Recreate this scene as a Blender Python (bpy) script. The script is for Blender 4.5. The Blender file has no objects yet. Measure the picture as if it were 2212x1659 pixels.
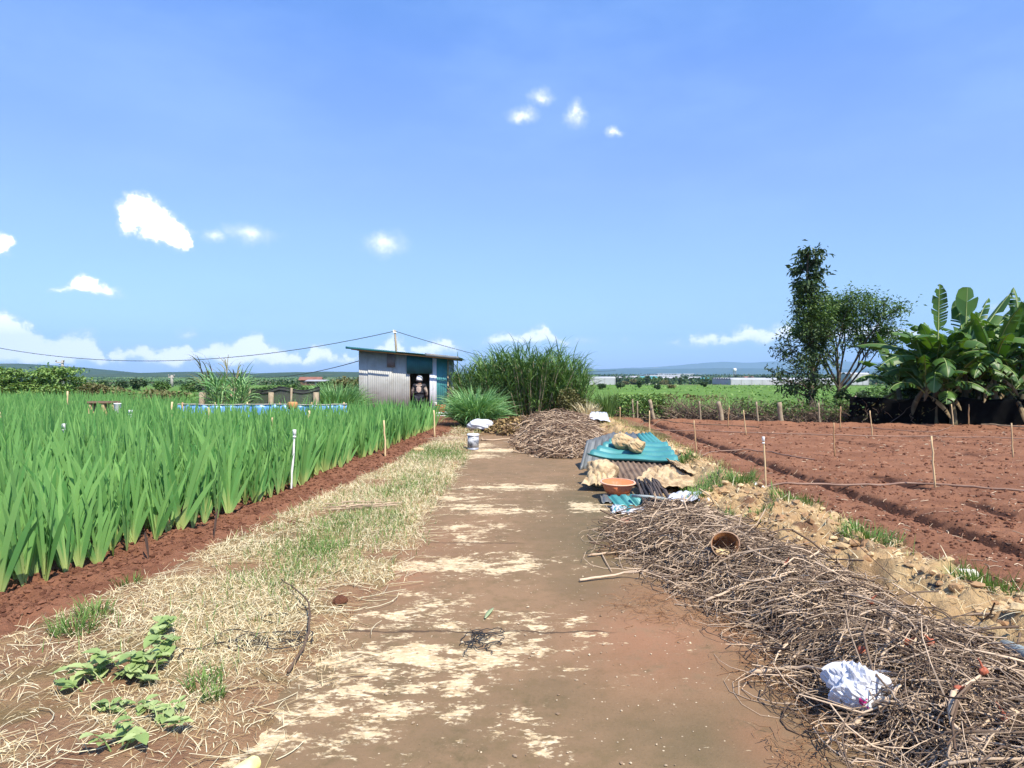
import bpy, math, random
import numpy as np
from mathutils import Vector, Matrix

rng = np.random.default_rng(11)
random.seed(11)
PI = math.pi
scene = bpy.context.scene
COL = scene.collection

# ------------------------------------------------------------------ camera
CAM_H = 1.7
FPX = 660.0
PITCH = math.atan(10 / FPX)
S = 1024 / 2212.0
cd = bpy.data.cameras.new("camera")
cd.sensor_width = 36
cd.lens = 36 * FPX / 1024
cd.clip_start = 0.05
cd.clip_end = 40000
cam = bpy.data.objects.new("camera", cd)
cam.location = (0, 0, CAM_H)
cam.rotation_euler = (PI / 2 - PITCH, 0, 0)
COL.objects.link(cam)
scene.camera = cam


def ray(dx, dy):
    px = dx * S - 512
    py = 384 - dy * S
    c, s = math.cos(PITCH), math.sin(PITCH)
    return np.array([px, FPX * c + py * s, -FPX * s + py * c])


def G(dx, dy, z=0.0):
    """point of the place at height z, measured on the survey sheet"""
    r = ray(dx, dy)
    return r * ((z - CAM_H) / r[2]) + np.array([0, 0, CAM_H])


def At(dx, dy, Y):
    r = ray(dx, dy)
    return r * (Y / r[1]) + np.array([0, 0, CAM_H])


# ------------------------------------------------------------------ noise
def _h(ix, iy, seed):
    n = (ix * 374761393 + iy * 668265263 + seed * 974711) & 0xFFFFFFFF
    n = ((n ^ (n >> 13)) * 1274126177) & 0xFFFFFFFF
    n = n ^ (n >> 16)
    return (n & 0xFFFFFF) / float(0xFFFFFF)


def vnoise(x, y, seed=0):
    x = np.asarray(x, float)
    y = np.asarray(y, float)
    ix = np.floor(x).astype(np.int64)
    iy = np.floor(y).astype(np.int64)
    fx = x - ix
    fy = y - iy
    fx = fx * fx * (3 - 2 * fx)
    fy = fy * fy * (3 - 2 * fy)
    a = _h(ix, iy, seed)
    b = _h(ix + 1, iy, seed)
    c = _h(ix, iy + 1, seed)
    d = _h(ix + 1, iy + 1, seed)
    return (a * (1 - fx) + b * fx) * (1 - fy) + (c * (1 - fx) + d * fx) * fy


def fbm(x, y, seed=0, octv=4, gain=0.5):
    s = 0.0
    a = 1.0
    t = 0.0
    f = 1.0
    for o in range(octv):
        s = s + a * vnoise(x * f + 17.3 * o, y * f + 9.1 * o, seed + o)
        t += a
        a *= gain
        f *= 2.03
    return s / t


def smooth(a, b, x):
    t = np.clip((x - a) / (b - a), 0, 1)
    return t * t * (3 - 2 * t)


# ------------------------------------------------------------------ mesh builder
class MB:
    def __init__(self):
        self.v, self.q, self.t, self.tv, self.qm, self.tm, self.n = [], [], [], [], [], [], 0

    def add(self, v, q=None, t=None, tv=None, mat=0):
        v = np.asarray(v, float).reshape(-1, 3)
        if tv is None:
            tv = np.zeros((len(v), 3))
        tv = np.asarray(tv, float)
        if tv.ndim == 1:
            tv = np.repeat(tv[None, :], len(v), 0)
        self.v.append(v)
        self.tv.append(tv.reshape(-1, 3))
        if q is not None and len(q):
            q = np.asarray(q, np.int64).reshape(-1, 4) + self.n
            self.q.append(q)
            self.qm.append(np.full(len(q), mat))
        if t is not None and len(t):
            t = np.asarray(t, np.int64).reshape(-1, 3) + self.n
            self.t.append(t)
            self.tm.append(np.full(len(t), mat))
        self.n += len(v)
        return self

    def build(self, name, mats, parent=None, smooth_=True, loc=None):
        me = bpy.data.meshes.new(name)
        v = np.concatenate(self.v)
        tv = np.concatenate(self.tv)
        q = np.concatenate(self.q) if self.q else np.zeros((0, 4), np.int64)
        t = np.concatenate(self.t) if self.t else np.zeros((0, 3), np.int64)
        if loc is not None:
            v = v - np.asarray(loc, float)
        me.vertices.add(len(v))
        me.vertices.foreach_set("co", v.astype(np.float32).ravel())
        nl = q.size + t.size
        me.loops.add(nl)
        me.loops.foreach_set("vertex_index", np.concatenate([q.ravel(), t.ravel()]).astype(np.int32))
        me.polygons.add(len(q) + len(t))
        ls = np.concatenate([np.arange(len(q)) * 4, q.size + np.arange(len(t)) * 3]).astype(np.int32)
        me.polygons.foreach_set("loop_start", ls)
        mi = np.concatenate((self.qm + self.tm) or [np.zeros(0)]).astype(np.int32)
        if not isinstance(mats, (list, tuple)):
            mats = [mats]
        for m in mats:
            me.materials.append(m)
        me.polygons.foreach_set("material_index", mi)
        me.polygons.foreach_set("use_smooth", np.full(len(mi), bool(smooth_)))
        at = me.attributes.new("tv", "FLOAT_VECTOR", "POINT")
        at.data.foreach_set("vector", tv.astype(np.float32).ravel())
        me.update(calc_edges=True)
        me.validate()
        o = bpy.data.objects.new(name, me)
        COL.objects.link(o)
        if loc is not None:
            o.location = loc
        if parent is not None:
            o.parent = parent
        return o


def tag(o, label=None, cat=None, group=None, kind=None):
    if label:
        o["label"] = label
    if cat:
        o["category"] = cat
    if group:
        o["group"] = group
    if kind:
        o["kind"] = kind
    return o


def thing(name, label, cat, loc=(0, 0, 0), rz=0, group=None):
    o = bpy.data.objects.new(name, None)
    COL.objects.link(o)
    o.empty_display_size = 0.1
    o.location = loc
    o.rotation_euler = (0, 0, rz)
    return tag(o, label, cat, group)


def dup(root, loc, rz=0.0, sc=1.0, label=None, group=None):
    r = root.copy()
    COL.objects.link(r)
    r.location = loc
    r.rotation_euler = (0, 0, rz)
    r.scale = (sc, sc, sc) if not isinstance(sc, tuple) else sc
    if label:
        r["label"] = label
    if group:
        r["group"] = group
    for ch in list(root.children):
        c = ch.copy()
        COL.objects.link(c)
        c.parent = r
        for g in list(ch.children):
            d = g.copy()
            COL.objects.link(d)
            d.parent = c
    return r


# ------------------------------------------------------------------ shapes
def ribbons(mb, base, head, L, W, lean, bend, seg=4, twist=0.0, prof=None, tint=None, mat=0, power=1.0, extra=0.0):
    base = np.asarray(base, float).reshape(-1, 3)
    N = len(base)
    f = lambda a: np.broadcast_to(np.asarray(a, float), (N,))
    head, L, W, lean, bend, twist = map(f, (head, L, W, lean, bend, twist))
    if tint is None:
        tint = rng.random(N)
    tint = f(tint)
    s = np.linspace(0, 1, seg + 1)
    if prof is None:
        prof = lambda u: np.interp(u, [0, 0.25, 0.6, 0.85, 1], [0.6, 1, 0.95, 0.55, 0.04])
    w = prof(s)
    h = np.stack([np.cos(head), np.sin(head), 0 * head], 1)
    sd = np.stack([-np.sin(head), np.cos(head), 0 * head], 1)
    up = np.array([0, 0, 1.0])
    p = base.copy()
    out = np.zeros((N, seg + 1, 2, 3))
    tv = np.zeros((N, seg + 1, 2, 3))
    for k in range(seg + 1):
        a = lean + bend * s[k] ** power
        t = np.sin(a)[:, None] * h + np.cos(a)[:, None] * up
        nrm = np.cos(a)[:, None] * h - np.sin(a)[:, None] * up
        side = np.cos(twist)[:, None] * sd + np.sin(twist)[:, None] * nrm
        hw = (0.5 * W * w[k])[:, None] * side
        out[:, k, 0] = p - hw
        out[:, k, 1] = p + hw
        tv[:, k, :, 0] = tint[:, None]
        tv[:, k, :, 1] = s[k]
        tv[:, k, :, 2] = extra
        if k < seg:
            a2 = lean + bend * ((s[k] + s[k + 1]) / 2) ** power
            p = p + (L / seg)[:, None] * (np.sin(a2)[:, None] * h + np.cos(a2)[:, None] * up)
    idx = np.arange(N * (seg + 1) * 2).reshape(N, seg + 1, 2)
    q = np.stack([idx[:, :-1, 0], idx[:, :-1, 1], idx[:, 1:, 1], idx[:, 1:, 0]], -1)
    mb.add(out.reshape(-1, 3), q.reshape(-1, 4), tv=tv.reshape(-1, 3), mat=mat)


def tubes(mb, P, R, sides=4, tint=None, mat=0, caps=False):
    P = np.asarray(P, float)
    if P.ndim == 2:
        P = P[None]
    N, K, _ = P.shape
    R = np.asarray(R, float)
    R = np.broadcast_to(R if R.ndim == 2 else (R[:, None] if R.ndim == 1 and len(R) == N and N != K else R), (N, K))
    if tint is None:
        tint = rng.random(N)
    tint = np.broadcast_to(np.asarray(tint, float), (N,))
    T = np.gradient(P, axis=1)
    T /= np.linalg.norm(T, axis=2, keepdims=True) + 1e-9
    ref = np.where(np.abs(T[..., 2:3]) > 0.9, np.array([1.0, 0, 0]), np.array([0, 0, 1.0]))
    # one reference per tube keeps rings aligned
    ref = np.repeat(np.where(np.abs(T[:, :, 2]).mean(1)[:, None, None] > 0.8, np.array([1.0, 0, 0]), np.array([0, 0, 1.0])), K, 1)
    A = np.cross(T, ref)
    A /= np.linalg.norm(A, axis=2, keepdims=True) + 1e-9
    B = np.cross(T, A)
    ang = np.arange(sides) * 2 * PI / sides
    V = P[:, :, None, :] + R[:, :, None, None] * (np.cos(ang)[None, None, :, None] * A[:, :, None, :] + np.sin(ang)[None, None, :, None] * B[:, :, None, :])
    tv = np.zeros((N, K, sides, 3))
    tv[..., 0] = tint[:, None, None]
    tv[..., 1] = np.linspace(0, 1, K)[None, :, None]
    idx = np.arange(N * K * sides).reshape(N, K, sides)
    nx = np.roll(idx, -1, axis=2)
    q = np.stack([idx[:, :-1], idx[:, 1:], nx[:, 1:], nx[:, :-1]], -1).reshape(-1, 4)
    t = None
    V = V.reshape(-1, 3)
    tv = tv.reshape(-1, 3)
    if caps:
        cen = np.concatenate([P[:, 0], P[:, -1]])
        ci = len(V) + np.arange(2 * N)
        V = np.concatenate([V, cen])
        tvc = np.zeros((2 * N, 3))
        tvc[:, 0] = np.concatenate([tint, tint])
        tvc[N:, 1] = 1
        tv = np.concatenate([tv, tvc])
        t0 = np.stack([np.repeat(ci[:N, None], sides, 1), idx[:, 0], nx[:, 0]], -1).reshape(-1, 3)
        t1 = np.stack([np.repeat(ci[N:, None], sides, 1), nx[:, -1], idx[:, -1]], -1).reshape(-1, 3)
        t = np.concatenate([t0, t1])
    mb.add(V, q, t, tv=tv, mat=mat)


def leaves(mb, P, size, aspect=0.45, nrm=None, updown=0.5, tint=None, mat=0, droop=0.0):
    """pointed leaf faces, bent along the midrib"""
    P = np.asarray(P, float).reshape(-1, 3)
    N = len(P)
    size = np.broadcast_to(np.asarray(size, float), (N,))
    if tint is None:
        tint = rng.random(N)
    a = rng.random(N) * 2 * PI
    el = rng.normal(0, 0.45, N) - droop
    d = np.stack([np.cos(a) * np.cos(el), np.sin(a) * np.cos(el), np.sin(el)], 1)
    r = rng.normal(0, 1, (N, 3)) * np.array([updown, updown, 0.3]) + np.array([0, 0, 1.0])
    sd = np.cross(d, r)
    sd /= np.linalg.norm(sd, axis=1, keepdims=True) + 1e-9
    n = np.cross(sd, d)
    L = size[:, None]
    v = np.stack([P, P + d * L * 0.5 - sd * L * aspect * 0.5 + n * L * 0.08, P + d * L - n * L * 0.1, P + d * L * 0.5 + sd * L * aspect * 0.5 + n * L * 0.08], 1)
    tv = np.zeros((N, 4, 3))
    tv[..., 0] = np.asarray(tint)[:, None]
    tv[..., 1] = np.array([0, 0.5, 1, 0.5])
    idx = np.arange(N * 4).reshape(N, 4)
    t = np.concatenate([idx[:, [0, 1, 2]], idx[:, [0, 2, 3]]])
    mb.add(v.reshape(-1, 3), None, t, tv=tv.reshape(-1, 3), mat=mat)


def grid(mb, xs, ys, fz, fx=None, tvf=None, mat=0):
    X, Y = np.meshgrid(xs, ys)
    if fx is not None:
        X = fx(X, Y)
    Z = fz(X, Y)
    ny, nx = X.shape
    idx = np.arange(nx * ny).reshape(ny, nx)
    q = np.stack([idx[:-1, :-1], idx[:-1, 1:], idx[1:, 1:], idx[1:, :-1]], -1)
    tv = tvf(X, Y) if tvf else None
    mb.add(np.stack([X, Y, Z], -1).reshape(-1, 3), q.reshape(-1, 4), tv=tv, mat=mat)


def surf(mb, fn, nu, nv, thick=0.0, mat=0, tint=0.5):
    """surface fn(U,V)->(...,3), given thickness"""
    U, V = np.meshgrid(np.linspace(0, 1, nu), np.linspace(0, 1, nv))
    P = fn(U, V)
    idx = np.arange(nu * nv).reshape(nv, nu)
    q = np.stack([idx[:-1, :-1], idx[:-1, 1:], idx[1:, 1:], idx[1:, :-1]], -1).reshape(-1, 4)
    tv = np.stack([np.full_like(U, tint), V, U], -1).reshape(-1, 3)
    if thick <= 0:
        mb.add(P.reshape(-1, 3), q, tv=tv, mat=mat)
        return
    du = np.gradient(P, axis=1)
    dv = np.gradient(P, axis=0)
    n = np.cross(du, dv)
    n /= np.linalg.norm(n, axis=2, keepdims=True) + 1e-12
    P2 = P - n * thick
    m = nu * nv
    b = np.concatenate([idx[0, :], idx[1:, -1], idx[-1, ::-1][1:], idx[::-1, 0][1:]])
    rim = np.stack([b[:-1], b[:-1] + m, b[1:] + m, b[1:]], -1)
    mb.add(np.concatenate([P.reshape(-1, 3), P2.reshape(-1, 3)]), np.concatenate([q, q[:, ::-1] + m, rim]), tv=np.concatenate([tv, tv]), mat=mat)


def box(mb, c, s, rot=None, tint=0.5, mat=0, bev=0.0):
    """box with chamfered edges"""
    c = np.asarray(c, float)
    s = np.asarray(s, float) / 2
    b = min(bev, s.min() * 0.5)
    if b <= 0:
        v = np.array([[x, y, z] for x in (-1, 1) for y in (-1, 1) for z in (-1, 1)], float) * s
        q = [[0, 1, 3, 2], [4, 6, 7, 5], [0, 4, 5, 1], [2, 3, 7, 6], [0, 2, 6, 4], [1, 5, 7, 3]]
        t = None
    else:
        v, q, t = [], [], []
        ix = {}
        for i, sx in enumerate((-1, 1)):
            for j, sy in enumerate((-1, 1)):
                for k, sz in enumerate((-1, 1)):
                    for ax in range(3):
                        e = [s[0] - b, s[1] - b, s[2] - b]
                        e[ax] = s[ax]
                        ix[(i, j, k, ax)] = len(v)
                        v.append([sx * e[0], sy * e[1], sz * e[2]])
        for ax in range(3):
            o = [a for a in range(3) if a != ax]
            for sgn in (0, 1):
                f = []
                for (p, r) in ((0, 0), (1, 0), (1, 1), (0, 1)):
                    k = [0, 0, 0]
                    k[ax] = sgn
                    k[o[0]] = p
                    k[o[1]] = r
                    f.append(ix[(*k, ax)])
                q.append(f)
        for ax in range(3):
            o = [a for a in range(3) if a != ax]
            for p in (0, 1):
                for r in (0, 1):
                    k0 = [0, 0, 0]
                    k0[o[0]] = p
                    k0[o[1]] = r
                    k1 = list(k0)
                    k1[ax] = 1
                    q.append([ix[(*k0, o[0])], ix[(*k1, o[0])], ix[(*k1, o[1])], ix[(*k0, o[1])]])
        for i in (0, 1):
            for j in (0, 1):
                for k in (0, 1):
                    t.append([ix[(i, j, k, 0)], ix[(i, j, k, 1)], ix[(i, j, k, 2)]])
        v = np.array(v)
    if rot is not None:
        v = v @ np.asarray(rot).T
    mb.add(v + c, q, t, tv=np.array([tint, 0.5, 0]), mat=mat)


def rotz(a):
    c, s = math.cos(a), math.sin(a)
    return np.array([[c, -s, 0], [s, c, 0], [0, 0, 1]])


def rotx(a):
    c, s = math.cos(a), math.sin(a)
    return np.array([[1, 0, 0], [0, c, -s], [0, s, c]])


def lathe(mb, prof, sides=24, M=None, off=(0, 0, 0), mat=0, tint=0.5, wob=0.0):
    """revolve (r,z) profile"""
    prof = np.asarray(prof, float)
    K = len(prof)
    a = np.arange(sides) * 2 * PI / sides
    rr = prof[:, 0][:, None] * (1 + wob * np.sin(2 * a + 0.7)[None] + 0.5 * wob * np.sin(3 * a)[None])
    v = np.stack([rr * np.cos(a), rr * np.sin(a), np.repeat(prof[:, 1][:, None], sides, 1)], -1).reshape(-1, 3)
    if M is not None:
        v = v @ np.asarray(M).T
    idx = np.arange(K * sides).reshape(K, sides)
    nx = np.roll(idx, -1, axis=1)
    q = np.stack([idx[:-1], nx[:-1], nx[1:], idx[1:]], -1).reshape(-1, 4)
    tv = np.stack([np.full(K * sides, tint), np.repeat(np.linspace(0, 1, K), sides), np.zeros(K * sides)], -1)
    mb.add(v + np.asarray(off, float), q, tv=tv, mat=mat)


def blob(mb, c, r, seed=0, amp=0.25, freq=2.0, n=20, mat=0, tint=0.5, rot=0.0, flat=None, facet=False):
    """lumpy rock / clod / bag body"""
    th = np.linspace(0, PI, n)
    ph = np.linspace(0, 2 * PI, 2 * n, endpoint=False)
    TH, PH = np.meshgrid(th, ph, indexing="ij")
    d = np.stack([np.sin(TH) * np.cos(PH), np.sin(TH) * np.sin(PH), np.cos(TH)], -1)
    q3 = d * freq + seed * 3.7
    nz = (fbm(q3[..., 0] + q3[..., 2] * 0.7, q3[..., 1] - q3[..., 2] * 0.6, seed, 4) + fbm(q3[..., 1] + 5, q3[..., 2] + q3[..., 0] * 0.4, seed + 9, 4)) - 1.0
    if facet:
        rr = np.random.default_rng(seed + 100)
        pl = rr.normal(0, 1, (11, 3))
        pl /= np.linalg.norm(pl, axis=1, keepdims=True)
        off = rr.uniform(0.62, 0.92, 11)
        dp = np.maximum(d @ pl.T, 1e-3)
        rad = np.minimum(1.0, (off / dp).min(-1))
        rad = rad * (1 + 0.5 * amp * nz)
    else:
        rad = 1 + amp * 2 * nz
    v = d * rad[..., None] * np.asarray(r, float)
    if flat is not None:
        v[..., 2] = np.maximum(v[..., 2], -flat)
    v = v.reshape(-1, 3) @ rotz(rot).T + np.asarray(c, float)
    m = 2 * n
    idx = np.arange(n * m).reshape(n, m)
    nx = np.roll(idx, -1, axis=1)
    q = np.stack([idx[:-1], idx[1:], nx[1:], nx[:-1]], -1).reshape(-1, 4)
    tv = np.stack([np.full(n * m, tint), (v[:, 2] - v[:, 2].min()) / (np.ptp(v[:, 2]) + 1e-6), np.zeros(n * m)], -1)
    mb.add(v, q, tv=tv, mat=mat)


_phi = (1 + 5 ** 0.5) / 2
ICO = np.array([(-1, _phi, 0), (1, _phi, 0), (-1, -_phi, 0), (1, -_phi, 0), (0, -1, _phi), (0, 1, _phi), (0, -1, -_phi), (0, 1, -_phi), (_phi, 0, -1), (_phi, 0, 1), (-_phi, 0, -1), (-_phi, 0, 1)], float)
ICO /= np.linalg.norm(ICO[0])
ICOF = np.array([(0, 11, 5), (0, 5, 1), (0, 1, 7), (0, 7, 10), (0, 10, 11), (1, 5, 9), (5, 11, 4), (11, 10, 2), (10, 7, 6), (7, 1, 8), (3, 9, 4), (3, 4, 2), (3, 2, 6), (3, 6, 8), (3, 8, 9), (4, 9, 5), (2, 4, 11), (6, 2, 10), (8, 6, 7), (9, 8, 1)])


def crumbs(mb, P, r, rs, asp=(0.7, 1.6), flat=(0.5, 0.9), jit=0.28, tint=None):
    """angular clods and stones, one icosahedron each, knocked out of shape"""
    P = np.asarray(P, float).reshape(-1, 3)
    n = len(P)
    r = np.broadcast_to(np.asarray(r, float), (n,))
    V = ICO[None] * (1 + rs.uniform(-jit, jit, (n, 12, 1))) + rs.normal(0, jit * 0.3, (n, 12, 3))
    V = V * np.stack([rs.uniform(*asp, n), np.ones(n), rs.uniform(*flat, n)], 1)[:, None]
    a = rs.uniform(0, 2 * PI, n)
    c, s = np.cos(a)[:, None], np.sin(a)[:, None]
    x, y = V[..., 0] * c - V[..., 1] * s, V[..., 0] * s + V[..., 1] * c
    V = np.stack([x, y, V[..., 2]], -1) * r[:, None, None] + P[:, None]
    tv = np.zeros((n, 12, 3))
    tv[..., 0] = (rs.random(n) if tint is None else tint)[:, None]
    f = ICOF[None] + (np.arange(n) * 12)[:, None, None]
    mb.add(V.reshape(-1, 3), None, f.reshape(-1, 3), tv=tv.reshape(-1, 3))


# ------------------------------------------------------------------ materials
class NT:
    def __init__(self, nt):
        self.nt = nt

    def n(self, t, ins=None, **kw):
        nd = self.nt.nodes.new(t)
        for k, v in kw.items():
            setattr(nd, k, v)
        for k, v in (ins or {}).items():
            s = nd.inputs[k]
            if isinstance(v, bpy.types.NodeSocket):
                self.nt.links.new(v, s)
            else:
                s.default_value = v
        return nd

    def math(self, op, a, b=None, c=None, clamp=False):
        ins = {0: a}
        if b is not None:
            ins[1] = b
        if c is not None:
            ins[2] = c
        return self.n("ShaderNodeMath", ins, operation=op, use_clamp=clamp).outputs[0]

    def vmath(self, op, a, b=None):
        ins = {0: a}
        if b is not None:
            ins[1] = b
        return self.n("ShaderNodeVectorMath", ins, operation=op)

    def mix(self, f, a, b, mode="MIX"):
        nd = self.nt.nodes.new("ShaderNodeMix")
        nd.data_type = "RGBA"
        nd.blend_type = mode
        for i, v in ((0, f), (6, a), (7, b)):
            if isinstance(v, bpy.types.NodeSocket):
                self.nt.links.new(v, nd.inputs[i])
            else:
                if i and len(v) == 3:
                    v = (*v, 1)
                nd.inputs[i].default_value = v
        return nd.outputs[2]

    def noise(self, vec, scale, detail=4, rough=0.55, dist=0.0):
        nd = self.n("ShaderNodeTexNoise", {"Scale": scale, "Detail": detail, "Roughness": rough, "Distortion": dist})
        if vec is not None:
            self.nt.links.new(vec, nd.inputs["Vector"])
        return nd

    def sstep(self, x, a, b):
        nd = self.n("ShaderNodeMapRange", {0: x, 1: a, 2: b, 3: 0.0, 4: 1.0}, interpolation_type="SMOOTHSTEP")
        return nd.outputs[0]


def newmat(name):
    m = bpy.data.materials.new(name)
    m.use_nodes = True
    nt = m.node_tree
    nt.nodes.clear()
    N = NT(nt)
    out = N.n("ShaderNodeOutputMaterial")
    return m, N, out


def mk(name, c1, c2=None, scale=6.0, rough=0.85, bump=0.0, bscale=40.0, tint=None, along=None, trans=0.0, metal=0.0, spec=0.3, detail=5, stain=None, stain_scale=3.0, stain_t=(0.55, 0.7), coords="Object", backlit=None, rim=None):
    m, N, out = newmat(name)
    tc = N.n("ShaderNodeTexCoord").outputs[coords] if coords != "World" else N.n("ShaderNodeNewGeometry").outputs["Position"]
    at = N.n("ShaderNodeAttribute", attribute_name="tv")
    sep = N.n("ShaderNodeSeparateXYZ", {0: at.outputs["Vector"]})
    c2 = c2 or tuple(x * 0.7 for x in c1)
    nz = N.noise(tc, scale, detail)
    f = N.sstep(nz.outputs[0], 0.3, 0.7)
    col = N.mix(f, c1, c2)
    if tint is not None:  # per-piece natural colour variation
        tf = N.sstep(sep.outputs[0], 0.0, 1.0)
        col = N.mix(0.75, col, N.mix(tf, tint[0], tint[1]))
    if along is not None:  # colour toward the base of a blade
        af = N.sstep(sep.outputs[1], along[1], along[2])
        col = N.mix(af, along[0], col)
    if stain is not None:
        sz = N.noise(tc, stain_scale, 6, 0.65)
        col = N.mix(N.sstep(sz.outputs[0], *stain_t), col, stain)
    b = N.n("ShaderNodeBsdfPrincipled", {"Base Color": col, "Roughness": rough, "Metallic": metal, "Specular IOR Level": spec})
    if bump:
        bn = N.noise(tc, bscale, 6, 0.65)
        bp = N.n("ShaderNodeBump", {"Strength": bump, "Distance": 0.02, "Height": bn.outputs[0]})
        N.nt.links.new(bp.outputs[0], b.inputs["Normal"])
    sh = b.outputs[0]
    if trans:
        tcol = N.mix(1.0, col, backlit or (1.0, 1.05, 0.5), "MULTIPLY")
        tr = N.n("ShaderNodeBsdfTranslucent", {"Color": tcol})
        sh = N.n("ShaderNodeMixShader", {0: trans, 1: sh, 2: tr.outputs[0]}).outputs[0]
    N.nt.links.new(sh, out.inputs[0])
    return m
SKY_STR = 0.105
EXPOSURE = 0.82
CLOUD_LO = (6.2, 6.6, 7.4)
CLOUD_HI = (13.0, 12.4, 11.6)

# ------------------------------------------------------------------ light and sky
SUN_AZ = math.atan2(0.56, -0.83)       # measured from +Y towards +X: right and a little behind
SUN_EL = math.radians(54)
sd_vec = Vector((math.sin(SUN_AZ) * math.cos(SUN_EL), math.cos(SUN_AZ) * math.cos(SUN_EL), math.sin(SUN_EL)))
sl = bpy.data.lights.new("sun", "SUN")
sl.energy = 5.0
sl.angle = math.radians(0.5)
sl.color = (1.0, 0.92, 0.79)
so = bpy.data.objects.new("sun", sl)
so.rotation_euler = (-sd_vec).to_track_quat("-Z", "Y").to_euler()
so.location = (20, -10, 40)
COL.objects.link(so)

world = bpy.data.worlds.new("World")
scene.world = world
world.use_nodes = True
world.cycles.sampling_method = "MANUAL"
world.cycles.sample_map_resolution = 512
wt = world.node_tree
wt.nodes.clear()
W = NT(wt)
sky = W.n("ShaderNodeTexSky", sky_type="NISHITA", sun_disc=False)
sky.sun_elevation = SUN_EL
sky.sun_rotation = SUN_AZ
sky.altitude = 900
sky.air_density = 1.0
sky.dust_density = 0.6
sky.ozone_density = 3.0
geo = W.n("ShaderNodeTexCoord")
dv = W.vmath("NORMALIZE", geo.outputs["Generated"]).outputs[0]
sx = W.n("ShaderNodeSeparateXYZ", {0: dv})
az = W.math("ARCTAN2", sx.outputs[0], sx.outputs[1])
el = W.math("ARCSINE", sx.outputs[2])
pae0 = W.n("ShaderNodeCombineXYZ", {0: az, 1: el, 2: 0.0}).outputs[0]
# billowing edges
nzv = W.n("ShaderNodeTexNoise", {"Scale": 24.0, "Detail": 6.0, "Roughness": 0.6})
wt.links.new(pae0, nzv.inputs["Vector"])
nzc = W.vmath("SUBTRACT", nzv.outputs["Color"], (0.5, 0.5, 0.5)).outputs[0]
pae = W.vmath("ADD", pae0, W.vmath("MULTIPLY", nzc, (0.050, 0.038, 0)).outputs[0]).outputs[0]
fine = W.noise(pae0, 60.0, 6, 0.62).outputs[0]


def azel(dx, dy):
    r = ray(dx, dy)
    r = r / np.linalg.norm(r)
    return math.atan2(r[0], r[1]), math.asin(r[2])


def field(ells):
    acc = None
    for (cx, cy, rx, ry) in ells:
        a0, e0 = azel(cx, cy)
        a1, _ = azel(cx + rx, cy)
        _, e1 = azel(cx, cy - ry)
        v = W.vmath("MULTIPLY", W.vmath("SUBTRACT", pae, (a0, e0, 0)).outputs[0], (1 / abs(a1 - a0), 1 / abs(e1 - e0), 0)).outputs[0]
        l = W.vmath("LENGTH", v).outputs["Value"]
        acc = l if acc is None else W.math("MINIMUM", acc, l)
    return W.math("SUBTRACT", 1.0, acc)


def floor_cut(y, soft):
    _, e = azel(1106, y)
    return W.sstep(pae_el, e, e + soft)


pae_el = W.n("ShaderNodeSeparateXYZ", {0: pae}).outputs[1]
big = field([(300, 455, 52, 40), (325, 470, 45, 45), (370, 505, 52, 40), (285, 480, 36, 36), (395, 515, 26, 30), (345, 490, 50, 42), (-5, 530, 34, 34)])
tri = field([(195, 645, 95, 34), (190, 622, 44, 32), (228, 648, 60, 24), (150, 642, 46, 20)])


def curve(pts, lo, hi):
    """float curve over azimuth (x: survey column) -> elevation of a survey row"""
    nd = W.n("ShaderNodeFloatCurve")
    a_lo, a_hi = -1.0, 1.0
    cm = nd.mapping.curves[0]
    P = []
    for (x, y) in pts:
        a, e = azel(x, y)
        P.append(((a - a_lo) / (a_hi - a_lo), (e - lo) / (hi - lo)))
    P.sort()
    while len(cm.points) < len(P):
        cm.points.new(0.5, 0.5)
    for p, (x, y) in zip(cm.points, P):
        p.location = (x, y)
        p.handle_type = "VECTOR"
    nd.mapping.update()
    paz = W.n("ShaderNodeSeparateXYZ", {0: pae}).outputs[0]
    x = W.math("DIVIDE", W.math("SUBTRACT", paz, a_lo), a_hi - a_lo)
    wt.links.new(x, nd.inputs["Value"])
    return W.math("ADD", W.math("MULTIPLY", nd.outputs[0], hi - lo), lo)


TOPS = [(-1200, 730), (-600, 690), (-300, 660), (-100, 690), (0, 668), (40, 688), (80, 705), (110, 735), (150, 722), (180, 715), (215, 735), (228, 775), (245, 750), (300, 745), (350, 745), (370, 735), (400, 728), (430, 752), (450, 740), (475, 740), (500, 735), (520, 718), (545, 716), (575, 722), (580, 742), (610, 745), (640, 758), (660, 775), (666, 745), (680, 742), (720, 760), (765, 765), (800, 755), (840, 725), (862, 725), (885, 752), (900, 740), (960, 725), (985, 738), (1005, 755), (1024, 790), (1038, 735), (1090, 712), (1120, 715), (1165, 698), (1190, 716), (1210, 727), (1300, 730), (1312, 790), (1335, 730), (1360, 733), (1374, 790), (1440, 735), (1465, 726), (1488, 733), (1500, 714), (1550, 715), (1620, 704), (1690, 700), (1750, 705), (1900, 690), (2000, 715), (2100, 720), (2130, 665), (2160, 648), (2212, 655), (2400, 690), (2900, 700), (3600, 720)]
BASES = [(-1200, 790), (0, 788), (230, 788), (640, 790), (800, 785), (860, 768), (1000, 762), (1040, 750), (1300, 744), (1440, 742), (1500, 744), (1700, 740), (2000, 740), (2120, 672), (2212, 668), (2300, 740), (3600, 780)]
bank_top = curve(TOPS, 0.0, 0.20)
bank_base = curve(BASES, 0.0, 0.20)
bank = W.math("DIVIDE", W.math("SUBTRACT", bank_top, pae_el), 0.035)
bank_cut = W.sstep(W.math("SUBTRACT", pae_el, bank_base), -0.004, 0.012)
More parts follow.
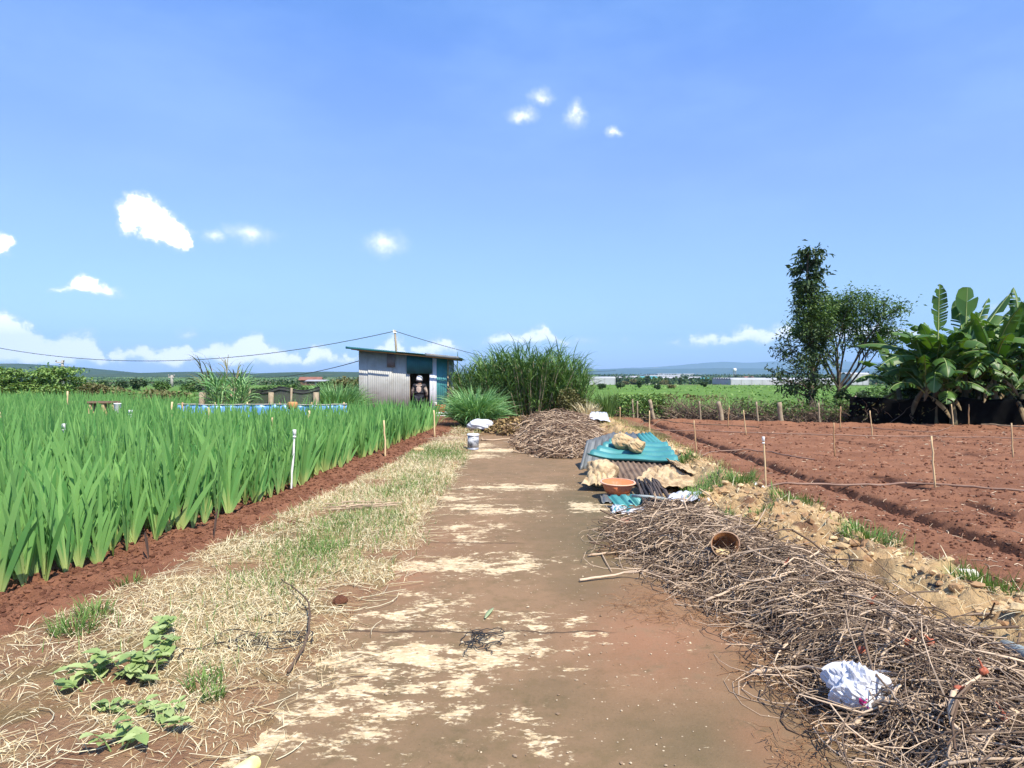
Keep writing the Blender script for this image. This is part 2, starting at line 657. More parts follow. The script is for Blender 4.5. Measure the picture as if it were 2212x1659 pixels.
wisp = field([(1167, 212, 26, 22), (1125, 252, 38, 22), (1244, 245, 22, 30), (1322, 282, 18, 14), (540, 505, 62, 26), (460, 505, 26, 20), (830, 526, 48, 26), (403, 716, 26, 14)])


def dens(f, lo, hi, amp):
    x = W.math("ADD", f, W.math("MULTIPLY", W.math("SUBTRACT", fine, 0.5), amp))
    return W.sstep(x, lo, hi)


d_big = dens(big, -0.12, 0.55, 0.9)
d_tri = W.math("MULTIPLY", dens(tri, -0.08, 0.5, 0.85), floor_cut(667, 0.010))
d_bank = W.math("MULTIPLY", dens(bank, -0.10, 0.38, 0.8), bank_cut)
d_wisp = W.math("MULTIPLY", dens(wisp, -0.35, 1.1, 0.7), 0.62)
d = W.math("MAXIMUM", W.math("MAXIMUM", d_big, d_tri), W.math("MAXIMUM", d_bank, d_wisp), clamp=True)
# sky colour: a deep clear-day blue, a little more saturated than the air model gives
rampn = W.n("ShaderNodeValToRGB", {0: W.math("DIVIDE", el, math.radians(60), clamp=True)})
cr = rampn.color_ramp
STOPS = [(0.0, (.50, .62, 1.15)), (1.1, (.58, .70, 1.22)), (2.6, (.76, .86, 1.12)), (4.3, (.82, .88, 1.0)), (8.2, (.91, .95, 1.03)), (15.9, (1.08, 1.08, 1.32)), (22.9, (1.05, 1.16, 1.58)), (29.2, (0.90, 1.20, 1.66))]
while len(cr.elements) < len(STOPS):
    cr.elements.new(0.5)
for e_, (dg, c_) in zip(cr.elements, STOPS):
    e_.position = dg / 60
    e_.color = (*[v / 2 for v in c_], 1)
skyc = W.mix(1.0, sky.outputs[0], rampn.outputs[0], "MULTIPLY")
hs = W.vmath("MULTIPLY", skyc, (2.0, 2.0, 2.0))
# undersides and thin parts are bluer
thick = W.sstep(W.math("ADD", d, W.math("MULTIPLY", W.math("SUBTRACT", fine, 0.5), 0.5)), 0.2, 0.85)
cl = W.mix(thick, CLOUD_LO, CLOUD_HI)
veil = W.n("ShaderNodeMapping", {"Vector": pae0, "Rotation": (0, 0, 0.5), "Scale": (1.6, 4.5, 1)}).outputs[0]
vn = W.n("ShaderNodeTexNoise", {"Vector": veil, "Scale": 1.6, "Detail": 5.0, "Roughness": 0.55})
vf = W.math("MULTIPLY", W.sstep(vn.outputs[0], 0.38, 0.72), 0.30)
skyv = W.mix(vf, hs.outputs[0], (2.5, 3.9, 6.9))
fin = W.mix(d, skyv, cl)
bg = W.n("ShaderNodeBackground", {"Color": fin, "Strength": SKY_STR})
wo = W.n("ShaderNodeOutputWorld")
wt.links.new(bg.outputs[0], wo.inputs[0])

scene.view_settings.view_transform = "Standard"
scene.view_settings.look = "None"
scene.view_settings.gamma = 1
scene.view_settings.exposure = EXPOSURE
scene.view_settings.use_curve_mapping = False
scene.render.engine = "CYCLES"
scene.cycles.max_bounces = 7
scene.cycles.diffuse_bounces = 3
scene.cycles.glossy_bounces = 2
scene.cycles.transmission_bounces = 4
scene.cycles.transparent_max_bounces = 8
scene.cycles.volume_bounces = 0
scene.cycles.sample_clamp_indirect = 6
scene.cycles.use_denoising = True
# ------------------------------------------------------------------ setting: terrain, path, soil
def crop_edge(y):
    """x of the outermost row of the crop, left of the path"""
    return np.interp(y, [2, 4.8, 5.6, 6.5, 7.3, 8.3, 10.5, 14, 19.9, 24], [-4.5, -3.75, -3.55, -3.47, -3.32, -3.18, -3.1, -2.72, -2.35, -2.2])


def verge_edge(y):
    return np.interp(y, [1.5, 3.2, 4.4, 6.4, 9.6, 12.6, 18.4, 24], [-4.6, -3.9, -3.4, -3.1, -2.7, -2.3, -1.9, -1.8])


def verge_right(y):
    """left edge of the bare slab"""
    return np.interp(y, [1.5, 2.6, 4, 5.8, 8, 13, 18], [-1.5, -1.44, -1.32, -1.13, -1.18, -1.06, -1.08])


def zg(Y):
    """the country falls away gently beyond the farm"""
    return -0.16 - 5.0 * smooth(40, 500, np.asarray(Y, float))


def soil_mat(name, c1, c2, dark, scale=3.0, speck=None, specamt=0.72, bump=0.9, straw=False):
    m, N, out = newmat(name)
    g = N.n("ShaderNodeNewGeometry").outputs["Position"]
    at = N.n("ShaderNodeAttribute", attribute_name="tv")
    sep = N.n("ShaderNodeSeparateXYZ", {0: at.outputs["Vector"]})
    a = N.noise(g, scale, 6, 0.6).outputs[0]
    b = N.noise(g, 45.0, 5, 0.7).outputs[0]
    col = N.mix(N.sstep(a, 0.35, 0.65), c1, c2)
    col = N.mix(N.sstep(b, 0.42, 0.7), col, N.mix(0.6, col, c2))
    col = N.mix(N.math("MULTIPLY", N.sstep(sep.outputs[0], 0.2, 0.8), 0.85), col, dark)
    if straw:
        col = N.mix(N.math("MULTIPLY", N.sstep(sep.outputs[1], 0.15, 0.9), 0.75), col, N.mix(N.sstep(b, 0.4, 0.6), (0.46, 0.37, 0.19), (0.33, 0.24, 0.12)))
    if speck:
        v = N.n("ShaderNodeTexVoronoi", {"Vector": g, "Scale": 16.0, "Randomness": 1.0})
        k = N.noise(g, 7.0, 3).outputs[0]
        msk = N.math("MULTIPLY", N.sstep(v.outputs["Distance"], 0.20, 0.14), N.sstep(k, specamt - 0.08, specamt))
        col = N.mix(msk, col, speck)
    bs = N.n("ShaderNodeBsdfPrincipled", {"Base Color": col, "Roughness": 0.95, "Specular IOR Level": 0.15})
    hb = N.math("ADD", N.noise(g, 30.0, 6, 0.7).outputs[0], N.math("MULTIPLY", N.noise(g, 110.0, 4, 0.6).outputs[0], 0.4))
    bp = N.n("ShaderNodeBump", {"Strength": bump, "Distance": 0.03, "Height": hb})
    N.nt.links.new(bp.outputs[0], bs.inputs["Normal"])
    N.nt.links.new(bs.outputs[0], out.inputs[0])
    return m


M_crop_soil = soil_mat("red_crop_soil", (0.16, 0.068, 0.038), (0.235, 0.108, 0.062), (0.08, 0.032, 0.018))
M_field_soil = soil_mat("red_field_soil", (0.18, 0.080, 0.044), (0.26, 0.123, 0.068), (0.045, 0.02, 0.014), scale=1.3, speck=(0.42, 0.28, 0.19), specamt=0.6)
M_bank_soil = soil_mat("ochre_bank_soil", (0.50, 0.365, 0.19), (0.36, 0.235, 0.12), (0.15, 0.075, 0.045), scale=2.4, speck=(0.6, 0.45, 0.28), specamt=0.55)
M_yard_soil = soil_mat("brown_yard_soil", (0.17, 0.095, 0.05), (0.24, 0.15, 0.075), (0.08, 0.065, 0.022), scale=1.8, speck=(0.4, 0.3, 0.18), specamt=0.62)
M_verge_soil = soil_mat("verge_soil", (0.20, 0.105, 0.06), (0.30, 0.185, 0.10), (0.15, 0.12, 0.05), scale=2.0, speck=(0.45, 0.33, 0.2), specamt=0.6, straw=True)


def clods(X, Y, seed, f=9.0):
    """crumbly tilled surface"""
    a = np.abs(fbm(X * f, Y * f, seed, 3) - 0.5) * 2
    b = fbm(X * f * 0.4, Y * f * 0.4, seed + 4, 3)
    c = vnoise(X * f * 2.6, Y * f * 2.6, seed + 8)
    return (1 - a) * 0.6 + b * 0.5 + c * 0.25 - 0.7


# --- far ground: one sheet to the horizon ---------------------------------------------------
M_ground, N, out = newmat("open_country")
g = N.n("ShaderNodeNewGeometry").outputs["Position"]
sp = N.n("ShaderNodeSeparateXYZ", {0: g})
dist = N.vmath("LENGTH", g).outputs["Value"]
near = N.mix(N.sstep(N.noise(g, 0.9, 6, 0.65).outputs[0], 0.4, 0.6), (0.16, 0.09, 0.05), (0.10, 0.12, 0.035))
near = N.mix(N.sstep(N.noise(g, 5.0, 5).outputs[0], 0.45, 0.7), near, (0.21, 0.15, 0.075))
pl = N.n("ShaderNodeMapping", {"Vector": g, "Scale": (0.009, 0.016, 0.0)}).outputs[0]
vor = N.n("ShaderNodeTexVoronoi", {"Vector": pl, "Scale": 1.0}, distance="CHEBYCHEV")
vh = N.n("ShaderNodeSeparateColor", {0: vor.outputs["Color"]}).outputs[0]
rmp = N.n("ShaderNodeValToRGB", {0: vh})
cr = rmp.color_ramp
cols = [(0.0, (0.085, 0.17, 0.035)), (0.3, (0.12, 0.20, 0.05)), (0.5, (0.07, 0.13, 0.035)), (0.68, (0.16, 0.17, 0.07)), (0.84, (0.10, 0.19, 0.04)), (0.95, (0.17, 0.11, 0.06))]
while len(cr.elements) < len(cols):
    cr.elements.new(0.5)
for e_, (p_, c_) in zip(cr.elements, cols):
    e_.position = p_
    e_.color = (*c_, 1)
cr.interpolation = "CONSTANT"
green = N.mix(N.sstep(N.noise(g, 0.06, 6, 0.7).outputs[0], 0.35, 0.65), (0.115, 0.215, 0.04), (0.085, 0.155, 0.033))
green = N.mix(N.math("MULTIPLY", N.sstep(N.noise(g, 0.35, 5, 0.7).outputs[0], 0.5, 0.75), 0.6), green, (0.045, 0.09, 0.02))
plots = N.mix(N.sstep(N.noise(g, 0.03, 4).outputs[0], 0.4, 0.7), rmp.outputs[0], N.mix(0.5, rmp.outputs[0], (0.05, 0.09, 0.03)))
far = N.mix(N.sstep(dist, 150.0, 320.0), green, plots)
col = N.mix(N.sstep(dist, 27.0, 34.0), near, far)
bs = N.n("ShaderNodeBsdfPrincipled", {"Base Color": col, "Roughness": 0.95, "Specular IOR Level": 0.1})
bp = N.n("ShaderNodeBump", {"Strength": 0.6, "Distance": 0.1, "Height": N.noise(g, 4.0, 6, 0.7).outputs[0]})
N.nt.links.new(bp.outputs[0], bs.inputs["Normal"])
N.nt.links.new(bs.outputs[0], out.inputs[0])

rr = np.concatenate([np.linspace(0, 40, 40), np.geomspace(42, 11200, 90)])
aa = np.linspace(0, 2 * PI, 181)
mb = MB()
A, R = np.meshgrid(aa, rr)
X, Y = R * np.cos(A), R * np.sin(A)
Z = -0.16 - 0.5 * smooth(24, 19, Y) * smooth(30, 24, R) + 0.06 * (fbm(X * 0.5, Y * 0.5, 3) - 0.5) * smooth(0, 10, R) + smooth(100, 600, R) * (fbm(X / 160, Y / 160, 5) - 0.5) * 1.2 - smooth(40, 500, R) * 5.0
idx = np.arange(X.size).reshape(X.shape)
q = np.stack([idx[:-1, :-1], idx[:-1, 1:], idx[1:, 1:], idx[1:, :-1]], -1).reshape(-1, 4)
mb.add(np.stack([X, Y, Z], -1).reshape(-1, 3), q)
tag(mb.build("ground", M_ground), kind="structure")

# --- hills -------------------------------------------------------------------------------
M_hill = mk("wooded_hill", (0.028, 0.055, 0.028), (0.05, 0.075, 0.035), scale=0.006, rough=1.0, spec=0.0, coords="World", stain=(0.10, 0.095, 0.05), stain_scale=0.004, stain_t=(0.6, 0.64), detail=8)
M_mtn = mk("far_mountain", (0.06, 0.09, 0.06), (0.08, 0.1, 0.06), scale=0.0008, rough=1.0, spec=0.0, coords="World", stain=(0.16, 0.15, 0.1), stain_scale=0.0012, stain_t=(0.62, 0.65), detail=8)


def ridge(name, mat_, prof, D, depth, seed, rough=0.12, n=160):
    """hill range whose crest follows (column, row) survey pairs at distance D"""
    px_ = np.array([p[0] for p in prof], float)
    cz = np.array([At(x, y, D)[2] for x, y in prof])
    cx = np.array([At(x, y, D)[0] for x, y in prof])
    xs = np.linspace(cx[0], cx[-1], n)
    zc = np.interp(xs, cx, cz)
    vs = np.linspace(-1, 1, 25)
    X, V = np.meshgrid(xs, vs)
    Zc = np.interp(X, cx, cz)
    env = np.cos(V * PI / 2) ** 1.3
    Z = -6 + (Zc + 6) * env * (1 + rough * (fbm(X / D * 9, V * 3 + seed, seed, 5) - 0.5) * (1 - env * 0.6)) + (fbm(X / D * 300, V * 22, seed + 3, 3) - 0.5) * D * 0.0016 * env
    Yc = D + V * depth
    mb = MB()
    idx = np.arange(X.size).reshape(X.shape)
    q = np.stack([idx[:-1, :-1], idx[:-1, 1:], idx[1:, 1:], idx[1:, :-1]], -1).reshape(-1, 4)
    mb.add(np.stack([X, Yc, Z], -1).reshape(-1, 3), q)
    return tag(mb.build(name, mat_), kind="structure")


ridge("hills", M_hill, [(-900, 800), (-400, 775), (-100, 783), (0, 788), (40, 786), (100, 790), (150, 799), (200, 805), (260, 808), (330, 808), (400, 804), (440, 803), (500, 807), (560, 808), (650, 804), (720, 803), (800, 804), (900, 806), (1000, 808), (1150, 812), (1300, 816)], 2100, 700, 1)
ridge("distant_hills", M_hill, [(900, 806), (1100, 803), (1260, 799), (1350, 797), (1450, 797), (1560, 795), (1700, 797), (1850, 798), (2000, 797), (2200, 799), (2600, 800), (3300, 806)], 7600, 900, 2)
ridge("mountains", M_mtn, [(1100, 803), (1300, 797), (1420, 793), (1500, 786), (1560, 781), (1620, 784), (1690, 779), (1760, 777), (1850, 782), (1950, 785), (2100, 783), (2250, 789), (2600, 793), (3000, 804)], 10400, 500, 3)

STRAWY = [(560, 1310, 220, 110, 1), (720, 1200, 190, 80, 1), (820, 1110, 130, 60, 1), (700, 1110, 110, 60, .8), (890, 1030, 110, 40, 1), (300, 1560, 190, 70, .6), (480, 1400, 150, 80, .9), (940, 985, 80, 22, .8), (150, 1600, 160, 60, .5), (420, 1260, 120, 60, .6), (560, 1190, 120, 40, .6), (600, 1260, 160, 80, 1), (60, 1640, 130, 50, .6)]
# --- concrete path -----------------------------------------------------------------------
M_path, N, out = newmat("worn_concrete")
g = N.n("ShaderNodeNewGeometry").outputs["Position"]
sp = N.n("ShaderNodeSeparateXYZ", {0: g})
at = N.n("ShaderNodeAttribute", attribute_name="tv")
sep = N.n("ShaderNodeSeparateXYZ", {0: at.outputs["Vector"]})
big_ = N.noise(g, 1.1, 6, 0.6).outputs[0]
med = N.noise(g, 7.0, 7, 0.65).outputs[0]
fin_ = N.noise(g, 60.0, 5, 0.7).outputs[0]
base = N.mix(N.sstep(big_, 0.35, 0.65), (0.235, 0.148, 0.082), (0.185, 0.122, 0.067))
base = N.mix(N.math("MULTIPLY", N.sstep(med, 0.45, 0.66), 0.6), base, (0.15, 0.105, 0.05))
olive = N.math("MULTIPLY", sep.outputs[1], N.sstep(med, 0.12, 0.5))
base = N.mix(N.math("MULTIPLY", olive, 0.9), base, (0.098, 0.082, 0.042))
base = N.mix(N.math("MULTIPLY", sep.outputs[2], N.sstep(med, 0.2, 0.55)), base, (0.29, 0.135, 0.075))
# bare pale screed where the dirt film has peeled off, drawn out along the trowel direction
st = N.n("ShaderNodeMapping", {"Vector": g, "Scale": (0.75, 1.35, 1.0)}).outputs[0]
pn = N.math("ADD", N.math("MULTIPLY", N.noise(st, 5.5, 9, 0.66, 0.5).outputs[0], 0.6), N.math("MULTIPLY", N.noise(st, 26.0, 8, 0.7, 0.4).outputs[0], 0.4))
pm = N.math("ADD", N.math("MULTIPLY", sep.outputs[0], 0.55), N.math("MULTIPLY", N.math("SUBTRACT", pn, 0.5), 1.9))
pale = N.math("MULTIPLY", N.sstep(pm, 0.185, 0.30), 0.94)
palec = N.mix(N.sstep(med, 0.3, 0.7), (0.62, 0.49, 0.30), (0.48, 0.35, 0.195))
palec = N.mix(N.sstep(N.noise(st, 30.0, 5).outputs[0], 0.5, 0.62), palec, (0.66, 0.56, 0.38))
base = N.mix(pale, base, palec)
base = N.mix(N.math("MULTIPLY", N.sstep(fin_, 0.52, 0.72), 0.6), base, N.mix(0.6, base, (0.07, 0.05, 0.03)))
grit = N.noise(g, 140.0, 4, 0.7).outputs[0]
base = N.mix(N.math("MULTIPLY", N.sstep(grit, 0.6, 0.75), 0.5), base, (0.42, 0.32, 0.2))
moss = N.math("MULTIPLY", N.sstep(N.noise(g, 2.3, 7, 0.7).outputs[0], 0.52, 0.68), N.sstep(N.noise(g, 19.0, 6, 0.7).outputs[0], 0.4, 0.62))
base = N.mix(N.math("MULTIPLY", moss, 0.7), base, (0.105, 0.08, 0.038))
# pebbles and lime specks
v = N.n("ShaderNodeTexVoronoi", {"Vector": g, "Scale": 22.0})
base = N.mix(N.math("MULTIPLY", N.sstep(v.outputs["Distance"], 0.13, 0.08), N.sstep(N.noise(g, 3.0, 3).outputs[0], 0.53, 0.56)), base, (0.5, 0.4, 0.27))
# cracks across the slab
for (yc, wd, x0, x1) in ((4.33, 0.020, -1.35, 0.75), (9.75, 0.035, -1.2, 0.6), (15.2, 0.05, -0.7, 1.0), (6.6, 0.02, -0.9, 0.2)):
    off = N.math("ADD", N.math("MULTIPLY", N.math("SUBTRACT", N.noise(g, 4.0, 5, 0.6).outputs[0], 0.5), 0.16), yc)
    dd = N.math("ABSOLUTE", N.math("SUBTRACT", sp.outputs[1], off))
    msk = N.math("MULTIPLY", N.sstep(dd, wd, wd * 0.35), N.math("MULTIPLY", N.sstep(sp.outputs[0], x0, x0 + 0.1), N.sstep(sp.outputs[0], x1, x1 - 0.2)))
    base = N.mix(N.math("MULTIPLY", msk, 0.85), base, (0.07, 0.045, 0.028))
bs = N.n("ShaderNodeBsdfPrincipled", {"Base Color": base, "Roughness": 0.88, "Specular IOR Level": 0.2})
hh = N.math("ADD", N.math("MULTIPLY", fin_, 0.5), N.math("MULTIPLY", pale, -0.35))
bp = N.n("ShaderNodeBump", {"Strength": 0.5, "Distance": 0.012, "Height": hh})
N.nt.links.new(bp.outputs[0], bs.inputs["Normal"])
N.nt.links.new(bs.outputs[0], out.inputs[0])

# stain map of the slab: (column, row, half width, half height, amount) read from the survey sheet
PALE = [(760, 1500, 190, 110, .5), (640, 1420, 130, 60, .42), (900, 1425, 250, 40, .62), (1080, 1400, 170, 26, .58), (1000, 1480, 60, 80, .46), (1150, 1350, 110, 50, .40), (1000, 1220, 180, 24, .6), (1120, 1215, 90, 24, .5),
        (1010, 1140, 90, 14, .5), (1010, 1165, 60, 14, .48), (1080, 1105, 110, 9, .56), (1000, 1095, 120, 8, .55), (1090, 1053, 110, 7, .66), (960, 1075, 120, 10, .5), (1180, 1052, 40, 8, .7),
        (1080, 973, 90, 4, .75), (1040, 962, 30, 6, .6), (1030, 985, 60, 6, .6), (1090, 1560, 120, 30, .40), (980, 1545, 60, 20, .42), (1180, 1600, 60, 40, .42), (520, 1600, 120, 70, .55), (700, 1620, 140, 50, .36), (960, 1330, 90, 60, .42), (880, 1330, 80, 70, .40), (1270, 1095, 50, 12, .7), (760, 1330, 70, 50, .4), (1240, 1350, 60, 60, .34), (1480, 1395, 30, 10, .4), (560, 1500, 130, 60, .4)]
OLIVE = [(1265, 1090, 80, 40, .9), (1300, 1170, 100, 60, .9), (1330, 1060, 60, 40, .8), (1500, 1590, 200, 100, .75), (1340, 1560, 130, 90, .4), (1290, 1260, 90, 50, .5), (830, 1420, 70, 50, .4), (700, 1450, 60, 50, .5), (1180, 1120, 60, 30, .3), (1590, 1440, 120, 60, .5), (900, 1620, 200, 60, .35), (1240, 1500, 90, 60, .5)]
RED = [(1420, 1380, 170, 90, .62), (1560, 1380, 120, 60, .5), (1650, 1600, 80, 80, .45), (1420, 1290, 120, 40, .4), (880, 1240, 60, 40, .6), (930, 1180, 120, 50, .3)]


def stain(X, Y, lst):
    s = np.zeros_like(X)
    for (cx, cy, rx, ry, a) in lst:
        p = G(cx, cy)
        px = abs(G(cx + rx, cy)[0] - p[0])
        py = abs(G(cx, cy - ry)[1] - G(cx, cy + ry)[1]) / 2
        s = np.maximum(s, a * np.exp(-0.8 * (((X - p[0]) / px) ** 2 + ((Y - p[1]) / py) ** 2)))
    return s


ys = np.concatenate([np.arange(1.2, 6, 0.03), np.arange(6, 18.6, 0.06)])
xs = np.arange(-1.9, 1.95, 0.03)
mb = MB()
grid(mb, xs, ys, lambda X, Y: 0.012 * (fbm(X * 1.2, Y * 1.2, 21) - 0.5) + 0.004 * (fbm(X * 9, Y * 9, 22) - 0.5),
     tvf=lambda X, Y: np.stack([stain(X, Y, PALE), np.clip(stain(X, Y, OLIVE), 0, 1), stain(X, Y, RED)], -1).reshape(-1, 3))
tag(mb.build("path", M_path), kind="structure")

# --- soil of the crop, edge strip fine, rest coarse -------------------------------------------
offs = np.concatenate([np.linspace(1.0, -0.9, 72), np.linspace(-1.2, -30, 60)])
ys = np.concatenate([np.arange(1.0, 10, 0.03), np.arange(10, 20, 0.07), np.arange(20, 34, 0.4)])


def crop_z(X, Y):
    o = X - crop_edge(Y)
    rise = 0.05 * smooth(0.75, 0.1, o) + 0.0
    side = smooth(1.0, 0.6, o)
    return -0.06 + 0.085 * side + rise + 0.10 * clods(X, Y, 31, 8.5) * smooth(0.95, 0.55, o) * np.where(Y < 20, 1, 0.4)


mb = MB()
grid(mb, offs, ys, crop_z, fx=lambda X, Y: crop_edge(Y) + X, tvf=lambda X, Y: np.stack([0.5 * smooth(0.62, 0.75, fbm(X * 3, Y * 3, 8)), 0 * X, 0 * X], -1).reshape(-1, 3))
tag(mb.build("crop_soil", M_crop_soil), kind="structure")

# --- verge between crop soil and path ------------------------------------------------------
def verge_z(X, Y):
    e = verge_edge(Y)
    o = (X - e) / np.maximum(verge_right(Y) - e, 0.3)
    # rises out of the soil at one side, thins over the slab edge at the other
    return -0.05 + 0.10 * smooth(-0.06, 0.18, o) * smooth(1.22, 0.92, o) + 0.045 * (fbm(X * 2.2, Y * 2.2, 41) - 0.5) + 0.022 * (fbm(X * 12, Y * 12, 42) - 0.5) + np.where(o > 1.2, -0.05, 0)


ys = np.concatenate([np.arange(1.0, 7, 0.035), np.arange(7, 21.5, 0.08)])
mb = MB()
grid(mb, np.linspace(-0.15, 1.3, 90), ys, verge_z, fx=lambda X, Y: verge_edge(Y) + X * np.maximum(verge_right(Y) - verge_edge(Y), 0.3), tvf=lambda X, Y: np.stack([smooth(0.5, 0.7, fbm(X * 2, Y * 2, 44)) * 0.6, stain(X, Y, STRAWY) * smooth(0.2, 0.5, fbm(X * 1.8, Y * 1.8, 91)), 0 * X], -1).reshape(-1, 3))
tag(mb.build("verge", M_verge_soil), kind="structure")

# --- yard at the end of the path ------------------------------------------------------------
def yard_z(X, Y):
    e = smooth(17.0, 18.6, Y + 0.5 * (fbm(X, Y, 3) - 0.5)) * smooth(31, 29, Y) * smooth(4.9, 4.2, X) * smooth(-8.4, -7.6, X)
    return -0.15 + 0.17 * e + 0.05 * (fbm(X * 1.5, Y * 1.5, 51) - 0.5) + 0.03 * (fbm(X * 9, Y * 9, 52) - 0.5)


mb = MB()
grid(mb, np.arange(-8.5, 5.0, 0.08), np.arange(16.5, 31, 0.1), yard_z, tvf=lambda X, Y: np.stack([smooth(0.52, 0.66, fbm(X * 1.2, Y * 1.2, 54)), 0 * X, 0 * X], -1).reshape(-1, 3))
tag(mb.build("yard", M_yard_soil), kind="structure")

# --- tilled red field on the right -----------------------------------------------------------
FURROWS = [(3.98, 0.16, 0.05), (5.0, 0.17, 0.15), (6.25, 0.20, 0.11), (7.5, 0.2, 0.03), (8.7, 0.2, 0.03), (9.9, 0.2, 0.03), (11.1, 0.2, 0.03), (12.3, 0.2, 0.03), (13.5, 0.2, 0.03), (14.8, 0.2, 0.03), (16, 0.2, 0.03)]


def far_edge(X):
    return np.interp(X, [3, 4.2, 11, 17, 24], [25.6, 25.4, 23.1, 21.9, 20.5])


def furrow_mask(X, Y):
    s = np.zeros_like(X)
    wob = 0.10 * (fbm(Y * 0.7, X * 0 + 3, 61) - 0.5)
    for i, (fx_, w, d) in enumerate(FURROWS):
        on = 1.0
        if i in (2, 3):
            on = smooth(0.42, 0.62, fbm(Y * 0.35, X * 0 + i * 7, 62, 2)) if i == 3 else (smooth(9.4, 8.9, Y) + smooth(9.9, 10.3, Y) * smooth(11.8, 11.2, Y))
        # a step: gentle on the path side, cut on the far side
        o = X - (fx_ + wob * (1 + 0.5 * math.sin(i)))
        s += d * on * np.exp(-((o / w) ** 2)) * (1 + 0.5 * np.tanh(o * 9))
    return s


def field_z(X, Y):
    m = furrow_mask(X, Y)
    rough = 0.6 + 0.7 * fbm(X * 0.5, Y * 0.5, 63)
    # smaller ridges raked across
    rk = 0.012 * np.sin(Y * 7.5 + 2 * fbm(X * 0.4, Y * 0.4, 64) * 4) * smooth(8, 12, Y)
    h = -0.05 + 0.042 * clods(X, Y, 65, 9.5) * rough + 0.02 * (fbm(X * 0.8, Y * 0.8, 66) - 0.5) + 0.035 * (fbm(X * 15, Y * 15, 60, 2) - 0.5) + rk - m
    # low lip of thrown soil at the far boundary
    fe = far_edge(X)
    h += 0.09 * np.exp(-(((Y - fe + 0.5) / 0.35) ** 2)) * (0.5 + fbm(X * 1.5, Y * 0 + 2, 67))
    h -= 0.12 * smooth(fe + 0.1, fe + 0.8, Y)
    return h


ys = np.concatenate([np.arange(2.0, 9, 0.035), np.arange(9, 15, 0.06), np.arange(15, 27, 0.09)])
xs = np.concatenate([np.arange(3.0, 7.5, 0.035), np.arange(7.5, 24, 0.09)])
mb = MB()
grid(mb, xs, ys, field_z, tvf=lambda X, Y: np.stack([np.clip(furrow_mask(X, Y) * 12, 0, 1) * smooth(0.2, 0.5, fbm(X * 6, Y * 6, 68)) + 0.35 * smooth(0.62, 0.72, fbm(X * 1.1, Y * 1.1, 69)), 0 * X, 0 * X], -1).reshape(-1, 3))
tag(mb.build("field", M_field_soil), kind="structure")

# --- earth bank between the path and the field -------------------------------------------------
def bank_z(X, Y):
    prof = np.interp(X, [1.2, 1.65, 1.95, 2.3, 2.7, 2.95, 3.25, 3.55, 3.9], [-0.10, -0.04, 0.02, 0.08, 0.19, 0.21, 0.13, -0.02, -0.18])
    fade = smooth(26, 22, Y)
    a = np.abs(fbm(X * 3.2, Y * 3.2, 71, 4) - 0.5) * 2
    pit = smooth(8.3, 9.0, Y) * smooth(13.4, 12.4, Y) * smooth(3.0, 2.5, X)
    prof = prof * (1 - pit) - 0.03 * pit
    rocky = (1 - 0.85 * pit) * (0.5 - a) * 0.24 + (1 - 0.85 * pit) * (fbm(X * 8, Y * 8, 73, 3) - 0.5) * 0.16
    band = smooth(1.9, 2.5, X) * smooth(3.75, 3.4, X)
    return prof * (0.35 + 0.65 * fade) * (0.8 + 0.5 * fbm(X * 0.7, Y * 0.7, 72)) + rocky * band + 0.02 * (fbm(X * 9, Y * 9, 75) - 0.5) + 0.05 * band * (fbm(X * 15, Y * 15, 78, 3) - 0.5)


ys = np.concatenate([np.arange(1.5, 8, 0.03), np.arange(8, 24, 0.07)])
mb = MB()
grid(mb, np.arange(1.2, 3.92, 0.03), ys, bank_z, tvf=lambda X, Y: np.stack([smooth(0.55, 0.75, fbm(X * 2.6, Y * 2.6, 76)) * 0.9, 0 * X, 0 * X], -1).reshape(-1, 3))
tag(mb.build("bank", M_bank_soil), kind="structure")

# crumbled soil lying loose on the tilled ground
rs = np.random.default_rng(303)
M_clod = mk("loose_red_clod", (0.19, 0.08, 0.046), (0.14, 0.056, 0.032), scale=20, rough=0.95, spec=0.1, tint=((0.075, 0.032, 0.02), (0.22, 0.105, 0.064)), bump=0.6, bscale=90)
mb = MB()
n = 15000
Y = 4.0 + 15 * rs.random(n) ** 1.7
X = crop_edge(Y) + rs.uniform(-0.5, 0.9, n)
kp = X < verge_edge(Y) + 0.1
X, Y = X[kp], Y[kp]
r_ = (0.004 + 0.020 * rs.random(len(X)) ** 3) * (0.8 + 0.03 * Y)
crumbs(mb, np.stack([X, Y, crop_z(X, Y) + r_ * 0.2], 1), r_, rs)
tag(mb.build("crop_soil_crumbs", M_clod, None, False), "loose red soil crumbs along the crop's edge", "soil", kind="stuff")
mb = MB()
n = 16000
Y = 4.0 + 20 * rs.random(n) ** 1.5
X = 3.45 + (0.8 * Y + 1 - 3.45) * rs.random(n) ** 1.25
kp = (Y < far_edge(X)) & (rs.random(n) < 0.25 + 1.4 * smooth(0.4, 0.7, fbm(X * 1.7, Y * 1.7, 81)) + furrow_mask(X, Y) * 6)
X, Y = X[kp], Y[kp]
r_ = (0.006 + 0.024 * rs.random(len(X)) ** 3.5) * (0.8 + 0.03 * Y)
crumbs(mb, np.stack([X, Y, field_z(X, Y) + r_ * 0.2], 1), r_, rs)
tag(mb.build("field_soil_crumbs", M_clod, None, False), "loose red soil crumbs over the tilled field", "soil", kind="stuff")
mb = MB()
n = 500
Y = 2.6 + 9 * rs.random(n) ** 1.5
X = rs.uniform(-1.1, 1.5, n)
crumbs(mb, np.stack([X, Y, np.full(n, 0.004)], 1), 0.003 + 0.008 * rs.random(n) ** 3, rs)
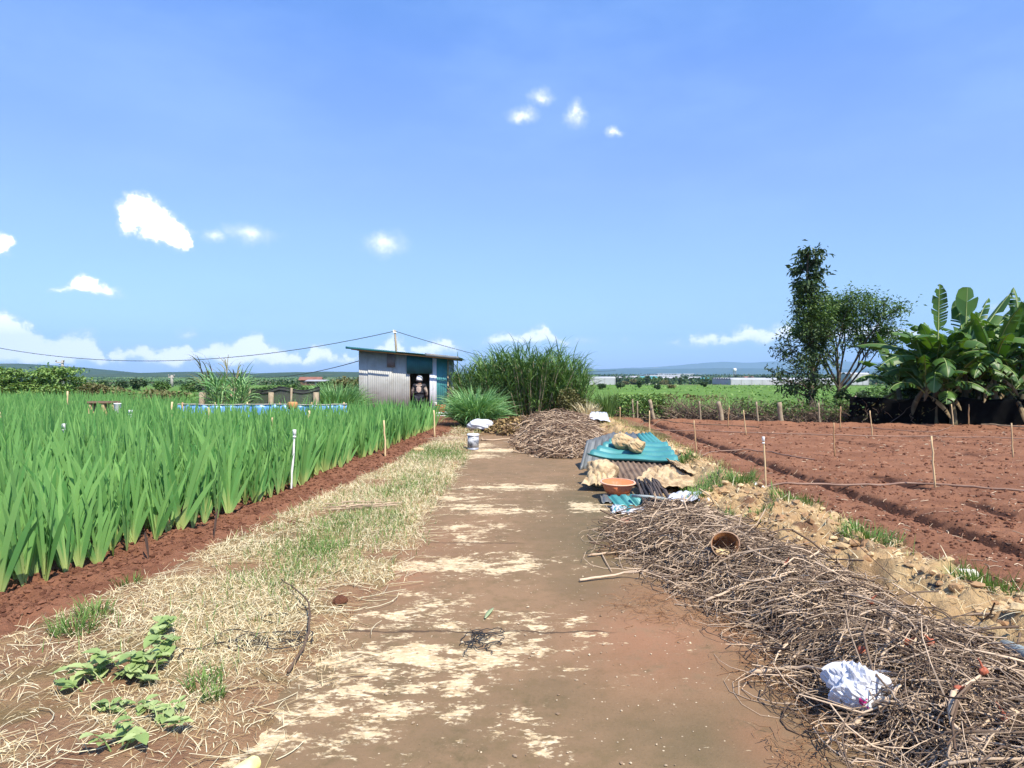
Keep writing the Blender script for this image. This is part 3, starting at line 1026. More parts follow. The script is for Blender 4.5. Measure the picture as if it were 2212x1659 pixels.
tag(mb.build("path_pebbles", mk("path_pebble", (0.45, 0.34, 0.22), (0.3, 0.2, 0.12), scale=9, tint=((0.16, 0.10, 0.06), (0.62, 0.52, 0.36))), None, False), "small pebbles and grit scattered over the path", "pebbles", kind="stuff")
mb = MB()
n = 900
Y = 4 + 16 * rs.random(n) ** 1.4
X = 3.5 + (0.8 * Y - 2.6) * rs.random(n)
a = rs.uniform(0, 2 * PI, n)
L = rs.uniform(0.03, 0.13, n)
P = np.stack([np.stack([X - np.cos(a) * L / 2, Y - np.sin(a) * L / 2, 0 * X], 1), np.stack([X, Y, 0 * X], 1), np.stack([X + np.cos(a + .4) * L / 2, Y + np.sin(a + .4) * L / 2, 0 * X], 1)], 1)
P[:, :, 2] = field_z(P[:, :, 0], P[:, :, 1]) + 0.008
tubes(mb, P, (0.002 + 0.0025 * rs.random(n))[:, None] * (0.8 + 0.05 * Y)[:, None] * np.ones(3), sides=4)
tag(mb.build("field_straws", mk("pale_field_straw", (0.5, 0.37, 0.24), (0.36, 0.24, 0.15), tint=((0.25, 0.14, 0.09), (0.66, 0.54, 0.38))), None, False), "bits of pale root and straw strewn over the tilled field", "straw", kind="stuff")
# ------------------------------------------------------------------ materials of plants
M_glad = mk("sword_leaf_green", (0.19, 0.40, 0.105), (0.145, 0.33, 0.085), scale=5, rough=0.6, spec=0.12, tint=((0.07, 0.22, 0.065), (0.24, 0.44, 0.14)), along=((0.40, 0.48, 0.17), 0.02, 0.30), trans=0.32, backlit=(1.1, 1.15, 0.5))
M_straw = mk("dry_straw", (0.56, 0.46, 0.24), (0.46, 0.35, 0.17), scale=3, rough=0.8, tint=((0.44, 0.33, 0.17), (0.82, 0.77, 0.55)), trans=0.15, backlit=(1, 0.95, 0.7))
M_grass = mk("fresh_grass", (0.12, 0.24, 0.05), (0.09, 0.18, 0.04), scale=3, rough=0.6, tint=((0.08, 0.16, 0.035), (0.20, 0.30, 0.08)), trans=0.25)
M_lemon = mk("lemongrass_blade", (0.19, 0.40, 0.13), (0.14, 0.32, 0.10), scale=3, rough=0.5, tint=((0.08, 0.23, 0.07), (0.36, 0.55, 0.24)), along=((0.16, 0.20, 0.09), 0.0, 0.25), trans=0.25)
M_cane = mk("cane_leaf", (0.09, 0.19, 0.05), (0.06, 0.14, 0.04), scale=2, rough=0.5, tint=((0.04, 0.11, 0.03), (0.22, 0.35, 0.11)), trans=0.28)
M_dryleaf = mk("dead_leaf", (0.26, 0.17, 0.08), (0.16, 0.10, 0.05), scale=3, rough=0.85, tint=((0.10, 0.055, 0.03), (0.42, 0.30, 0.13)), trans=0.1)
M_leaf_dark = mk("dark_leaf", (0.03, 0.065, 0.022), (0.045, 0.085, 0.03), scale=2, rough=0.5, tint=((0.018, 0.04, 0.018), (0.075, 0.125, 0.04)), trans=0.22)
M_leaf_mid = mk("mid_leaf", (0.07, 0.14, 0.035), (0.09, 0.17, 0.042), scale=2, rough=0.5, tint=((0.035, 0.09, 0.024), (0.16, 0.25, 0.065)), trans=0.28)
M_leaf_lit = mk("bright_leaf", (0.14, 0.26, 0.065), (0.17, 0.29, 0.07), scale=2, rough=0.5, tint=((0.075, 0.17, 0.045), (0.26, 0.38, 0.11)), trans=0.3)
M_leaf_brown = mk("olive_leaf", (0.13, 0.13, 0.045), (0.16, 0.15, 0.06), scale=2, rough=0.6, tint=((0.07, 0.09, 0.03), (0.24, 0.21, 0.09)), trans=0.2)
M_bark = mk("grey_bark", (0.09, 0.07, 0.05), (0.14, 0.11, 0.08), scale=9, rough=0.9, bump=0.6, bscale=30)
M_twig = mk("dead_twig", (0.20, 0.135, 0.09), (0.13, 0.085, 0.06), scale=12, rough=0.85, tint=((0.07, 0.043, 0.028), (0.68, 0.52, 0.36)), bump=0.3, bscale=60)
M_twig_red = mk("reddish_stem", (0.27, 0.175, 0.11), (0.18, 0.11, 0.07), scale=12, rough=0.85, tint=((0.085, 0.048, 0.03), (0.54, 0.41, 0.28)))
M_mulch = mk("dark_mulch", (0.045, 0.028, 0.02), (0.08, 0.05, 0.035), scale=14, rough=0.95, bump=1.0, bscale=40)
M_weed = mk("weed_leaf", (0.32, 0.42, 0.16), (0.25, 0.35, 0.12), scale=6, rough=0.55, tint=((0.20, 0.30, 0.09), (0.42, 0.50, 0.22)), trans=0.25)

# ------------------------------------------------------------------ the sword-leaved crop
def glad_mesh(mb, bases, scale, phi, rs, nleaf=7, seg=4):
    """equitant fans: every leaf lies in the plane of its fan"""
    n = len(bases)
    for k in range(nleaf):
        t = (k / (nleaf - 1)) * 2 - 1
        sgn = np.sign(t + 1e-6)
        lean = (0.06 + 0.27 * abs(t)) * np.ones(n) + rs.normal(0, 0.09, n)
        L = scale * (0.98 - 0.38 * abs(t) + rs.normal(0, 0.10, n))
        Wd = scale * rs.uniform(0.035, 0.055, n)
        ph = phi + rs.normal(0, 0.10, n)
        hd = np.where(sgn > 0, ph, ph + PI)
        off = (0.012 * t)
        b = bases + np.stack([off * np.cos(phi), off * np.sin(phi), rs.uniform(0, .02, n) + 0.05 * (1 - abs(t))], 1)
        ribbons(mb, b, hd, L, Wd, lean, rs.normal(0.10, 0.10, n) + 0.05, seg=seg, twist=PI / 2 + rs.normal(0, 0.35, n), tint=np.clip(rs.normal(0.5, 0.28, n), 0, 1),
                prof=lambda u: np.interp(u, [0, 0.12, 0.45, 0.75, 0.92, 1], [0.55, 0.75, 1, 0.8, 0.35, 0.03]), power=1.5)


# planting: rows along the edge of the bed
rows = []
k = 0
o = 0.0
while o < 26:
    ymax = 17.4
    y0, y1 = 4.5, 20.6
    step = 0.165 if o < 8 else 0.2
    yy = np.arange(y0, 33, step)
    yy = yy + rng.normal(0, 0.03, len(yy))
    x = crop_edge(np.minimum(yy, 21)) - o + rng.normal(0, 0.03, len(yy))
    rows.append(np.stack([x, yy], 1))
    k += 1
    o += (0.19 if k % 5 else 0.34) if o < 8 else 0.25
pts = np.concatenate(rows)


def back_limit(x):
    # crop stops in front of the shed, the blue liner and, further left, at the thicket
    return np.interp(x, [-26, -15, -9.9, -9.3, -6.8, -6.2, -2.3], [29.5, 29.5, 29.5, 17.3, 17.3, 19.6, 20.3])


keep = (pts[:, 1] < back_limit(pts[:, 0])) & (np.abs(pts[:, 0] / pts[:, 1]) < 0.86)
keep &= ~((pts[:, 0] < -9.5) & (pts[:, 1] > 23.0) & (pts[:, 1] < 23.6))
keep &= rng.random(len(pts)) > 0.05
pts = pts[keep]
hz = crop_z(pts[:, 0], pts[:, 1])
P3 = np.stack([pts[:, 0], pts[:, 1], hz - 0.015], 1)
vis = pts[:, 1] + np.maximum(0, crop_edge(pts[:, 1]) - pts[:, 0]) * 1.6   # nearest and least hidden first
order = np.argsort(vis)
ind, rest = order[:300], order[300:]
var = []
for i in range(10):
    mb = MB()
    rs = np.random.default_rng(500 + i)
    glad_mesh(mb, np.zeros((1, 3)), 0.90, np.array([0.0]), rs, nleaf=7 + i % 2, seg=6)
    o_ = mb.build("gladiolus_plant", M_glad)
    var.append(o_.data)
    COL.objects.unlink(o_)
    bpy.data.objects.remove(o_)
for j, i in enumerate(ind):
    o_ = bpy.data.objects.new("gladiolus_plant", var[int(rng.integers(10))])
    COL.objects.link(o_)
    o_.location = P3[i]
    o_.rotation_euler = (rng.normal(0, 0.05), rng.normal(0, 0.05), rng.uniform(0, 2 * PI))
    s_ = rng.uniform(0.78, 1.14)
    o_.scale = (s_, s_, s_ * rng.uniform(0.95, 1.06))
    front = crop_edge(pts[i, 1]) - pts[i, 0] < 0.1
    if front:
        tag(o_, "sword-leaved green plant in the outermost row, rooted at the bare red soil strip", "plant", "outer row of the sword-leaved crop")
    else:
        tag(o_, "sword-leaved green plant inside the dense crop, behind its outermost row", "plant", "inner plants of the sword-leaved crop")
mb = MB()
near_ = rest[pts[rest, 1] < 12]
far_ = rest[pts[rest, 1] >= 12]
rs = np.random.default_rng(77)
glad_mesh(mb, P3[near_], rs.uniform(0.72, 1.06, len(near_)), rs.uniform(0, 2 * PI, len(near_)), rs, 7, 4)
glad_mesh(mb, P3[far_], rs.uniform(0.76, 0.98, len(far_)), rs.uniform(0, 2 * PI, len(far_)), rs, 6, 3)
tag(mb.build("crop_leaves", M_glad), "mass of sword-leaved green crop filling the field left of the path", "crop", kind="stuff")

# a few wilted dark leaves hanging at the bed's edge
for (dx, dy) in ((470, 1150), (310, 1170), (275, 1195)):
    pass

# ------------------------------------------------------------------ dry and green grass of the verge
n = 190000
yy = 1.9 + 18.5 * rng.random(n) ** 1.9
xx = verge_edge(yy) + (-0.05 + 1.22 * rng.random(n)) * np.maximum(verge_right(yy) - verge_edge(yy), 0.3)


def blobs(X, Y, lst):
    s = np.zeros_like(X)
    for (cx, cy, rx, ry, a) in lst:
        p = G(cx, cy)
        px = abs(G(cx + rx, cy)[0] - p[0])
        py = abs(G(cx, cy - ry)[1] - G(cx, cy + ry)[1]) / 2
        s = np.maximum(s, a * np.exp(-0.7 * (((X - p[0]) / px) ** 2 + ((Y - p[1]) / py) ** 2)))
    return s


GREENY = [(700, 1190, 80, 60, 1), (760, 1130, 110, 30, .6), (880, 1060, 70, 25, .6), (960, 985, 70, 15, .8), (180, 1370, 60, 30, .5), (450, 1480, 40, 22, .5), (290, 1620, 40, 20, .3), (800, 1150, 90, 40, .6)]
den = blobs(xx, yy, STRAWY)
gr = blobs(xx, yy, GREENY)
kp = rng.random(n) < np.clip(0.06 + den * 0.95 * smooth(0.25, 0.6, fbm(xx * 1.8, yy * 1.8, 91)), 0, 1)
xx, yy, den, gr = xx[kp], yy[kp], den[kp], gr[kp]
isg = rng.random(len(xx)) < gr * 0.55
zz = verge_z(xx, yy)
b = np.stack([xx, yy, zz], 1)
mb = MB()
m_ = ~isg
sc_ = np.clip(0.8 + 0.03 * yy[m_], 0.8, 1.3)
ribbons(mb, b[m_], rng.random(m_.sum()) * 2 * PI, rng.uniform(0.03, 0.12, m_.sum()) * sc_, rng.uniform(0.0022, 0.0042, m_.sum()) * (0.8 + 0.08 * yy[m_]), rng.uniform(0.5, 1.4, m_.sum()), rng.uniform(-0.3, 2.4, m_.sum()), seg=4, prof=lambda u: np.interp(u, [0, 0.5, 1], [1, 0.9, 0.25]), twist=rng.normal(0, 0.6, m_.sum()))
tag(mb.build("dry_grass", M_straw), "matted pale dry grass covering the verge beside the path", "grass", kind="stuff")
mb = MB()
gm = isg.sum()
ribbons(mb, b[isg], rng.random(gm) * 2 * PI, rng.uniform(0.05, 0.14, gm), rng.uniform(0.003, 0.005, gm) * (0.9 + 0.08 * yy[isg]), rng.uniform(0.1, 0.9, gm), rng.uniform(0, 0.8, gm), seg=3, prof=lambda u: np.interp(u, [0, 0.5, 1], [1, 0.8, 0.1]))
tag(mb.build("verge_grass", M_grass), "thin green grass growing through the dry verge", "grass", kind="stuff")
# long straws lying flat, raked along the verge
n = 1500
yy = 1.9 + 14 * rng.random(n) ** 1.7
xx = verge_edge(yy) + (-0.05 + 1.25 * rng.random(n)) * np.maximum(verge_right(yy) - verge_edge(yy), 0.3)
kp = rng.random(n) < np.clip(0.35 + blobs(xx, yy, STRAWY), 0, 1)
xx, yy = xx[kp], yy[kp]
n = len(xx)
hd = PI / 2 + rng.normal(-0.6, 0.7, n)
L = rng.uniform(0.12, 0.42, n)
K = 5
s = np.linspace(-0.5, 0.5, K)
cv = rng.normal(0, 0.5, n)
P = np.zeros((n, K, 3))
for i in range(K):
    a = hd + cv * s[i]
    P[:, i, 0] = xx + np.cos(a) * L * s[i]
    P[:, i, 1] = yy + np.sin(a) * L * s[i]
P[:, :, 2] = np.maximum(verge_z(P[:, :, 0], P[:, :, 1]), 0.0) + rng.uniform(0.004, 0.03, n)[:, None]
mb = MB()
tubes(mb, P, rng.uniform(0.0012, 0.0026, n)[:, None] * np.ones(K), sides=3)
tag(mb.build("loose_straw", M_straw), "long loose straws lying across the verge", "straw", kind="stuff")
# ------------------------------------------------------------------ materials of made things
M_tin = mk("weathered_tin", (0.43, 0.435, 0.40), (0.35, 0.35, 0.32), scale=2.5, rough=0.55, metal=0.15, spec=0.4, stain=(0.27, 0.24, 0.21), stain_scale=2.2, stain_t=(0.58, 0.75))
M_tin_dark = mk("dark_grey_tin", (0.16, 0.175, 0.18), (0.11, 0.12, 0.125), scale=3, rough=0.5, metal=0.2, stain=(0.2, 0.17, 0.13), stain_scale=4)
M_tin_white = mk("pale_tin", (0.66, 0.68, 0.70), (0.55, 0.57, 0.6), scale=3, rough=0.5, metal=0.1, stain=(0.4, 0.38, 0.34), stain_scale=4, stain_t=(0.6, 0.75))
M_teal = mk("teal_painted_tin", (0.045, 0.20, 0.205), (0.06, 0.25, 0.25), scale=3.5, rough=0.42, metal=0.1, spec=0.5, stain=(0.16, 0.25, 0.25), stain_scale=6, stain_t=(0.6, 0.78))
M_teal_dark = mk("dark_teal_tin", (0.02, 0.10, 0.11), (0.025, 0.13, 0.14), scale=3, rough=0.5, metal=0.1)
M_fibre = mk("grey_brown_fibre_sheet", (0.14, 0.095, 0.068), (0.20, 0.145, 0.105), scale=5, rough=0.9, stain=(0.075, 0.05, 0.04), stain_scale=6, stain_t=(0.52, 0.7))
M_wood = mk("raw_wood", (0.42, 0.29, 0.16), (0.30, 0.20, 0.11), scale=10, rough=0.8, tint=((0.26, 0.16, 0.09), (0.55, 0.41, 0.24)))
M_bamboo = mk("bamboo_stake", (0.52, 0.37, 0.18), (0.36, 0.23, 0.11), scale=14, rough=0.6, tint=((0.32, 0.18, 0.09), (0.66, 0.51, 0.29)))
M_postwood = mk("grey_post_wood", (0.34, 0.28, 0.19), (0.24, 0.19, 0.13), scale=9, rough=0.9, bump=0.5)
M_white = mk("white_plastic", (0.78, 0.78, 0.77), (0.70, 0.70, 0.69), scale=4, rough=0.45)
M_bag = mk("white_bag_film", (0.70, 0.71, 0.75), (0.60, 0.62, 0.68), scale=5, rough=0.35, trans=0.2, backlit=(1, 1, 1.05), spec=0.5)
M_black = mk("black_plastic", (0.018, 0.018, 0.02), (0.03, 0.03, 0.032), scale=5, rough=0.5)
M_cloth = mk("old_beige_canvas", (0.52, 0.40, 0.24), (0.40, 0.30, 0.175), scale=6, rough=0.9, stain=(0.24, 0.16, 0.09), stain_scale=5, stain_t=(0.45, 0.66), bump=0.4, bscale=18)
M_orange = mk("orange_plastic", (0.62, 0.20, 0.085), (0.55, 0.17, 0.075), scale=3, rough=0.45, stain=(0.5, 0.28, 0.18), stain_scale=7, stain_t=(0.55, 0.75))
M_red = mk("red_plastic", (0.55, 0.075, 0.045), (0.46, 0.06, 0.035), scale=3, rough=0.4)
M_rock = mk("yellow_rock", (0.52, 0.39, 0.22), (0.40, 0.27, 0.14), scale=4, rough=0.9, stain=(0.22, 0.13, 0.07), stain_scale=4, stain_t=(0.55, 0.72), bump=0.8, bscale=14)
M_conc = mk("grey_concrete", (0.36, 0.34, 0.31), (0.28, 0.265, 0.24), scale=6, rough=0.9, bump=0.3)
M_pipe = mk("grey_pipe", (0.30, 0.34, 0.33), (0.22, 0.25, 0.245), scale=6, rough=0.5)
M_hose = mk("brown_hose", (0.20, 0.12, 0.085), (0.27, 0.17, 0.12), scale=4, rough=0.6)
M_cable = mk("dark_cable", (0.05, 0.055, 0.07), rough=0.6)
M_inside = mk("dim_interior", (0.05, 0.05, 0.05), (0.035, 0.033, 0.03), scale=2, rough=0.95)


def corr(mb, p00, p10, p11, p01, n, amp, thick=0.004, bend=None, nv=8, trap=False, tint=0.5, wav=0.0, seed=0):
    """corrugated sheet: ribs run along v (p00->p01), n waves along u (p00->p10)"""
    p00, p10, p11, p01 = [np.asarray(p, float) for p in (p00, p10, p11, p01)]
    nn = np.cross(p10 - p00, p01 - p00)
    nn /= np.linalg.norm(nn)

    def fn(U, V):
        u, v = U[..., None], V[..., None]
        P = (p00 * (1 - u) + p10 * u) * (1 - v) + (p01 * (1 - u) + p11 * u) * v
        w = np.sin(U * n * 2 * PI)
        if trap:
            w = np.clip(w * 2.2 - 0.9, -1, 1)
        d = amp * w
        if bend is not None:
            d = d + bend(U, V)
        if wav:
            d = d + wav * (fbm(U * 4 + seed, V * 4, seed, 3) - 0.5)
        return P + nn * d[..., None]

    surf(mb, fn, int(n * 8) + 1, nv, thick, tint=tint)


def xz(dx, dy, Y):
    p = At(dx, dy, Y)
    return p[0], p[2]


# ------------------------------------------------------------------ tin shed at the end of the path
YF = 26.0
XL, XR = At(775, 800, YF)[0], At(966, 800, YF)[0]
XD0, XD1 = At(885, 800, YF)[0], At(928, 800, YF)[0]
XW1 = At(942, 800, YF)[0]
ZD = At(900, 807, YF)[2]
roofL, roofR = At(776, 753.5, YF)[2], At(966, 772.5, YF)[2]


def roofz(x):
    return np.interp(x, [XL - 1, XR + 1], [roofL - (roofR - roofL) / (XR - XL), roofR + (roofR - roofL) / (XR - XL)])


shed = thing("tin_shed", "grey corrugated tin shed with a lean-to roof and open doorway at the path's end", "shed", (0.5 * (XL + XR), YF + 1.5, 0))
SL = np.array(shed.location)


def panel(name, x0, x1, z0, z1, y, mat_, pitch=0.085, top=None, amp=0.004, label=None, lean=0.0):
    mb = MB()
    t0 = z1 if top is None else top(x0)
    t1 = z1 if top is None else top(x1)
    corr(mb, (x0, y, z0), (x1, y, z0), (x1, y + lean, t1), (x0, y + lean, t0), max(1, (x1 - x0) / pitch), amp, 0.003, nv=3, tint=rng.random())
    o = mb.build(name, mat_, shed, loc=None)
    o.data.transform(Matrix.Translation(-Vector(SL)))
    if label:
        o["label"] = label
    return o


def part(mb, name, mat_, root, smooth_=True, label=None):
    o = mb.build(name, mat_, root, smooth_)
    o.data.transform(Matrix.Translation(-Vector(root.location)))
    if label:
        o["label"] = label
    return o


xa, xb = At(795, 800, YF)[0], At(845, 800, YF)[0]
M_tin_stain = mk("stained_tin", (0.13, 0.13, 0.13), (0.2, 0.2, 0.2), scale=4, rough=0.7, metal=0.1)
panel("wall_panel", XL, xa + 0.05, 0, 0, YF + 0.01, M_tin, top=lambda x: roofz(x) - 0.03)
panel("wall_panel", xa, xb + 0.04, 0, 0, YF - 0.015, M_tin, top=lambda x: roofz(x) - 0.03)
panel("wall_panel", xb, XD0, 0, 0, YF + 0.012, M_tin, top=lambda x: roofz(x) - 0.03)
xv0, xv1, zv = At(834, 0, YF)[0], At(851, 0, YF)[0], At(840, 793, YF)[2]
panel("vent_patch", xv0, xv1, zv, 0, YF - 0.05, M_tin_stain, top=lambda x: roofz(x) - 0.06, label="dark stained tin patch under the roof")
panel("lintel_panel", At(877, 0, YF)[0], At(933, 0, YF)[0], ZD, 0, YF - 0.06, M_teal_dark, top=lambda x: roofz(x) - 0.04, label="dark green sheet above the doorway")
panel("wall_panel", XD1, XW1 + 0.02, 0.0, 0, YF - 0.02, M_tin_white, pitch=0.13, top=lambda x: roofz(x) - 0.1, label="whitish sheet right of the doorway")
panel("wall_panel", XW1, XR, 0.0, 0, YF + 0.01, M_teal, top=lambda x: roofz(x) - 0.05, label="teal green sheet at the right corner")
# side and back walls, floor
for nm, a_, b_ in (("side_wall", (XR, YF + 0.03), (XR, YF + 3.0)), ("side_wall", (XL, YF + 3.0), (XL, YF + 0.03)), ("back_wall", (XR, YF + 3.0), (XL, YF + 3.0))):
    mb = MB()
    corr(mb, (*a_, 0), (*b_, 0), (*b_, float(roofz(b_[0])) - 0.06), (*a_, float(roofz(a_[0])) - 0.06), 26, 0.012, 0.003, nv=3)
    part(mb, nm, M_tin, shed)
mb = MB()
box(mb, ((XL + XR) / 2, YF + 1.5, 0.0), (XR - XL - 0.1, 2.9, 0.06), bev=0.01)
part(mb, "floor", M_inside, shed)
# corner post showing at the right
mb = MB()
box(mb, (XR + 0.035, YF - 0.01, float(roofz(XR)) / 2 - 0.06), (0.06, 0.06, float(roofz(XR)) - 0.12), bev=0.008, tint=0.9)
part(mb, "corner_post", M_postwood, shed)
mb = MB()
for x in (XD0 - 0.03, XD1 + 0.03):
    box(mb, (x, YF + 0.06, ZD / 2 + 0.02), (0.07, 0.07, ZD), bev=0.008, tint=0.3)
box(mb, ((XD0 + XD1) / 2, YF + 0.06, ZD + 0.045), (XD1 - XD0 + 0.2, 0.07, 0.07), bev=0.008, tint=0.3)
part(mb, "door_frame", M_wood, shed, False)
# roof
rx0, rx1 = At(746, 0, YF - 0.48)[0], At(990, 0, YF - 0.48)[0]
mb = MB()
z0, z1 = At(746, 750, YF - .48)[2], At(990, 772, YF - .48)[2]
corr(mb, (rx0, YF - 0.48, z0), (rx0, YF + 3.3, z0 - 0.02), (rx1, YF + 3.3, z1 - 0.02), (rx1, YF - 0.48, z1), 36, 0.008, 0.004, nv=24, wav=0.05)
roof = part(mb, "roof", M_teal, shed)
mb = MB()
for t_ in (0.06, 0.35, 0.64, 0.93):
    y = YF - 0.35 + t_ * 3.3
    tubes(mb, [[(rx0 + .1, y, z0 - 0.06), (rx1 - .1, y, z1 - 0.06)]], 0.035, sides=6)
part(mb, "purlins", M_wood, shed)
# eaves board along the front edge: folded tin
mb = MB()
corr(mb, (rx0 - 0.02, YF - 0.57, z0 - 0.06), (rx0 + (rx1 - rx0) * 0.44, YF - 0.57, z0 + (z1 - z0) * 0.44 - 0.05), (rx0 + (rx1 - rx0) * 0.44, YF - 0.565, z0 + (z1 - z0) * 0.44 + 0.02), (rx0 - 0.02, YF - 0.565, z0 + 0.03), 1.5, 0.004, 0.006, nv=3)
part(mb, "eaves_board", M_teal_dark, shed)
mb = MB()
corr(mb, (rx0 + (rx1 - rx0) * 0.7, YF - 0.575, z0 + (z1 - z0) * 0.7 - 0.07), (rx1 + 0.02, YF - 0.575, z1 - 0.07), (rx1 + 0.02, YF - 0.565, z1 + 0.03), (rx0 + (rx1 - rx0) * 0.7, YF - 0.565, z0 + (z1 - z0) * 0.7 + 0.04), 1.5, 0.006, 0.006, nv=3)
part(mb, "eaves_board", M_tin_dark, shed, label="dark ragged board at the roof's low end")

# pole behind the roof with the wires
pt = At(853, 716, YF + 3.25)
mb = MB()
tubes(mb, [[(pt[0] + 0.24, YF + 3.25, 0.0), (pt[0] + 0.05, YF + 3.25, pt[2] * 0.8), (pt[0], YF + 3.25, pt[2] + 0.06)]], [0.06, 0.05, 0.042], sides=8, caps=True)
pole = thing("service_pole", "thin grey wooden pole standing up behind the shed roof, carrying two wires", "pole", (pt[0] + 0.24, YF + 3.25, 0))
part(mb, "shaft", M_postwood, pole)
mb = MB()
box(mb, (pt[0], YF + 3.21, pt[2] - 0.05), (0.16, 0.05, 0.05), bev=0.01)
lathe(mb, [(0.0, 0.0), (0.035, 0.0), (0.035, 0.04), (0.02, 0.05), (0.035, 0.06), (0.03, 0.09), (0.0, 0.1)], 10, off=(pt[0] - 0.06, YF + 3.21, pt[2] - 0.03))
part(mb, "insulator", M_white, pole)


def wire(a, b, sag, r=0.008, n=28):
    a, b = np.asarray(a, float), np.asarray(b, float)
    s = np.linspace(0, 1, n)
    P = a[None] * (1 - s[:, None]) + b[None] * s[:, None]
    P[:, 2] -= sag * 4 * s * (1 - s)
    mb = MB()
    tubes(mb, [P], r, sides=6)
    return mb


a_ = np.array([pt[0] - 0.05, YF + 3.2, pt[2]])
o = wire(a_, At(-60, 740, 36), 1.15, 0.016).build("power_line", M_cable)
tag(o, "long sagging wire from the pole behind the shed out over the crop to the left", "wire")
o = wire(a_ + np.array([0.1, 0, 0]), At(1330, 800, 60), 0.7, 0.014).build("power_line", M_cable)
tag(o, "wire falling from the pole behind the shed to the right over the tall grass", "wire")
o = wire((XL - 0.02, YF + 0.2, At(775, 779, YF)[2]), At(500, 807, 48), 0.45, 0.016).build("power_line", M_cable)
tag(o, "lower wire running from the shed's left corner past the reeds", "wire")

# ------------------------------------------------------------------ person in the doorway
def skin_body(name, joints, edges, root, mat_, sub=2, loc=None, parent=None):
    me = bpy.data.meshes.new(name)
    names = list(joints)
    me.from_pydata([joints[k][0] for k in names], [(names.index(a), names.index(b)) for a, b in edges], [])
    o = bpy.data.objects.new(name, me)
    COL.objects.link(o)
    me.materials.append(mat_)
    sk = o.modifiers.new("skin", "SKIN")
    sk.use_smooth_shade = True
    for i, k in enumerate(names):
        r = joints[k][1]
        me.skin_vertices[0].data[i].radius = r if isinstance(r, tuple) else (r, r)
        me.skin_vertices[0].data[i].use_root = k == root
    ss = o.modifiers.new("sub", "SUBSURF")
    ss.levels = ss.render_levels = sub
    if loc is not None:
        o.location = loc
    if parent is not None:
        o.parent = parent
    return o


M_skin = mk("skin", (0.34, 0.18, 0.11), (0.30, 0.155, 0.095), scale=8, rough=0.6)
M_helmet = mk("white_helmet_shell", (0.80, 0.80, 0.80), (0.75, 0.75, 0.75), rough=0.25, spec=0.6)
M_jacket = mk("black_jacket", (0.016, 0.016, 0.022), (0.03, 0.03, 0.038), scale=9, rough=0.85, bump=0.3)
M_sleeve = mk("beige_sleeve", (0.40, 0.32, 0.26), (0.05, 0.04, 0.04), scale=11, rough=0.85, bump=0.3)
M_patch = mk("beige_back_patch", (0.52, 0.40, 0.32), (0.40, 0.31, 0.26), scale=14, rough=0.85)
M_trouser = mk("dark_trousers", (0.02, 0.022, 0.032), (0.03, 0.032, 0.045), scale=8, rough=0.9)
px_, pz_ = xz(907, 880, YF + 0.12)
person = thing("person", "person in a white helmet and black jacket with beige sleeves, walking into the shed doorway", "person", (px_, YF - 0.02, 0.03))
J = {
    "pel": ((0, 0, 0.78), (0.15, 0.11)), "wst": ((0, -0.01, 0.92), (0.135, 0.10)), "chs": ((0, 0.0, 1.10), (0.165, 0.12)), "shl": ((0, 0.02, 1.22), (0.12, 0.09)), "nck": ((0, 0.03, 1.30), (0.055, 0.055)),
    "hd1": ((0, 0.05, 1.385), (0.075, 0.085)), "hd2": ((0, 0.055, 1.46), (0.078, 0.09)),
    "ls": ((-0.185, 0.02, 1.205), (0.062, 0.06)), "le": ((-0.27, 0.0, 0.97), (0.047, 0.047)), "lw": ((-0.25, 0.10, 0.76), (0.034, 0.034)),
    "rs": ((0.185, 0.02, 1.205), (0.062, 0.06)), "re": ((0.28, 0.0, 0.98), (0.047, 0.047)), "rw": ((0.27, 0.10, 0.77), (0.034, 0.034)),
    "lh": ((-0.095, 0, 0.74), (0.10, 0.10)), "lk": ((-0.115, 0.03, 0.42), (0.066, 0.068)), "la": ((-0.12, 0.0, 0.085), (0.046, 0.048)), "lt": ((-0.125, 0.15, 0.035), (0.04, 0.03)),
    "rh": ((0.095, 0, 0.74), (0.10, 0.10)), "rk": ((0.11, 0.05, 0.42), (0.066, 0.068)), "ra": ((0.115, 0.06, 0.085), (0.046, 0.048)), "rt": ((0.12, 0.21, 0.035), (0.04, 0.03)),
}
E = [("pel", "wst"), ("wst", "chs"), ("chs", "shl"), ("shl", "nck"), ("nck", "hd1"), ("hd1", "hd2"), ("shl", "ls"), ("ls", "le"), ("le", "lw"), ("shl", "rs"), ("rs", "re"), ("re", "rw"), ("pel", "lh"), ("lh", "lk"), ("lk", "la"), ("la", "lt"), ("pel", "rh"), ("rh", "rk"), ("rk", "ra"), ("ra", "rt")]
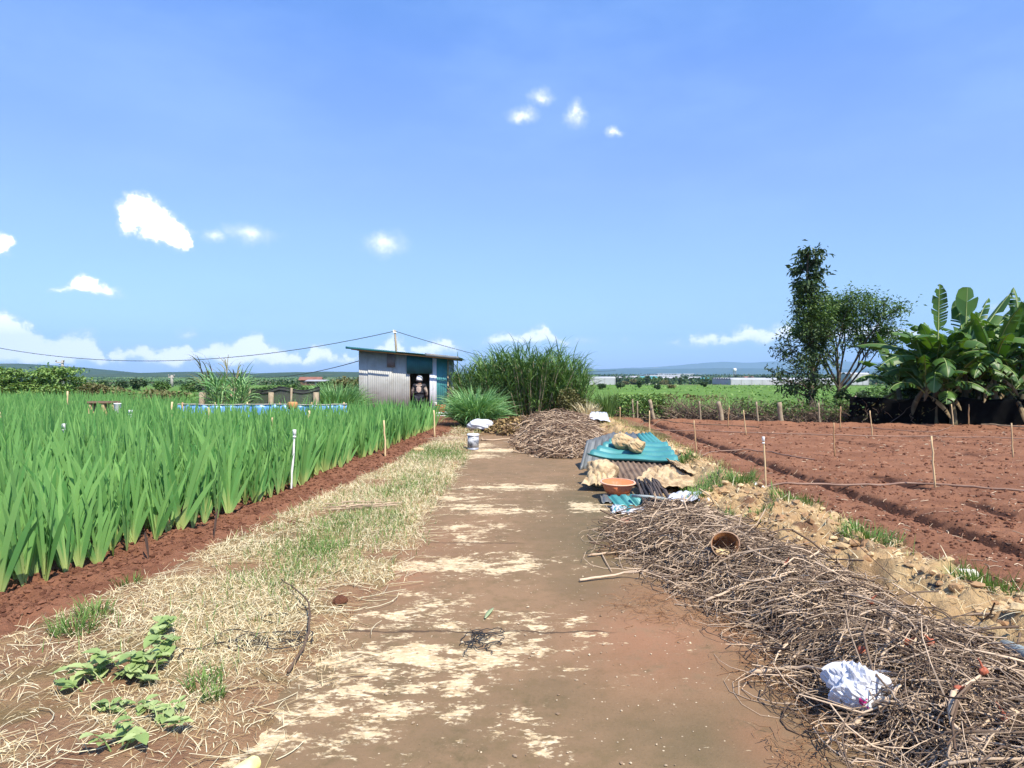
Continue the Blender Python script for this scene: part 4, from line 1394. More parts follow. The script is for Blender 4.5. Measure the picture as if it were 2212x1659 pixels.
# hands: palm and five fingers each, part of the same body
for sd_, w_ in (("l", "lw"), ("r", "rw")):
    sg = -1 if sd_ == "l" else 1
    wx, wy, wz = J[w_][0]
    J[sd_ + "p"] = ((wx + sg * 0.005, wy + 0.035, wz - 0.07), (0.018, 0.036))
    E.append((w_, sd_ + "p"))
    for f_, (dy_, ln) in enumerate(((-0.03, 0.062), (-0.01, 0.075), (0.01, 0.07), (0.028, 0.055))):
        a = (wx + sg * 0.006, wy + 0.045 + dy_, wz - 0.105)
        J[f"{sd_}f{f_}a"] = (a, 0.010)
        J[f"{sd_}f{f_}b"] = ((a[0] - sg * 0.012, a[1] + 0.008, a[2] - ln * 0.55), 0.009)
        J[f"{sd_}f{f_}c"] = ((a[0] - sg * 0.030, a[1] + 0.012, a[2] - ln * 0.9), 0.008)
        E += [(sd_ + "p", f"{sd_}f{f_}a"), (f"{sd_}f{f_}a", f"{sd_}f{f_}b"), (f"{sd_}f{f_}b", f"{sd_}f{f_}c")]
    J[sd_ + "t1"] = ((wx - sg * 0.01, wy + 0.085, wz - 0.07), 0.011)
    J[sd_ + "t2"] = ((wx - sg * 0.015, wy + 0.105, wz - 0.11), 0.009)
    E += [(sd_ + "p", sd_ + "t1"), (sd_ + "t1", sd_ + "t2")]
skin_body("body", J, E, "pel", M_skin, parent=person)


def garment(name, keys, edges, root, grow, mat_):
    JJ = {k: (v[0], tuple(r + grow for r in (v[1] if isinstance(v[1], tuple) else (v[1], v[1])))) for k, v in J.items() if k in keys}
    return skin_body(name, JJ, edges, root, mat_, parent=person)


garment("trousers", {"pel", "lh", "lk", "la", "rh", "rk", "ra"}, [("pel", "lh"), ("lh", "lk"), ("lk", "la"), ("pel", "rh"), ("rh", "rk"), ("rk", "ra")], "pel", 0.022, M_trouser)
JJ = dict(J)
J["hem"] = ((0, 0, 0.74), (0.16, 0.12))
for s_, sg in (("l", -1), ("r", 1)):
    J[s_ + "m"] = ((sg * 0.225, 0.012, 1.10), (0.055, 0.054))
J["col"] = ((0, 0.03, 1.275), (0.062, 0.062))
garment("jacket", {"hem", "pel", "wst", "chs", "shl", "col", "ls", "rs", "lm", "rm"}, [("shl", "col"), ("hem", "pel"), ("pel", "wst"), ("wst", "chs"), ("chs", "shl"), ("shl", "ls"), ("ls", "lm"), ("shl", "rs"), ("rs", "rm")], "pel", 0.04, M_jacket)
garment("sleeve", {"ls", "lm", "le", "lw"}, [("ls", "lm"), ("lm", "le"), ("le", "lw")], "ls", 0.024, M_sleeve)
garment("sleeve", {"rs", "rm", "re", "rw"}, [("rs", "rm"), ("rm", "re"), ("re", "rw")], "rs", 0.024, M_sleeve)
# six-sided panel and yoke band on the back (towards the camera), wrapped on the jacket
mb = MB()
hexp = [(-0.095, 1.13), (-0.06, 1.19), (0.06, 1.19), (0.095, 1.13), (0.085, 1.0), (0.0, 0.94), (-0.085, 1.0)]
c_ = (0, -0.168, 1.07)
vv = [c_] + [(x, -0.155 + 0.6 * x * x, z) for x, z in hexp]
vv2 = [(x, y + 0.02, z) for x, y, z in vv]
m_ = len(hexp)
tr = [[0, i + 1, (i + 1) % m_ + 1] for i in range(m_)]
qd = [[i + 1, i + 1 + m_ + 1, (i + 1) % m_ + 1 + m_ + 1, (i + 1) % m_ + 1] for i in range(m_)]
mb.add(np.array(vv + vv2), qd, tr)
mb.build("back_panel", M_patch, person, False)
mb = MB()
surf(mb, lambda U, V: np.stack([(U - 0.5) * 0.24, -0.150 + 0.9 * ((U - 0.5) * 0.24) ** 2 + 0.02 * V, 1.215 + V * 0.035], -1), 9, 3, 0.012)
mb.build("yoke_band", M_patch, person)
mb = MB()
prof = [(0.0, 0.175), (0.05, 0.168), (0.095, 0.14), (0.122, 0.09), (0.13, 0.03), (0.128, -0.025), (0.12, -0.03), (0.118, 0.02), (0.1, 0.09), (0.0, 0.15)]
lathe(mb, prof, 24)
hm = mb.build("helmet", M_helmet, person)
hm.location = (0, 0.045, 1.435)
hm.rotation_euler = (-0.12, 0, 0)
mb = MB()
surf(mb, lambda U, V: np.stack([0.10 * np.sin((U - .5) * 2.4), 0.10 + 0.09 * V * np.cos((U - .5) * 2.4), 0.01 - 0.03 * V], -1), 10, 4, 0.006)
br = mb.build("brim", M_helmet, hm)
# face, ears and hair below the helmet
mb = MB()
blob(mb, (0, 0.02, 1.37), (0.085, 0.085, 0.07), 3, 0.03, 1.5, 14)
mb.build("hair", M_black, person)
mb = MB()
blob(mb, (0, 0.152, 1.40), (0.014, 0.022, 0.022), 4, 0.02, 1, 8)
for s_ in (-1, 1):
    blob(mb, (s_ * 0.098, 0.05, 1.40), (0.012, 0.022, 0.03), 5, 0.02, 1, 8)
mb.build("ears_and_nose", M_skin, person)
mb = MB()
for s_ in (-1, 1):
    blob(mb, (s_ * 0.033, 0.138, 1.425), (0.013, 0.008, 0.007), 6, 0.0, 1, 8)
mb.build("eyes", M_black, person)
mb = MB()
blob(mb, (0, 0.14, 1.355), (0.026, 0.010, 0.007), 6, 0.0, 1, 8)
mb.build("mouth", mk("lips", (0.3, 0.1, 0.08)), person)
mb = MB()
for (x, y) in ((-0.122, 0.06), (0.118, 0.12)):
    blob(mb, (x, y, 0.04), (0.055, 0.14, 0.055), 7, 0.04, 1.2, 12, flat=0.04)
mb.build("boots", M_black, person)

# ------------------------------------------------------------------ things round the shed
# step: two slabs on bricks at the right corner
st = At(957, 893, YF - 0.4)
for k, (zz_, w_, d_, off) in enumerate(((0.19, 0.62, 0.5, 0.0), (0.075, 0.52, 0.45, -0.03))):
    mb = MB()
    box(mb, (0, 0, 0), (w_, d_, 0.06), bev=0.01)
    o = mb.build("concrete_slab", M_tin_white, None, False)
    o.location = (st[0] + 0.03 + off, YF - 0.35, zz_)
    tag(o, ("pale flat slab carrying the red tub at the shed's right corner", "lower pale slab under the slab with the red tub")[k], "slab")
mb = MB()
for x in (-0.2, 0.2):
    box(mb, (st[0] + x, YF - 0.35, 0.13), (0.12, 0.3, 0.05), bev=0.008)
    box(mb, (st[0] + x - 0.02, YF - 0.35, 0.0), (0.12, 0.3, 0.09), bev=0.008)
tag(mb.build("brick_support", M_black, None, False), "dark bricks between and under the pale slabs", "bricks")
tb = thing("red_tub", "faded red plastic tub on the pale slab at the shed's right corner", "tub", (At(952, 880, YF - .4)[0], YF - 0.35, 0.222))
mb = MB()
lathe(mb, [(0.0, 0.0), (0.15, 0.0), (0.165, 0.02), (0.19, 0.27), (0.185, 0.275), (0.155, 0.03), (0.0, 0.015)], 24)
mb.build("bucket_body", M_red, tb)
mb = MB()
lathe(mb, [(0.186, 0.25), (0.203, 0.25), (0.206, 0.265), (0.2, 0.28), (0.186, 0.278)], 24)
mb.build("rim", M_red, tb)
mb = MB()
box(mb, (0, 0, 0), (0.09, 0.05, 0.36), rotx(0.15), bev=0.01)
o = mb.build("white_board", M_white, None, False)
o.location = (At(941, 880, YF - .3)[0], YF - 0.25, 0.42)
tag(o, "short white board leaning against the shed beside the red tub", "board")

# paint can on the path
c0 = G(1022, 972, 0.0)
can = thing("paint_can", "small paint tin with a white lid and dark label standing on the path's far end", "can", (c0[0], c0[1], 0.012))
mb = MB()
lathe(mb, [(0.0, 0.0), (0.125, 0.0), (0.128, 0.006), (0.124, 0.012), (0.124, 0.33), (0.0, 0.33)], 28)
mb.build("can_body", mk("can_tin", (0.5, 0.51, 0.53), (0.4, 0.41, 0.43), scale=4, rough=0.35, metal=0.5), can)
mb = MB()
lathe(mb, [(0.1255, 0.05), (0.1262, 0.05), (0.1262, 0.27), (0.1255, 0.27)], 28)
mb.build("paper_label", mk("can_label", (0.04, 0.05, 0.07), (0.5, 0.52, 0.54), scale=9, rough=0.5), can)
mb = MB()
lathe(mb, [(0.0, 0.352), (0.12, 0.352), (0.135, 0.345), (0.14, 0.33), (0.138, 0.315), (0.127, 0.312), (0.127, 0.334), (0.0, 0.336)], 28)
mb.build("lid", M_white, can)


# white sack lying below the lemongrass
def bagshape(name, c, r, seed, mat_, amp=0.22, n=30, rot=0.0, flat=0.6, wr=0.06):
    mb = MB()
    blob(mb, (0, 0, 0), r, seed, amp, 2.2, n, flat=r[2] * flat, rot=rot)
    v = mb.v[0]
    nz = np.abs(fbm(v[:, 0] / r[0] * 3.0 + seed, v[:, 1] / r[0] * 3.0 + v[:, 2] / r[2] * 1.6, seed + 2, 4) - 0.5) * 2
    mb.v[0] = v * (1 - wr * 3 * (0.5 - nz))[:, None]
    o = mb.build(name, mat_)
    o.location = c
    return o


c0 = G(1037, 932, 0.02)
o = bagshape("white_sack", (c0[0], c0[1], 0.20), (0.37, 0.27, 0.18), 5, M_bag, 0.2)
tag(o, "bulging white sack lying in front of the big lemongrass clump", "sack")
for k, (dx, dy, r_) in enumerate(((1188, 934, 0.11), (1103, 887, 0.10))):
    c0 = G(dx, dy, 0.12)
    o = bagshape("plastic_scrap", (c0[0], c0[1], 0.2), (r_ * 1.3, r_, r_ * 0.8), 11 + k, M_bag, 0.3, 18)
    tag(o, ("small white plastic scrap on the left foot of the far stick pile", "tiny white scrap in front of the tall cane grass")[k], "scrap")
v3_ = lambda *a: np.array(a, float)
# ------------------------------------------------------------------ brush heap beside the path (near)
HY = [1.2, 2.4, 3.2, 3.8, 4.6, 5.4, 6.1, 6.8, 7.3, 7.8]
HL = [1.70, 1.68, 1.67, 1.66, 1.62, 1.45, 1.14, 1.14, 1.35, 1.62]
HR = [3.3, 3.15, 3.0, 2.9, 2.82, 2.72, 2.62, 2.50, 2.30, 1.95]
HH = [0.26, 0.26, 0.25, 0.23, 0.21, 0.22, 0.24, 0.24, 0.20, 0.10]


def heap_z(X, Y):
    l, r, h = np.interp(Y, HY, HL), np.interp(Y, HY, HR), np.interp(Y, HY, HH)
    t = np.clip((X - l) / (r - l), 0, 1)
    z = h * np.sin(np.clip(t, 0, 1) ** 0.8 * PI) ** 0.75 * (0.7 + 0.6 * fbm(X * 2.2, Y * 2.2, 101))
    return z * smooth(8.0, 7.5, Y)


mb = MB()
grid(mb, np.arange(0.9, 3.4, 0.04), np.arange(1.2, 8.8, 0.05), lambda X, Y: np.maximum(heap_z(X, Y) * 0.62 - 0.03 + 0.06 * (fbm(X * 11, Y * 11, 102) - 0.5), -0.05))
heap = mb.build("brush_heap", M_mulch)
tag(heap, "long low heap of tangled dry stems and roots along the right side of the path", "brush heap")


def tangle(n, yr, seed, L, R, lift, spread=0.0, K=8, curve=1.0, zfun=heap_z, lr=(HY, HL, HR), bias=None, xr=None, down=0.0):
    rs = np.random.default_rng(seed)
    y = rs.uniform(*yr, n)
    l, r = np.interp(y, lr[0], lr[1]), np.interp(y, lr[0], lr[2])
    x = l + (r - l) * rs.uniform(-spread, 1 + spread * 0.3, n)
    if xr is not None:
        x = rs.uniform(*xr, n)
    hd = rs.uniform(0, 2 * PI, n) if bias is None else rs.normal(bias, 0.8, n)
    Ls = rs.uniform(*L, n)
    k1 = rs.normal(0, 2.3 * curve, n)
    k2 = rs.normal(0, 2.4 * curve, n)
    P = np.zeros((n, K, 3))
    px, py = x - 0.5 * Ls * np.cos(hd), y - 0.5 * Ls * np.sin(hd)
    h = hd - k1 * 0.5
    for i in range(K):
        P[:, i, 0], P[:, i, 1] = px, py
        px = px + Ls / (K - 1) * np.cos(h)
        py = py + Ls / (K - 1) * np.sin(h)
        h = h + (k1 + k2 * math.sin(i * 1.3)) / K + rs.normal(0, 0.17 * curve, n)
    s = np.linspace(-1, 1, K)
    zc = zfun(P[:, :, 0], P[:, :, 1])
    # stiff stems bridge over hollows
    zs = zc * 0.55 + zc.mean(1, keepdims=True) * 0.45
    arch = rs.uniform(-0.02, 0.06, n)[:, None] * (1 - s ** 2)[None]
    P[:, :, 2] = np.maximum(zs, zc * 0.85) + rs.uniform(lift[0], lift[1], n)[:, None] + arch + rs.normal(0, 0.3, n)[:, None] * s[None] * Ls[:, None] * 0.42
    P[:, :, 2] = np.maximum(P[:, :, 2], zc * 0.9 + 0.005)
    Rr = np.exp(rs.uniform(math.log(R[0]), math.log(R[1]), n))[:, None] * np.linspace(1.15, 0.55, K)[None]
    tint = np.where(rs.random(n) < 0.54, rs.uniform(0.0, 0.32, n), rs.uniform(0.45, 1.0, n))
    return P, Rr, tint


mb = MB()
for (n, yr, L, R, lift, sp_, cv) in (
        (3800, (1.6, 3.6), (0.15, 0.7), (0.0014, 0.0046), (-0.06, 0.06), 0.05, 1.1),
        (3400, (3.4, 5.6), (0.15, 0.75), (0.0016, 0.005), (-0.05, 0.05), 0.05, 1.1),
        (2800, (5.4, 7.6), (0.18, 0.75), (0.002, 0.006), (-0.05, 0.05), 0.08, 1.0),
        (260, (1.6, 5.0), (0.35, 0.9), (0.004, 0.008), (0.0, 0.08), 0.03, 0.9),
        (200, (5.0, 7.5), (0.35, 0.9), (0.0045, 0.009), (0.0, 0.08), 0.06, 0.8)):
    P, Rr, ti = tangle(n, yr, int(n + yr[0] * 10), L, R, lift, sp_, 7, cv)
    tubes(mb, P, Rr, sides=4, tint=ti)
o = mb.build("stems", M_twig, heap)
o["kind"] = "stuff"
# fine rootlets fringing the left edge
mb = MB()
rs = np.random.default_rng(5)
for (dx, dy, n, r0) in ((1330, 1185, 90, .22), (1400, 1300, 110, .25), (1580, 1345, 90, .2), (1650, 1440, 120, .22), (1740, 1500, 80, .18), (1740, 1640, 90, .16), (1480, 1330, 60, .2), (1800, 1570, 60, .15), (1600, 1300, 70, .2)):
    c0 = G(dx, dy, 0.03)
    K = 6
    a = rs.uniform(0, 2 * PI, n)
    Ls = rs.uniform(0.05, r0, n)
    P = np.zeros((n, K, 3))
    cx, cy = c0[0] + rs.normal(0, r0 * 0.5, n), c0[1] + rs.normal(0, r0 * 0.7, n)
    h = a.copy()
    zz_ = rs.uniform(0.004, 0.05, n)
    for i in range(K):
        P[:, i, 0], P[:, i, 1] = cx, cy
        P[:, i, 2] = np.maximum(heap_z(cx, cy), 0.0) + zz_ * (1 - i / K * 0.8)
        cx, cy = cx + np.cos(h) * Ls / K, cy + np.sin(h) * Ls / K
        h = h + rs.normal(0, 0.45, n)
    tubes(mb, P, np.linspace(1, .5, K)[None] * rs.uniform(0.001, 0.0026, n)[:, None], sides=3, tint=rs.uniform(0.3, 0.75, n))
o = mb.build("rootlets", mk("orange_rootlets", (0.34, 0.19, 0.09), (0.24, 0.12, 0.06), scale=9, rough=0.9), heap)
o["kind"] = "stuff"


# single bleached branches one can point at: (survey points), radius, tint, label
def branch(pts, r, label, mat_=M_twig, fork=None, tint=0.95, name="branch"):
    P = np.array(pts, float)
    t = np.linspace(0, 1, len(P))
    tt = np.linspace(0, 1, 16)
    Q = np.stack([np.interp(tt, t, P[:, i]) for i in range(3)], 1)
    for _ in range(2):
        Q[1:-1] = (Q[:-2] + 2 * Q[1:-1] + Q[2:]) / 4
    rs_ = np.random.default_rng(int(abs(P[0, 0] * 1000)) % 9999)
    Q[1:-1] += rs_.normal(0, r * 0.35, (14, 3))
    mb = MB()
    tubes(mb, [Q], r * np.linspace(1.15, 0.6, 16)[None], sides=7, tint=tint, caps=True)
    if fork is not None:
        for f_ in fork:
            F = np.array(f_, float)
            t2 = np.linspace(0, 1, len(F))
            u2 = np.linspace(0, 1, 8)
            F = np.stack([np.interp(u2, t2, F[:, i]) for i in range(3)], 1)
            tubes(mb, [F], r * 0.7 * np.linspace(1.1, 0.5, 8)[None], sides=6, tint=tint, caps=True)
    return tag(mb.build(name, mat_), label, "branch")


def onheap(dx, dy, up=0.04, guess=0.2):
    z = guess
    for _ in range(12):
        p = G(dx, dy, z)
        z = 0.5 * z + 0.5 * (max(float(heap_z(p[0], p[1])), 0.0) + up)
    return G(dx, dy, z)


H = onheap
branch([H(2195, 1530), H(2150, 1585), H(2100, 1620), H(2050, 1640, .08), H(2010, 1700)], 0.017, "thick bleached branch at the heap's nearest end, bottom corner of the view")
branch([H(2060, 1495, .1), H(2050, 1530, .1), H(2060, 1570, .08), H(2110, 1600, .06), H(2150, 1610)], 0.011, "pale hooked branch right of the white plastic bag", fork=[[H(2062, 1495, .1), H(2110, 1465, .09), H(2170, 1420, .06)]])
branch([H(1840, 1570, .05), H(1870, 1535, .07), H(1920, 1505, .1), H(1945, 1480, .08)], 0.012, "forked tan branch just below the white plastic bag", fork=[[H(1905, 1512, .09), H(1960, 1525, .06), H(2040, 1560, .04)]])
branch([H(2040, 1230, .05), H(2005, 1270, .09), H(1985, 1320, .1), H(1975, 1400, .07)], 0.011, "forked grey branch standing out of the heap's middle ridge", fork=[[H(1988, 1300, .1), H(1965, 1270, .08), H(1950, 1240, .05)], [H(2015, 1262, .08), H(2030, 1235, .1), H(2038, 1200, .12)]])
branch([H(1950, 1280, .07), H(1930, 1330, .09), H(1915, 1390, .07), H(1900, 1440, .05)], 0.012, "brown crooked branch left of the forked grey branch")
branch([H(1520, 1300, .05), H(1620, 1255, .06), H(1680, 1245, .06), H(1760, 1200, .04)], 0.009, "long pale stem lying along the heap below the rusty bucket")
branch([H(1950, 1215, .06), H(1880, 1255, .08), H(1830, 1280, .07)], 0.009, "thin bleached stem slanting across the heap's far slope")
branch([G(1252, 1253, .02), G(1295, 1247, .025), G(1350, 1238, .04), G(1400, 1232, .09)], 0.010, "straight pale stick reaching out onto the path below the rusty bucket", tint=1.0, name="stick")
branch([G(1270, 1200, .02), G(1330, 1192, .03), G(1400, 1185, .06), G(1450, 1175, .12)], 0.009, "twiggy root reaching onto the path left of the rusty bucket", M_twig_red, fork=[[G(1300, 1196, .02), G(1310, 1215, .02), G(1322, 1235, .015)]], name="stick")
branch([G(1620, 1455, .02), G(1680, 1445, .05), G(1740, 1440, .1), G(1820, 1452, .2)], 0.012, "brown root with frayed end lying out from the heap beside the white bag", M_twig_red, fork=[[G(1690, 1445, .05), G(1730, 1405, .11), G(1790, 1400, .17)]], name="stick")

# rusty bucket lying in the heap
bp_ = H(1565, 1178, 0.11)
ax = np.array([-0.18, -0.86, 0.34])
ax /= np.linalg.norm(ax)
xa_ = np.cross([0, 0, 1.0], ax)
xa_ /= np.linalg.norm(xa_)
ya_ = np.cross(ax, xa_)
Mb = np.stack([xa_, ya_, ax], 1)
bk = thing("rusty_bucket", "rust-brown dented bucket lying on its side in the brush heap, open end to the path", "bucket", tuple(bp_))
mb = MB()
lathe(mb, np.array([(0.0, -0.18), (0.118, -0.18), (0.122, -0.172), (0.156, 0.08), (0.152, 0.08), (0.118, -0.165), (0.0, -0.168)]) * .68, 32, M=Mb, wob=0.05)
mb.build("bucket_body", mk("rust_brown_metal", (0.30, 0.135, 0.05), (0.20, 0.085, 0.04), scale=7, rough=0.75, stain=(0.36, 0.24, 0.14), stain_scale=5, stain_t=(0.5, 0.65)), bk)
mb = MB()
lathe(mb, np.array([(0.153, 0.074), (0.161, 0.074), (0.164, 0.081), (0.16, 0.088), (0.152, 0.086)]) * .68, 32, M=Mb, wob=0.05)
mb.build("rim", mk("worn_rim", (0.40, 0.27, 0.17), (0.28, 0.16, 0.1), scale=9, rough=0.7), bk)
mb = MB()
off_ = Mb @ np.array([-0.02, -0.055, -0.02])
blob(mb, off_, (0.055, 0.06, 0.025), 9, 0.15, 2, 14)  # patch of sun inside the bucket, put into a cream-coloured blob
mb.build("sunlit_patch", mk("painted_sunlight", (0.72, 0.60, 0.32), (0.6, 0.47, 0.24), rough=0.7), bk)

# white plastic bag
bb = H(1853, 1487, 0.09)
bag = thing("plastic_bag", "crumpled white plastic bag lying on the brush heap with a pink printed mark", "bag", tuple(bb))


def bag_fn(U, V):
    th = (V * 0.98 + 0.01) * PI
    ph = U * 2 * PI
    d_ = np.stack([np.sin(th) * np.cos(ph), np.sin(th) * np.sin(ph), np.cos(th)], -1)
    f_ = 1 + 0.55 * (fbm(d_[..., 0] * 1.7 + 3, d_[..., 1] * 1.7 + d_[..., 2], 301, 3) - 0.5)
    cr_ = np.abs(fbm(d_[..., 0] * 3.2 + 1, d_[..., 1] * 3.2 + 2 * d_[..., 2], 303, 4) - 0.5)
    cr2 = np.abs(fbm(d_[..., 0] * 6 + 7, d_[..., 2] * 6 + 2 * d_[..., 1], 305, 3) - 0.5)
    f_ = f_ * (0.85 + 0.95 * cr_ + 0.25 * cr2)
    P = d_ * f_[..., None] * np.array([0.15, 0.125, 0.12])
    P[..., 2] = np.maximum(P[..., 2], -0.06)
    P[..., 2] -= 0.12 * P[..., 0] * (P[..., 0] > 0)
    return P


mb = MB()
surf(mb, bag_fn, 54, 30, 0)
mb.build("film", M_bag, bag, False)
mb = MB()
rs = np.random.default_rng(8)
for k in range(7):
    a = rs.uniform(-0.5, 0.9)
    ribbons(mb, np.array([[0.045 * k - 0.14, 0.04, 0.06]]), np.array([a]), 0.11, 0.05, 0.7 + 0.1 * k, 0.9, seg=6, twist=rs.normal(0, .6), prof=lambda u: np.interp(u, [0, .5, 1], [1, .8, .3]))
mb.build("torn_flap", M_bag, bag)
pm_ = bag_fn(np.array([[0.69, 0.70, 0.71, 0.72, 0.73], [0.69, 0.70, 0.71, 0.72, 0.73], [0.69, 0.70, 0.71, 0.72, 0.73], [0.69, 0.70, 0.71, 0.72, 0.73]]), np.array([[.47] * 5, [.50] * 5, [.53] * 5, [.57] * 5]))
mb = MB()
idx = np.arange(20).reshape(4, 5)
mb.add(pm_.reshape(-1, 3) * 1.02, np.stack([idx[:-1, :-1], idx[:-1, 1:], idx[1:, 1:], idx[1:, :-1]], -1).reshape(-1, 4))
mb.build("printed_mark", mk("magenta_print", (0.62, 0.03, 0.22), rough=0.4), bag)

# red bulb skins in the heap
for k, (dx, dy) in enumerate(((1880, 1300), (2072, 1490), (2010, 1388), (1958, 1385), (2125, 1450), (1862, 1405), (2290 - 120, 1550), (2128, 1300), (1700, 1218))):
    p_ = H(dx, dy, 0.085)
    mb = MB()
    blob(mb, (0, 0, 0), (0.022, 0.019, 0.017), 40 + k, 0.2, 2.5, 14)
    mb2 = mb
    tubes(mb2, [[(0, 0, 0.02), (0.004, 0.003, 0.045), (0.012, 0.004, 0.06)]], [0.007, 0.004, 0.002], sides=5)
    o = mb.build("dried_bulb", mk("red_bulb_skin", (0.42, 0.12, 0.06), (0.26, 0.075, 0.045), scale=20, rough=0.6) if k == 0 else bpy.data.materials["red_bulb_skin"])
    o.location = p_
    o.rotation_euler = (rng.uniform(-1, 1), rng.uniform(-1, 1), rng.uniform(0, 6))
    tag(o, "small reddish dried bulb caught among the stems of the near brush heap", "bulb", "dried bulbs in the near brush heap")

# grey pipe sticking out beyond the heap, black hose
p0, p1 = At(2118, 1372, 3.75), At(2290, 1450, 3.05)
mb = MB()
tubes(mb, [[p0, (p0 + p1) / 2 + np.array([0, 0, .004]), p1]], 0.036, sides=14, caps=True)
tag(mb.build("drain_pipe", M_pipe), "fat grey pipe lying along the far side of the near brush heap", "pipe")
mb = MB()
P = np.array([G(1950, 1245, .24), G(2050, 1290, .24), G(2130, 1312, .24), G(2250, 1330, .22), G(2400, 1345, .2)])
P[:, 2] += 0.03
tubes(mb, [P], 0.010, sides=8)
tag(mb.build("black_hose", M_black), "thin black hose lying on the earth bank above the near brush heap", "hose")
# white stones / wood chip on the bank
o = None
for k, (dx, dy, sx_, lab) in enumerate(((2205 - 30, 1420 - 3, .1, "pale bleached wood chunk lying at the edge of the near heap"), (2172, 1425, .06, "small pale stone beside the bleached wood chunk"))):
    pass
for k, (dx, dy, sx_, lab) in enumerate(((1630, 1053, .10, "white lump at the field's edge beside the bushy green tuft"), (2085, 1240, .07, "pale stone on the upper face of the earth bank"), (1760, 1175, .05, "small cream stone low on the earth bank"))):
    p_ = G(dx, dy, 0.15)
    mb = MB()
    blob(mb, (0, 0, 0), (sx_ * 1.4, sx_, sx_ * 0.8), 60 + k, 0.2, 2, 16, facet=True)
    o = mb.build("pale_stone", mk("pale_stone", (0.7, 0.68, 0.62), (0.58, 0.54, 0.46), scale=8, rough=0.9) if k == 0 else bpy.data.materials["pale_stone"])
    o.location = p_
    tag(o, lab, "stone")

# ochre clods and boulders along the bank
rs = np.random.default_rng(44)
mb = MB()
n = 5200
Y = 2.0 + 12.5 * rs.random(n) ** 1.3
X = rs.uniform(2.2, 3.55, n)
kp = ((X > np.interp(Y, HY, HR) - 0.12) | (Y > 7.8)) & ~((Y > 8.4) & (Y < 13.2) & (X < 2.9)) & (rs.random(n) < 0.3 + fbm(X * 1.6, Y * 1.6, 83))
X, Y = X[kp], Y[kp]
r_ = 0.006 + 0.045 * rs.random(len(X)) ** 4
crumbs(mb, np.stack([X, Y, bank_z(X, Y) + r_ * 0.15], 1), r_, rs, asp=(0.8, 1.6), flat=(0.5, 0.95), jit=0.32)
tag(mb.build("bank_rubble", mk("ochre_clod", (0.46, 0.31, 0.15), (0.36, 0.22, 0.10), scale=4, rough=0.95, tint=((0.26, 0.14, 0.07), (0.62, 0.48, 0.27)), bump=0.8, bscale=20), None, False), "ochre clods and broken stones strewn along the earth bank", "rubble", kind="stuff")

# ------------------------------------------------------------------ far stick pile and leaf litter
FY = [13.2, 14.2, 15.5, 17.5, 19.5, 21.0, 22.0]
FL = [0.75, 0.30, 0.15, 0.15, -0.3, 0.0, 0.8]
FR = [1.45, 2.0, 2.35, 2.55, 2.9, 2.9, 2.4]
FH = [0.04, 0.22, 0.32, 0.42, 0.52, 0.44, 0.1]


def fpile_z(X, Y):
    l, r, h = np.interp(Y, FY, FL), np.interp(Y, FY, FR), np.interp(Y, FY, FH)
    t = np.clip((X - l) / (r - l), 0, 1)
    return h * np.sin(t * PI) ** 0.8 * (0.75 + 0.5 * fbm(X * 1.5, Y * 1.5, 111)) * smooth(22.2, 21, Y) * smooth(13.0, 14.0, Y)


mb = MB()
grid(mb, np.arange(0.1, 3.1, 0.07), np.arange(13, 22.3, 0.1), lambda X, Y: fpile_z(X, Y) * 0.85 - 0.02 + 0.06 * (fbm(X * 9, Y * 9, 112) - 0.5))
fp = mb.build("stick_pile", M_mulch)
tag(fp, "rounded pile of reddish dry stalks at the far end of the path", "stick pile")
mb = MB()
for (n, L, R, sd_) in ((2600, (0.2, 0.6), (0.006, 0.014), 3), (300, (0.4, 0.9), (0.010, 0.018), 4)):
    P, Rr, ti = tangle(n, (13.3, 21.3), sd_, L, R, (-0.03, 0.07), 0.03, 6, 0.7, fpile_z, (FY, FL, FR))
    tubes(mb, P, Rr, sides=4, tint=ti)
o = mb.build("stalks", M_twig_red, fp)
o["kind"] = "stuff"
branch([G(1205, 935, .18), G(1220, 925, .3), G(1240, 915, .42)], 0.02, "pale forked stalk on the face of the far stick pile", M_twig_red, tint=1.0, name="stick", fork=[[G(1206, 934, .18), G(1225, 932, .25), G(1245, 929, .3)]])

# leaf litter left of it
n = 5200
a = rng.random(n) * 2 * PI
r_ = np.sqrt(rng.random(n))
X = 0.3 + 1.15 * r_ * np.cos(a) + 0.3 * rng.normal(0, 1, n) * 0.3
Y = 19.9 + 2.0 * r_ * np.sin(a)


def litter_z(X, Y):
    d_ = ((X - 0.3) / 1.25) ** 2 + ((Y - 19.9) / 2.1) ** 2
    return 0.02 + 0.30 * np.clip(1 - d_, 0, 1) ** 0.8 * (0.7 + 0.6 * fbm(X * 2, Y * 2, 121))


mb = MB()
grid(mb, np.linspace(-1.1, 1.7, 40), np.linspace(17.6, 22.2, 40), lambda X, Y: litter_z(X, Y) - 0.05)
lit = mb.build("leaf_heap", M_mulch)
tag(lit, "low heap of brown and yellow dead leaves left of the far stick pile", "leaf heap")
mb = MB()
leaves(mb, np.stack([X, Y, litter_z(X, Y) + rng.uniform(-0.02, 0.04, n)], 1), rng.uniform(0.06, 0.16, n), 0.6, updown=1.0)
o = mb.build("dead_leaves", M_dryleaf, lit)
o["kind"] = "stuff"
# pale stick behind the paint can, and twigs
branch([G(1040, 950, .02), G(1060, 951, .03), G(1115, 946, .03)], 0.02, "pale bent stick lying on the path behind the paint tin", M_twig_red, tint=1.0, name="stick", fork=[[G(1042, 951, .02), G(1040, 944, .1), G(1036, 937, .2)]])
branch([G(1165, 948, .02), G(1190, 951, .02), G(1220, 955, .03)], 0.016, "thin reddish stick on the ground left of the far stick pile", M_twig_red, tint=0.8, name="stick")

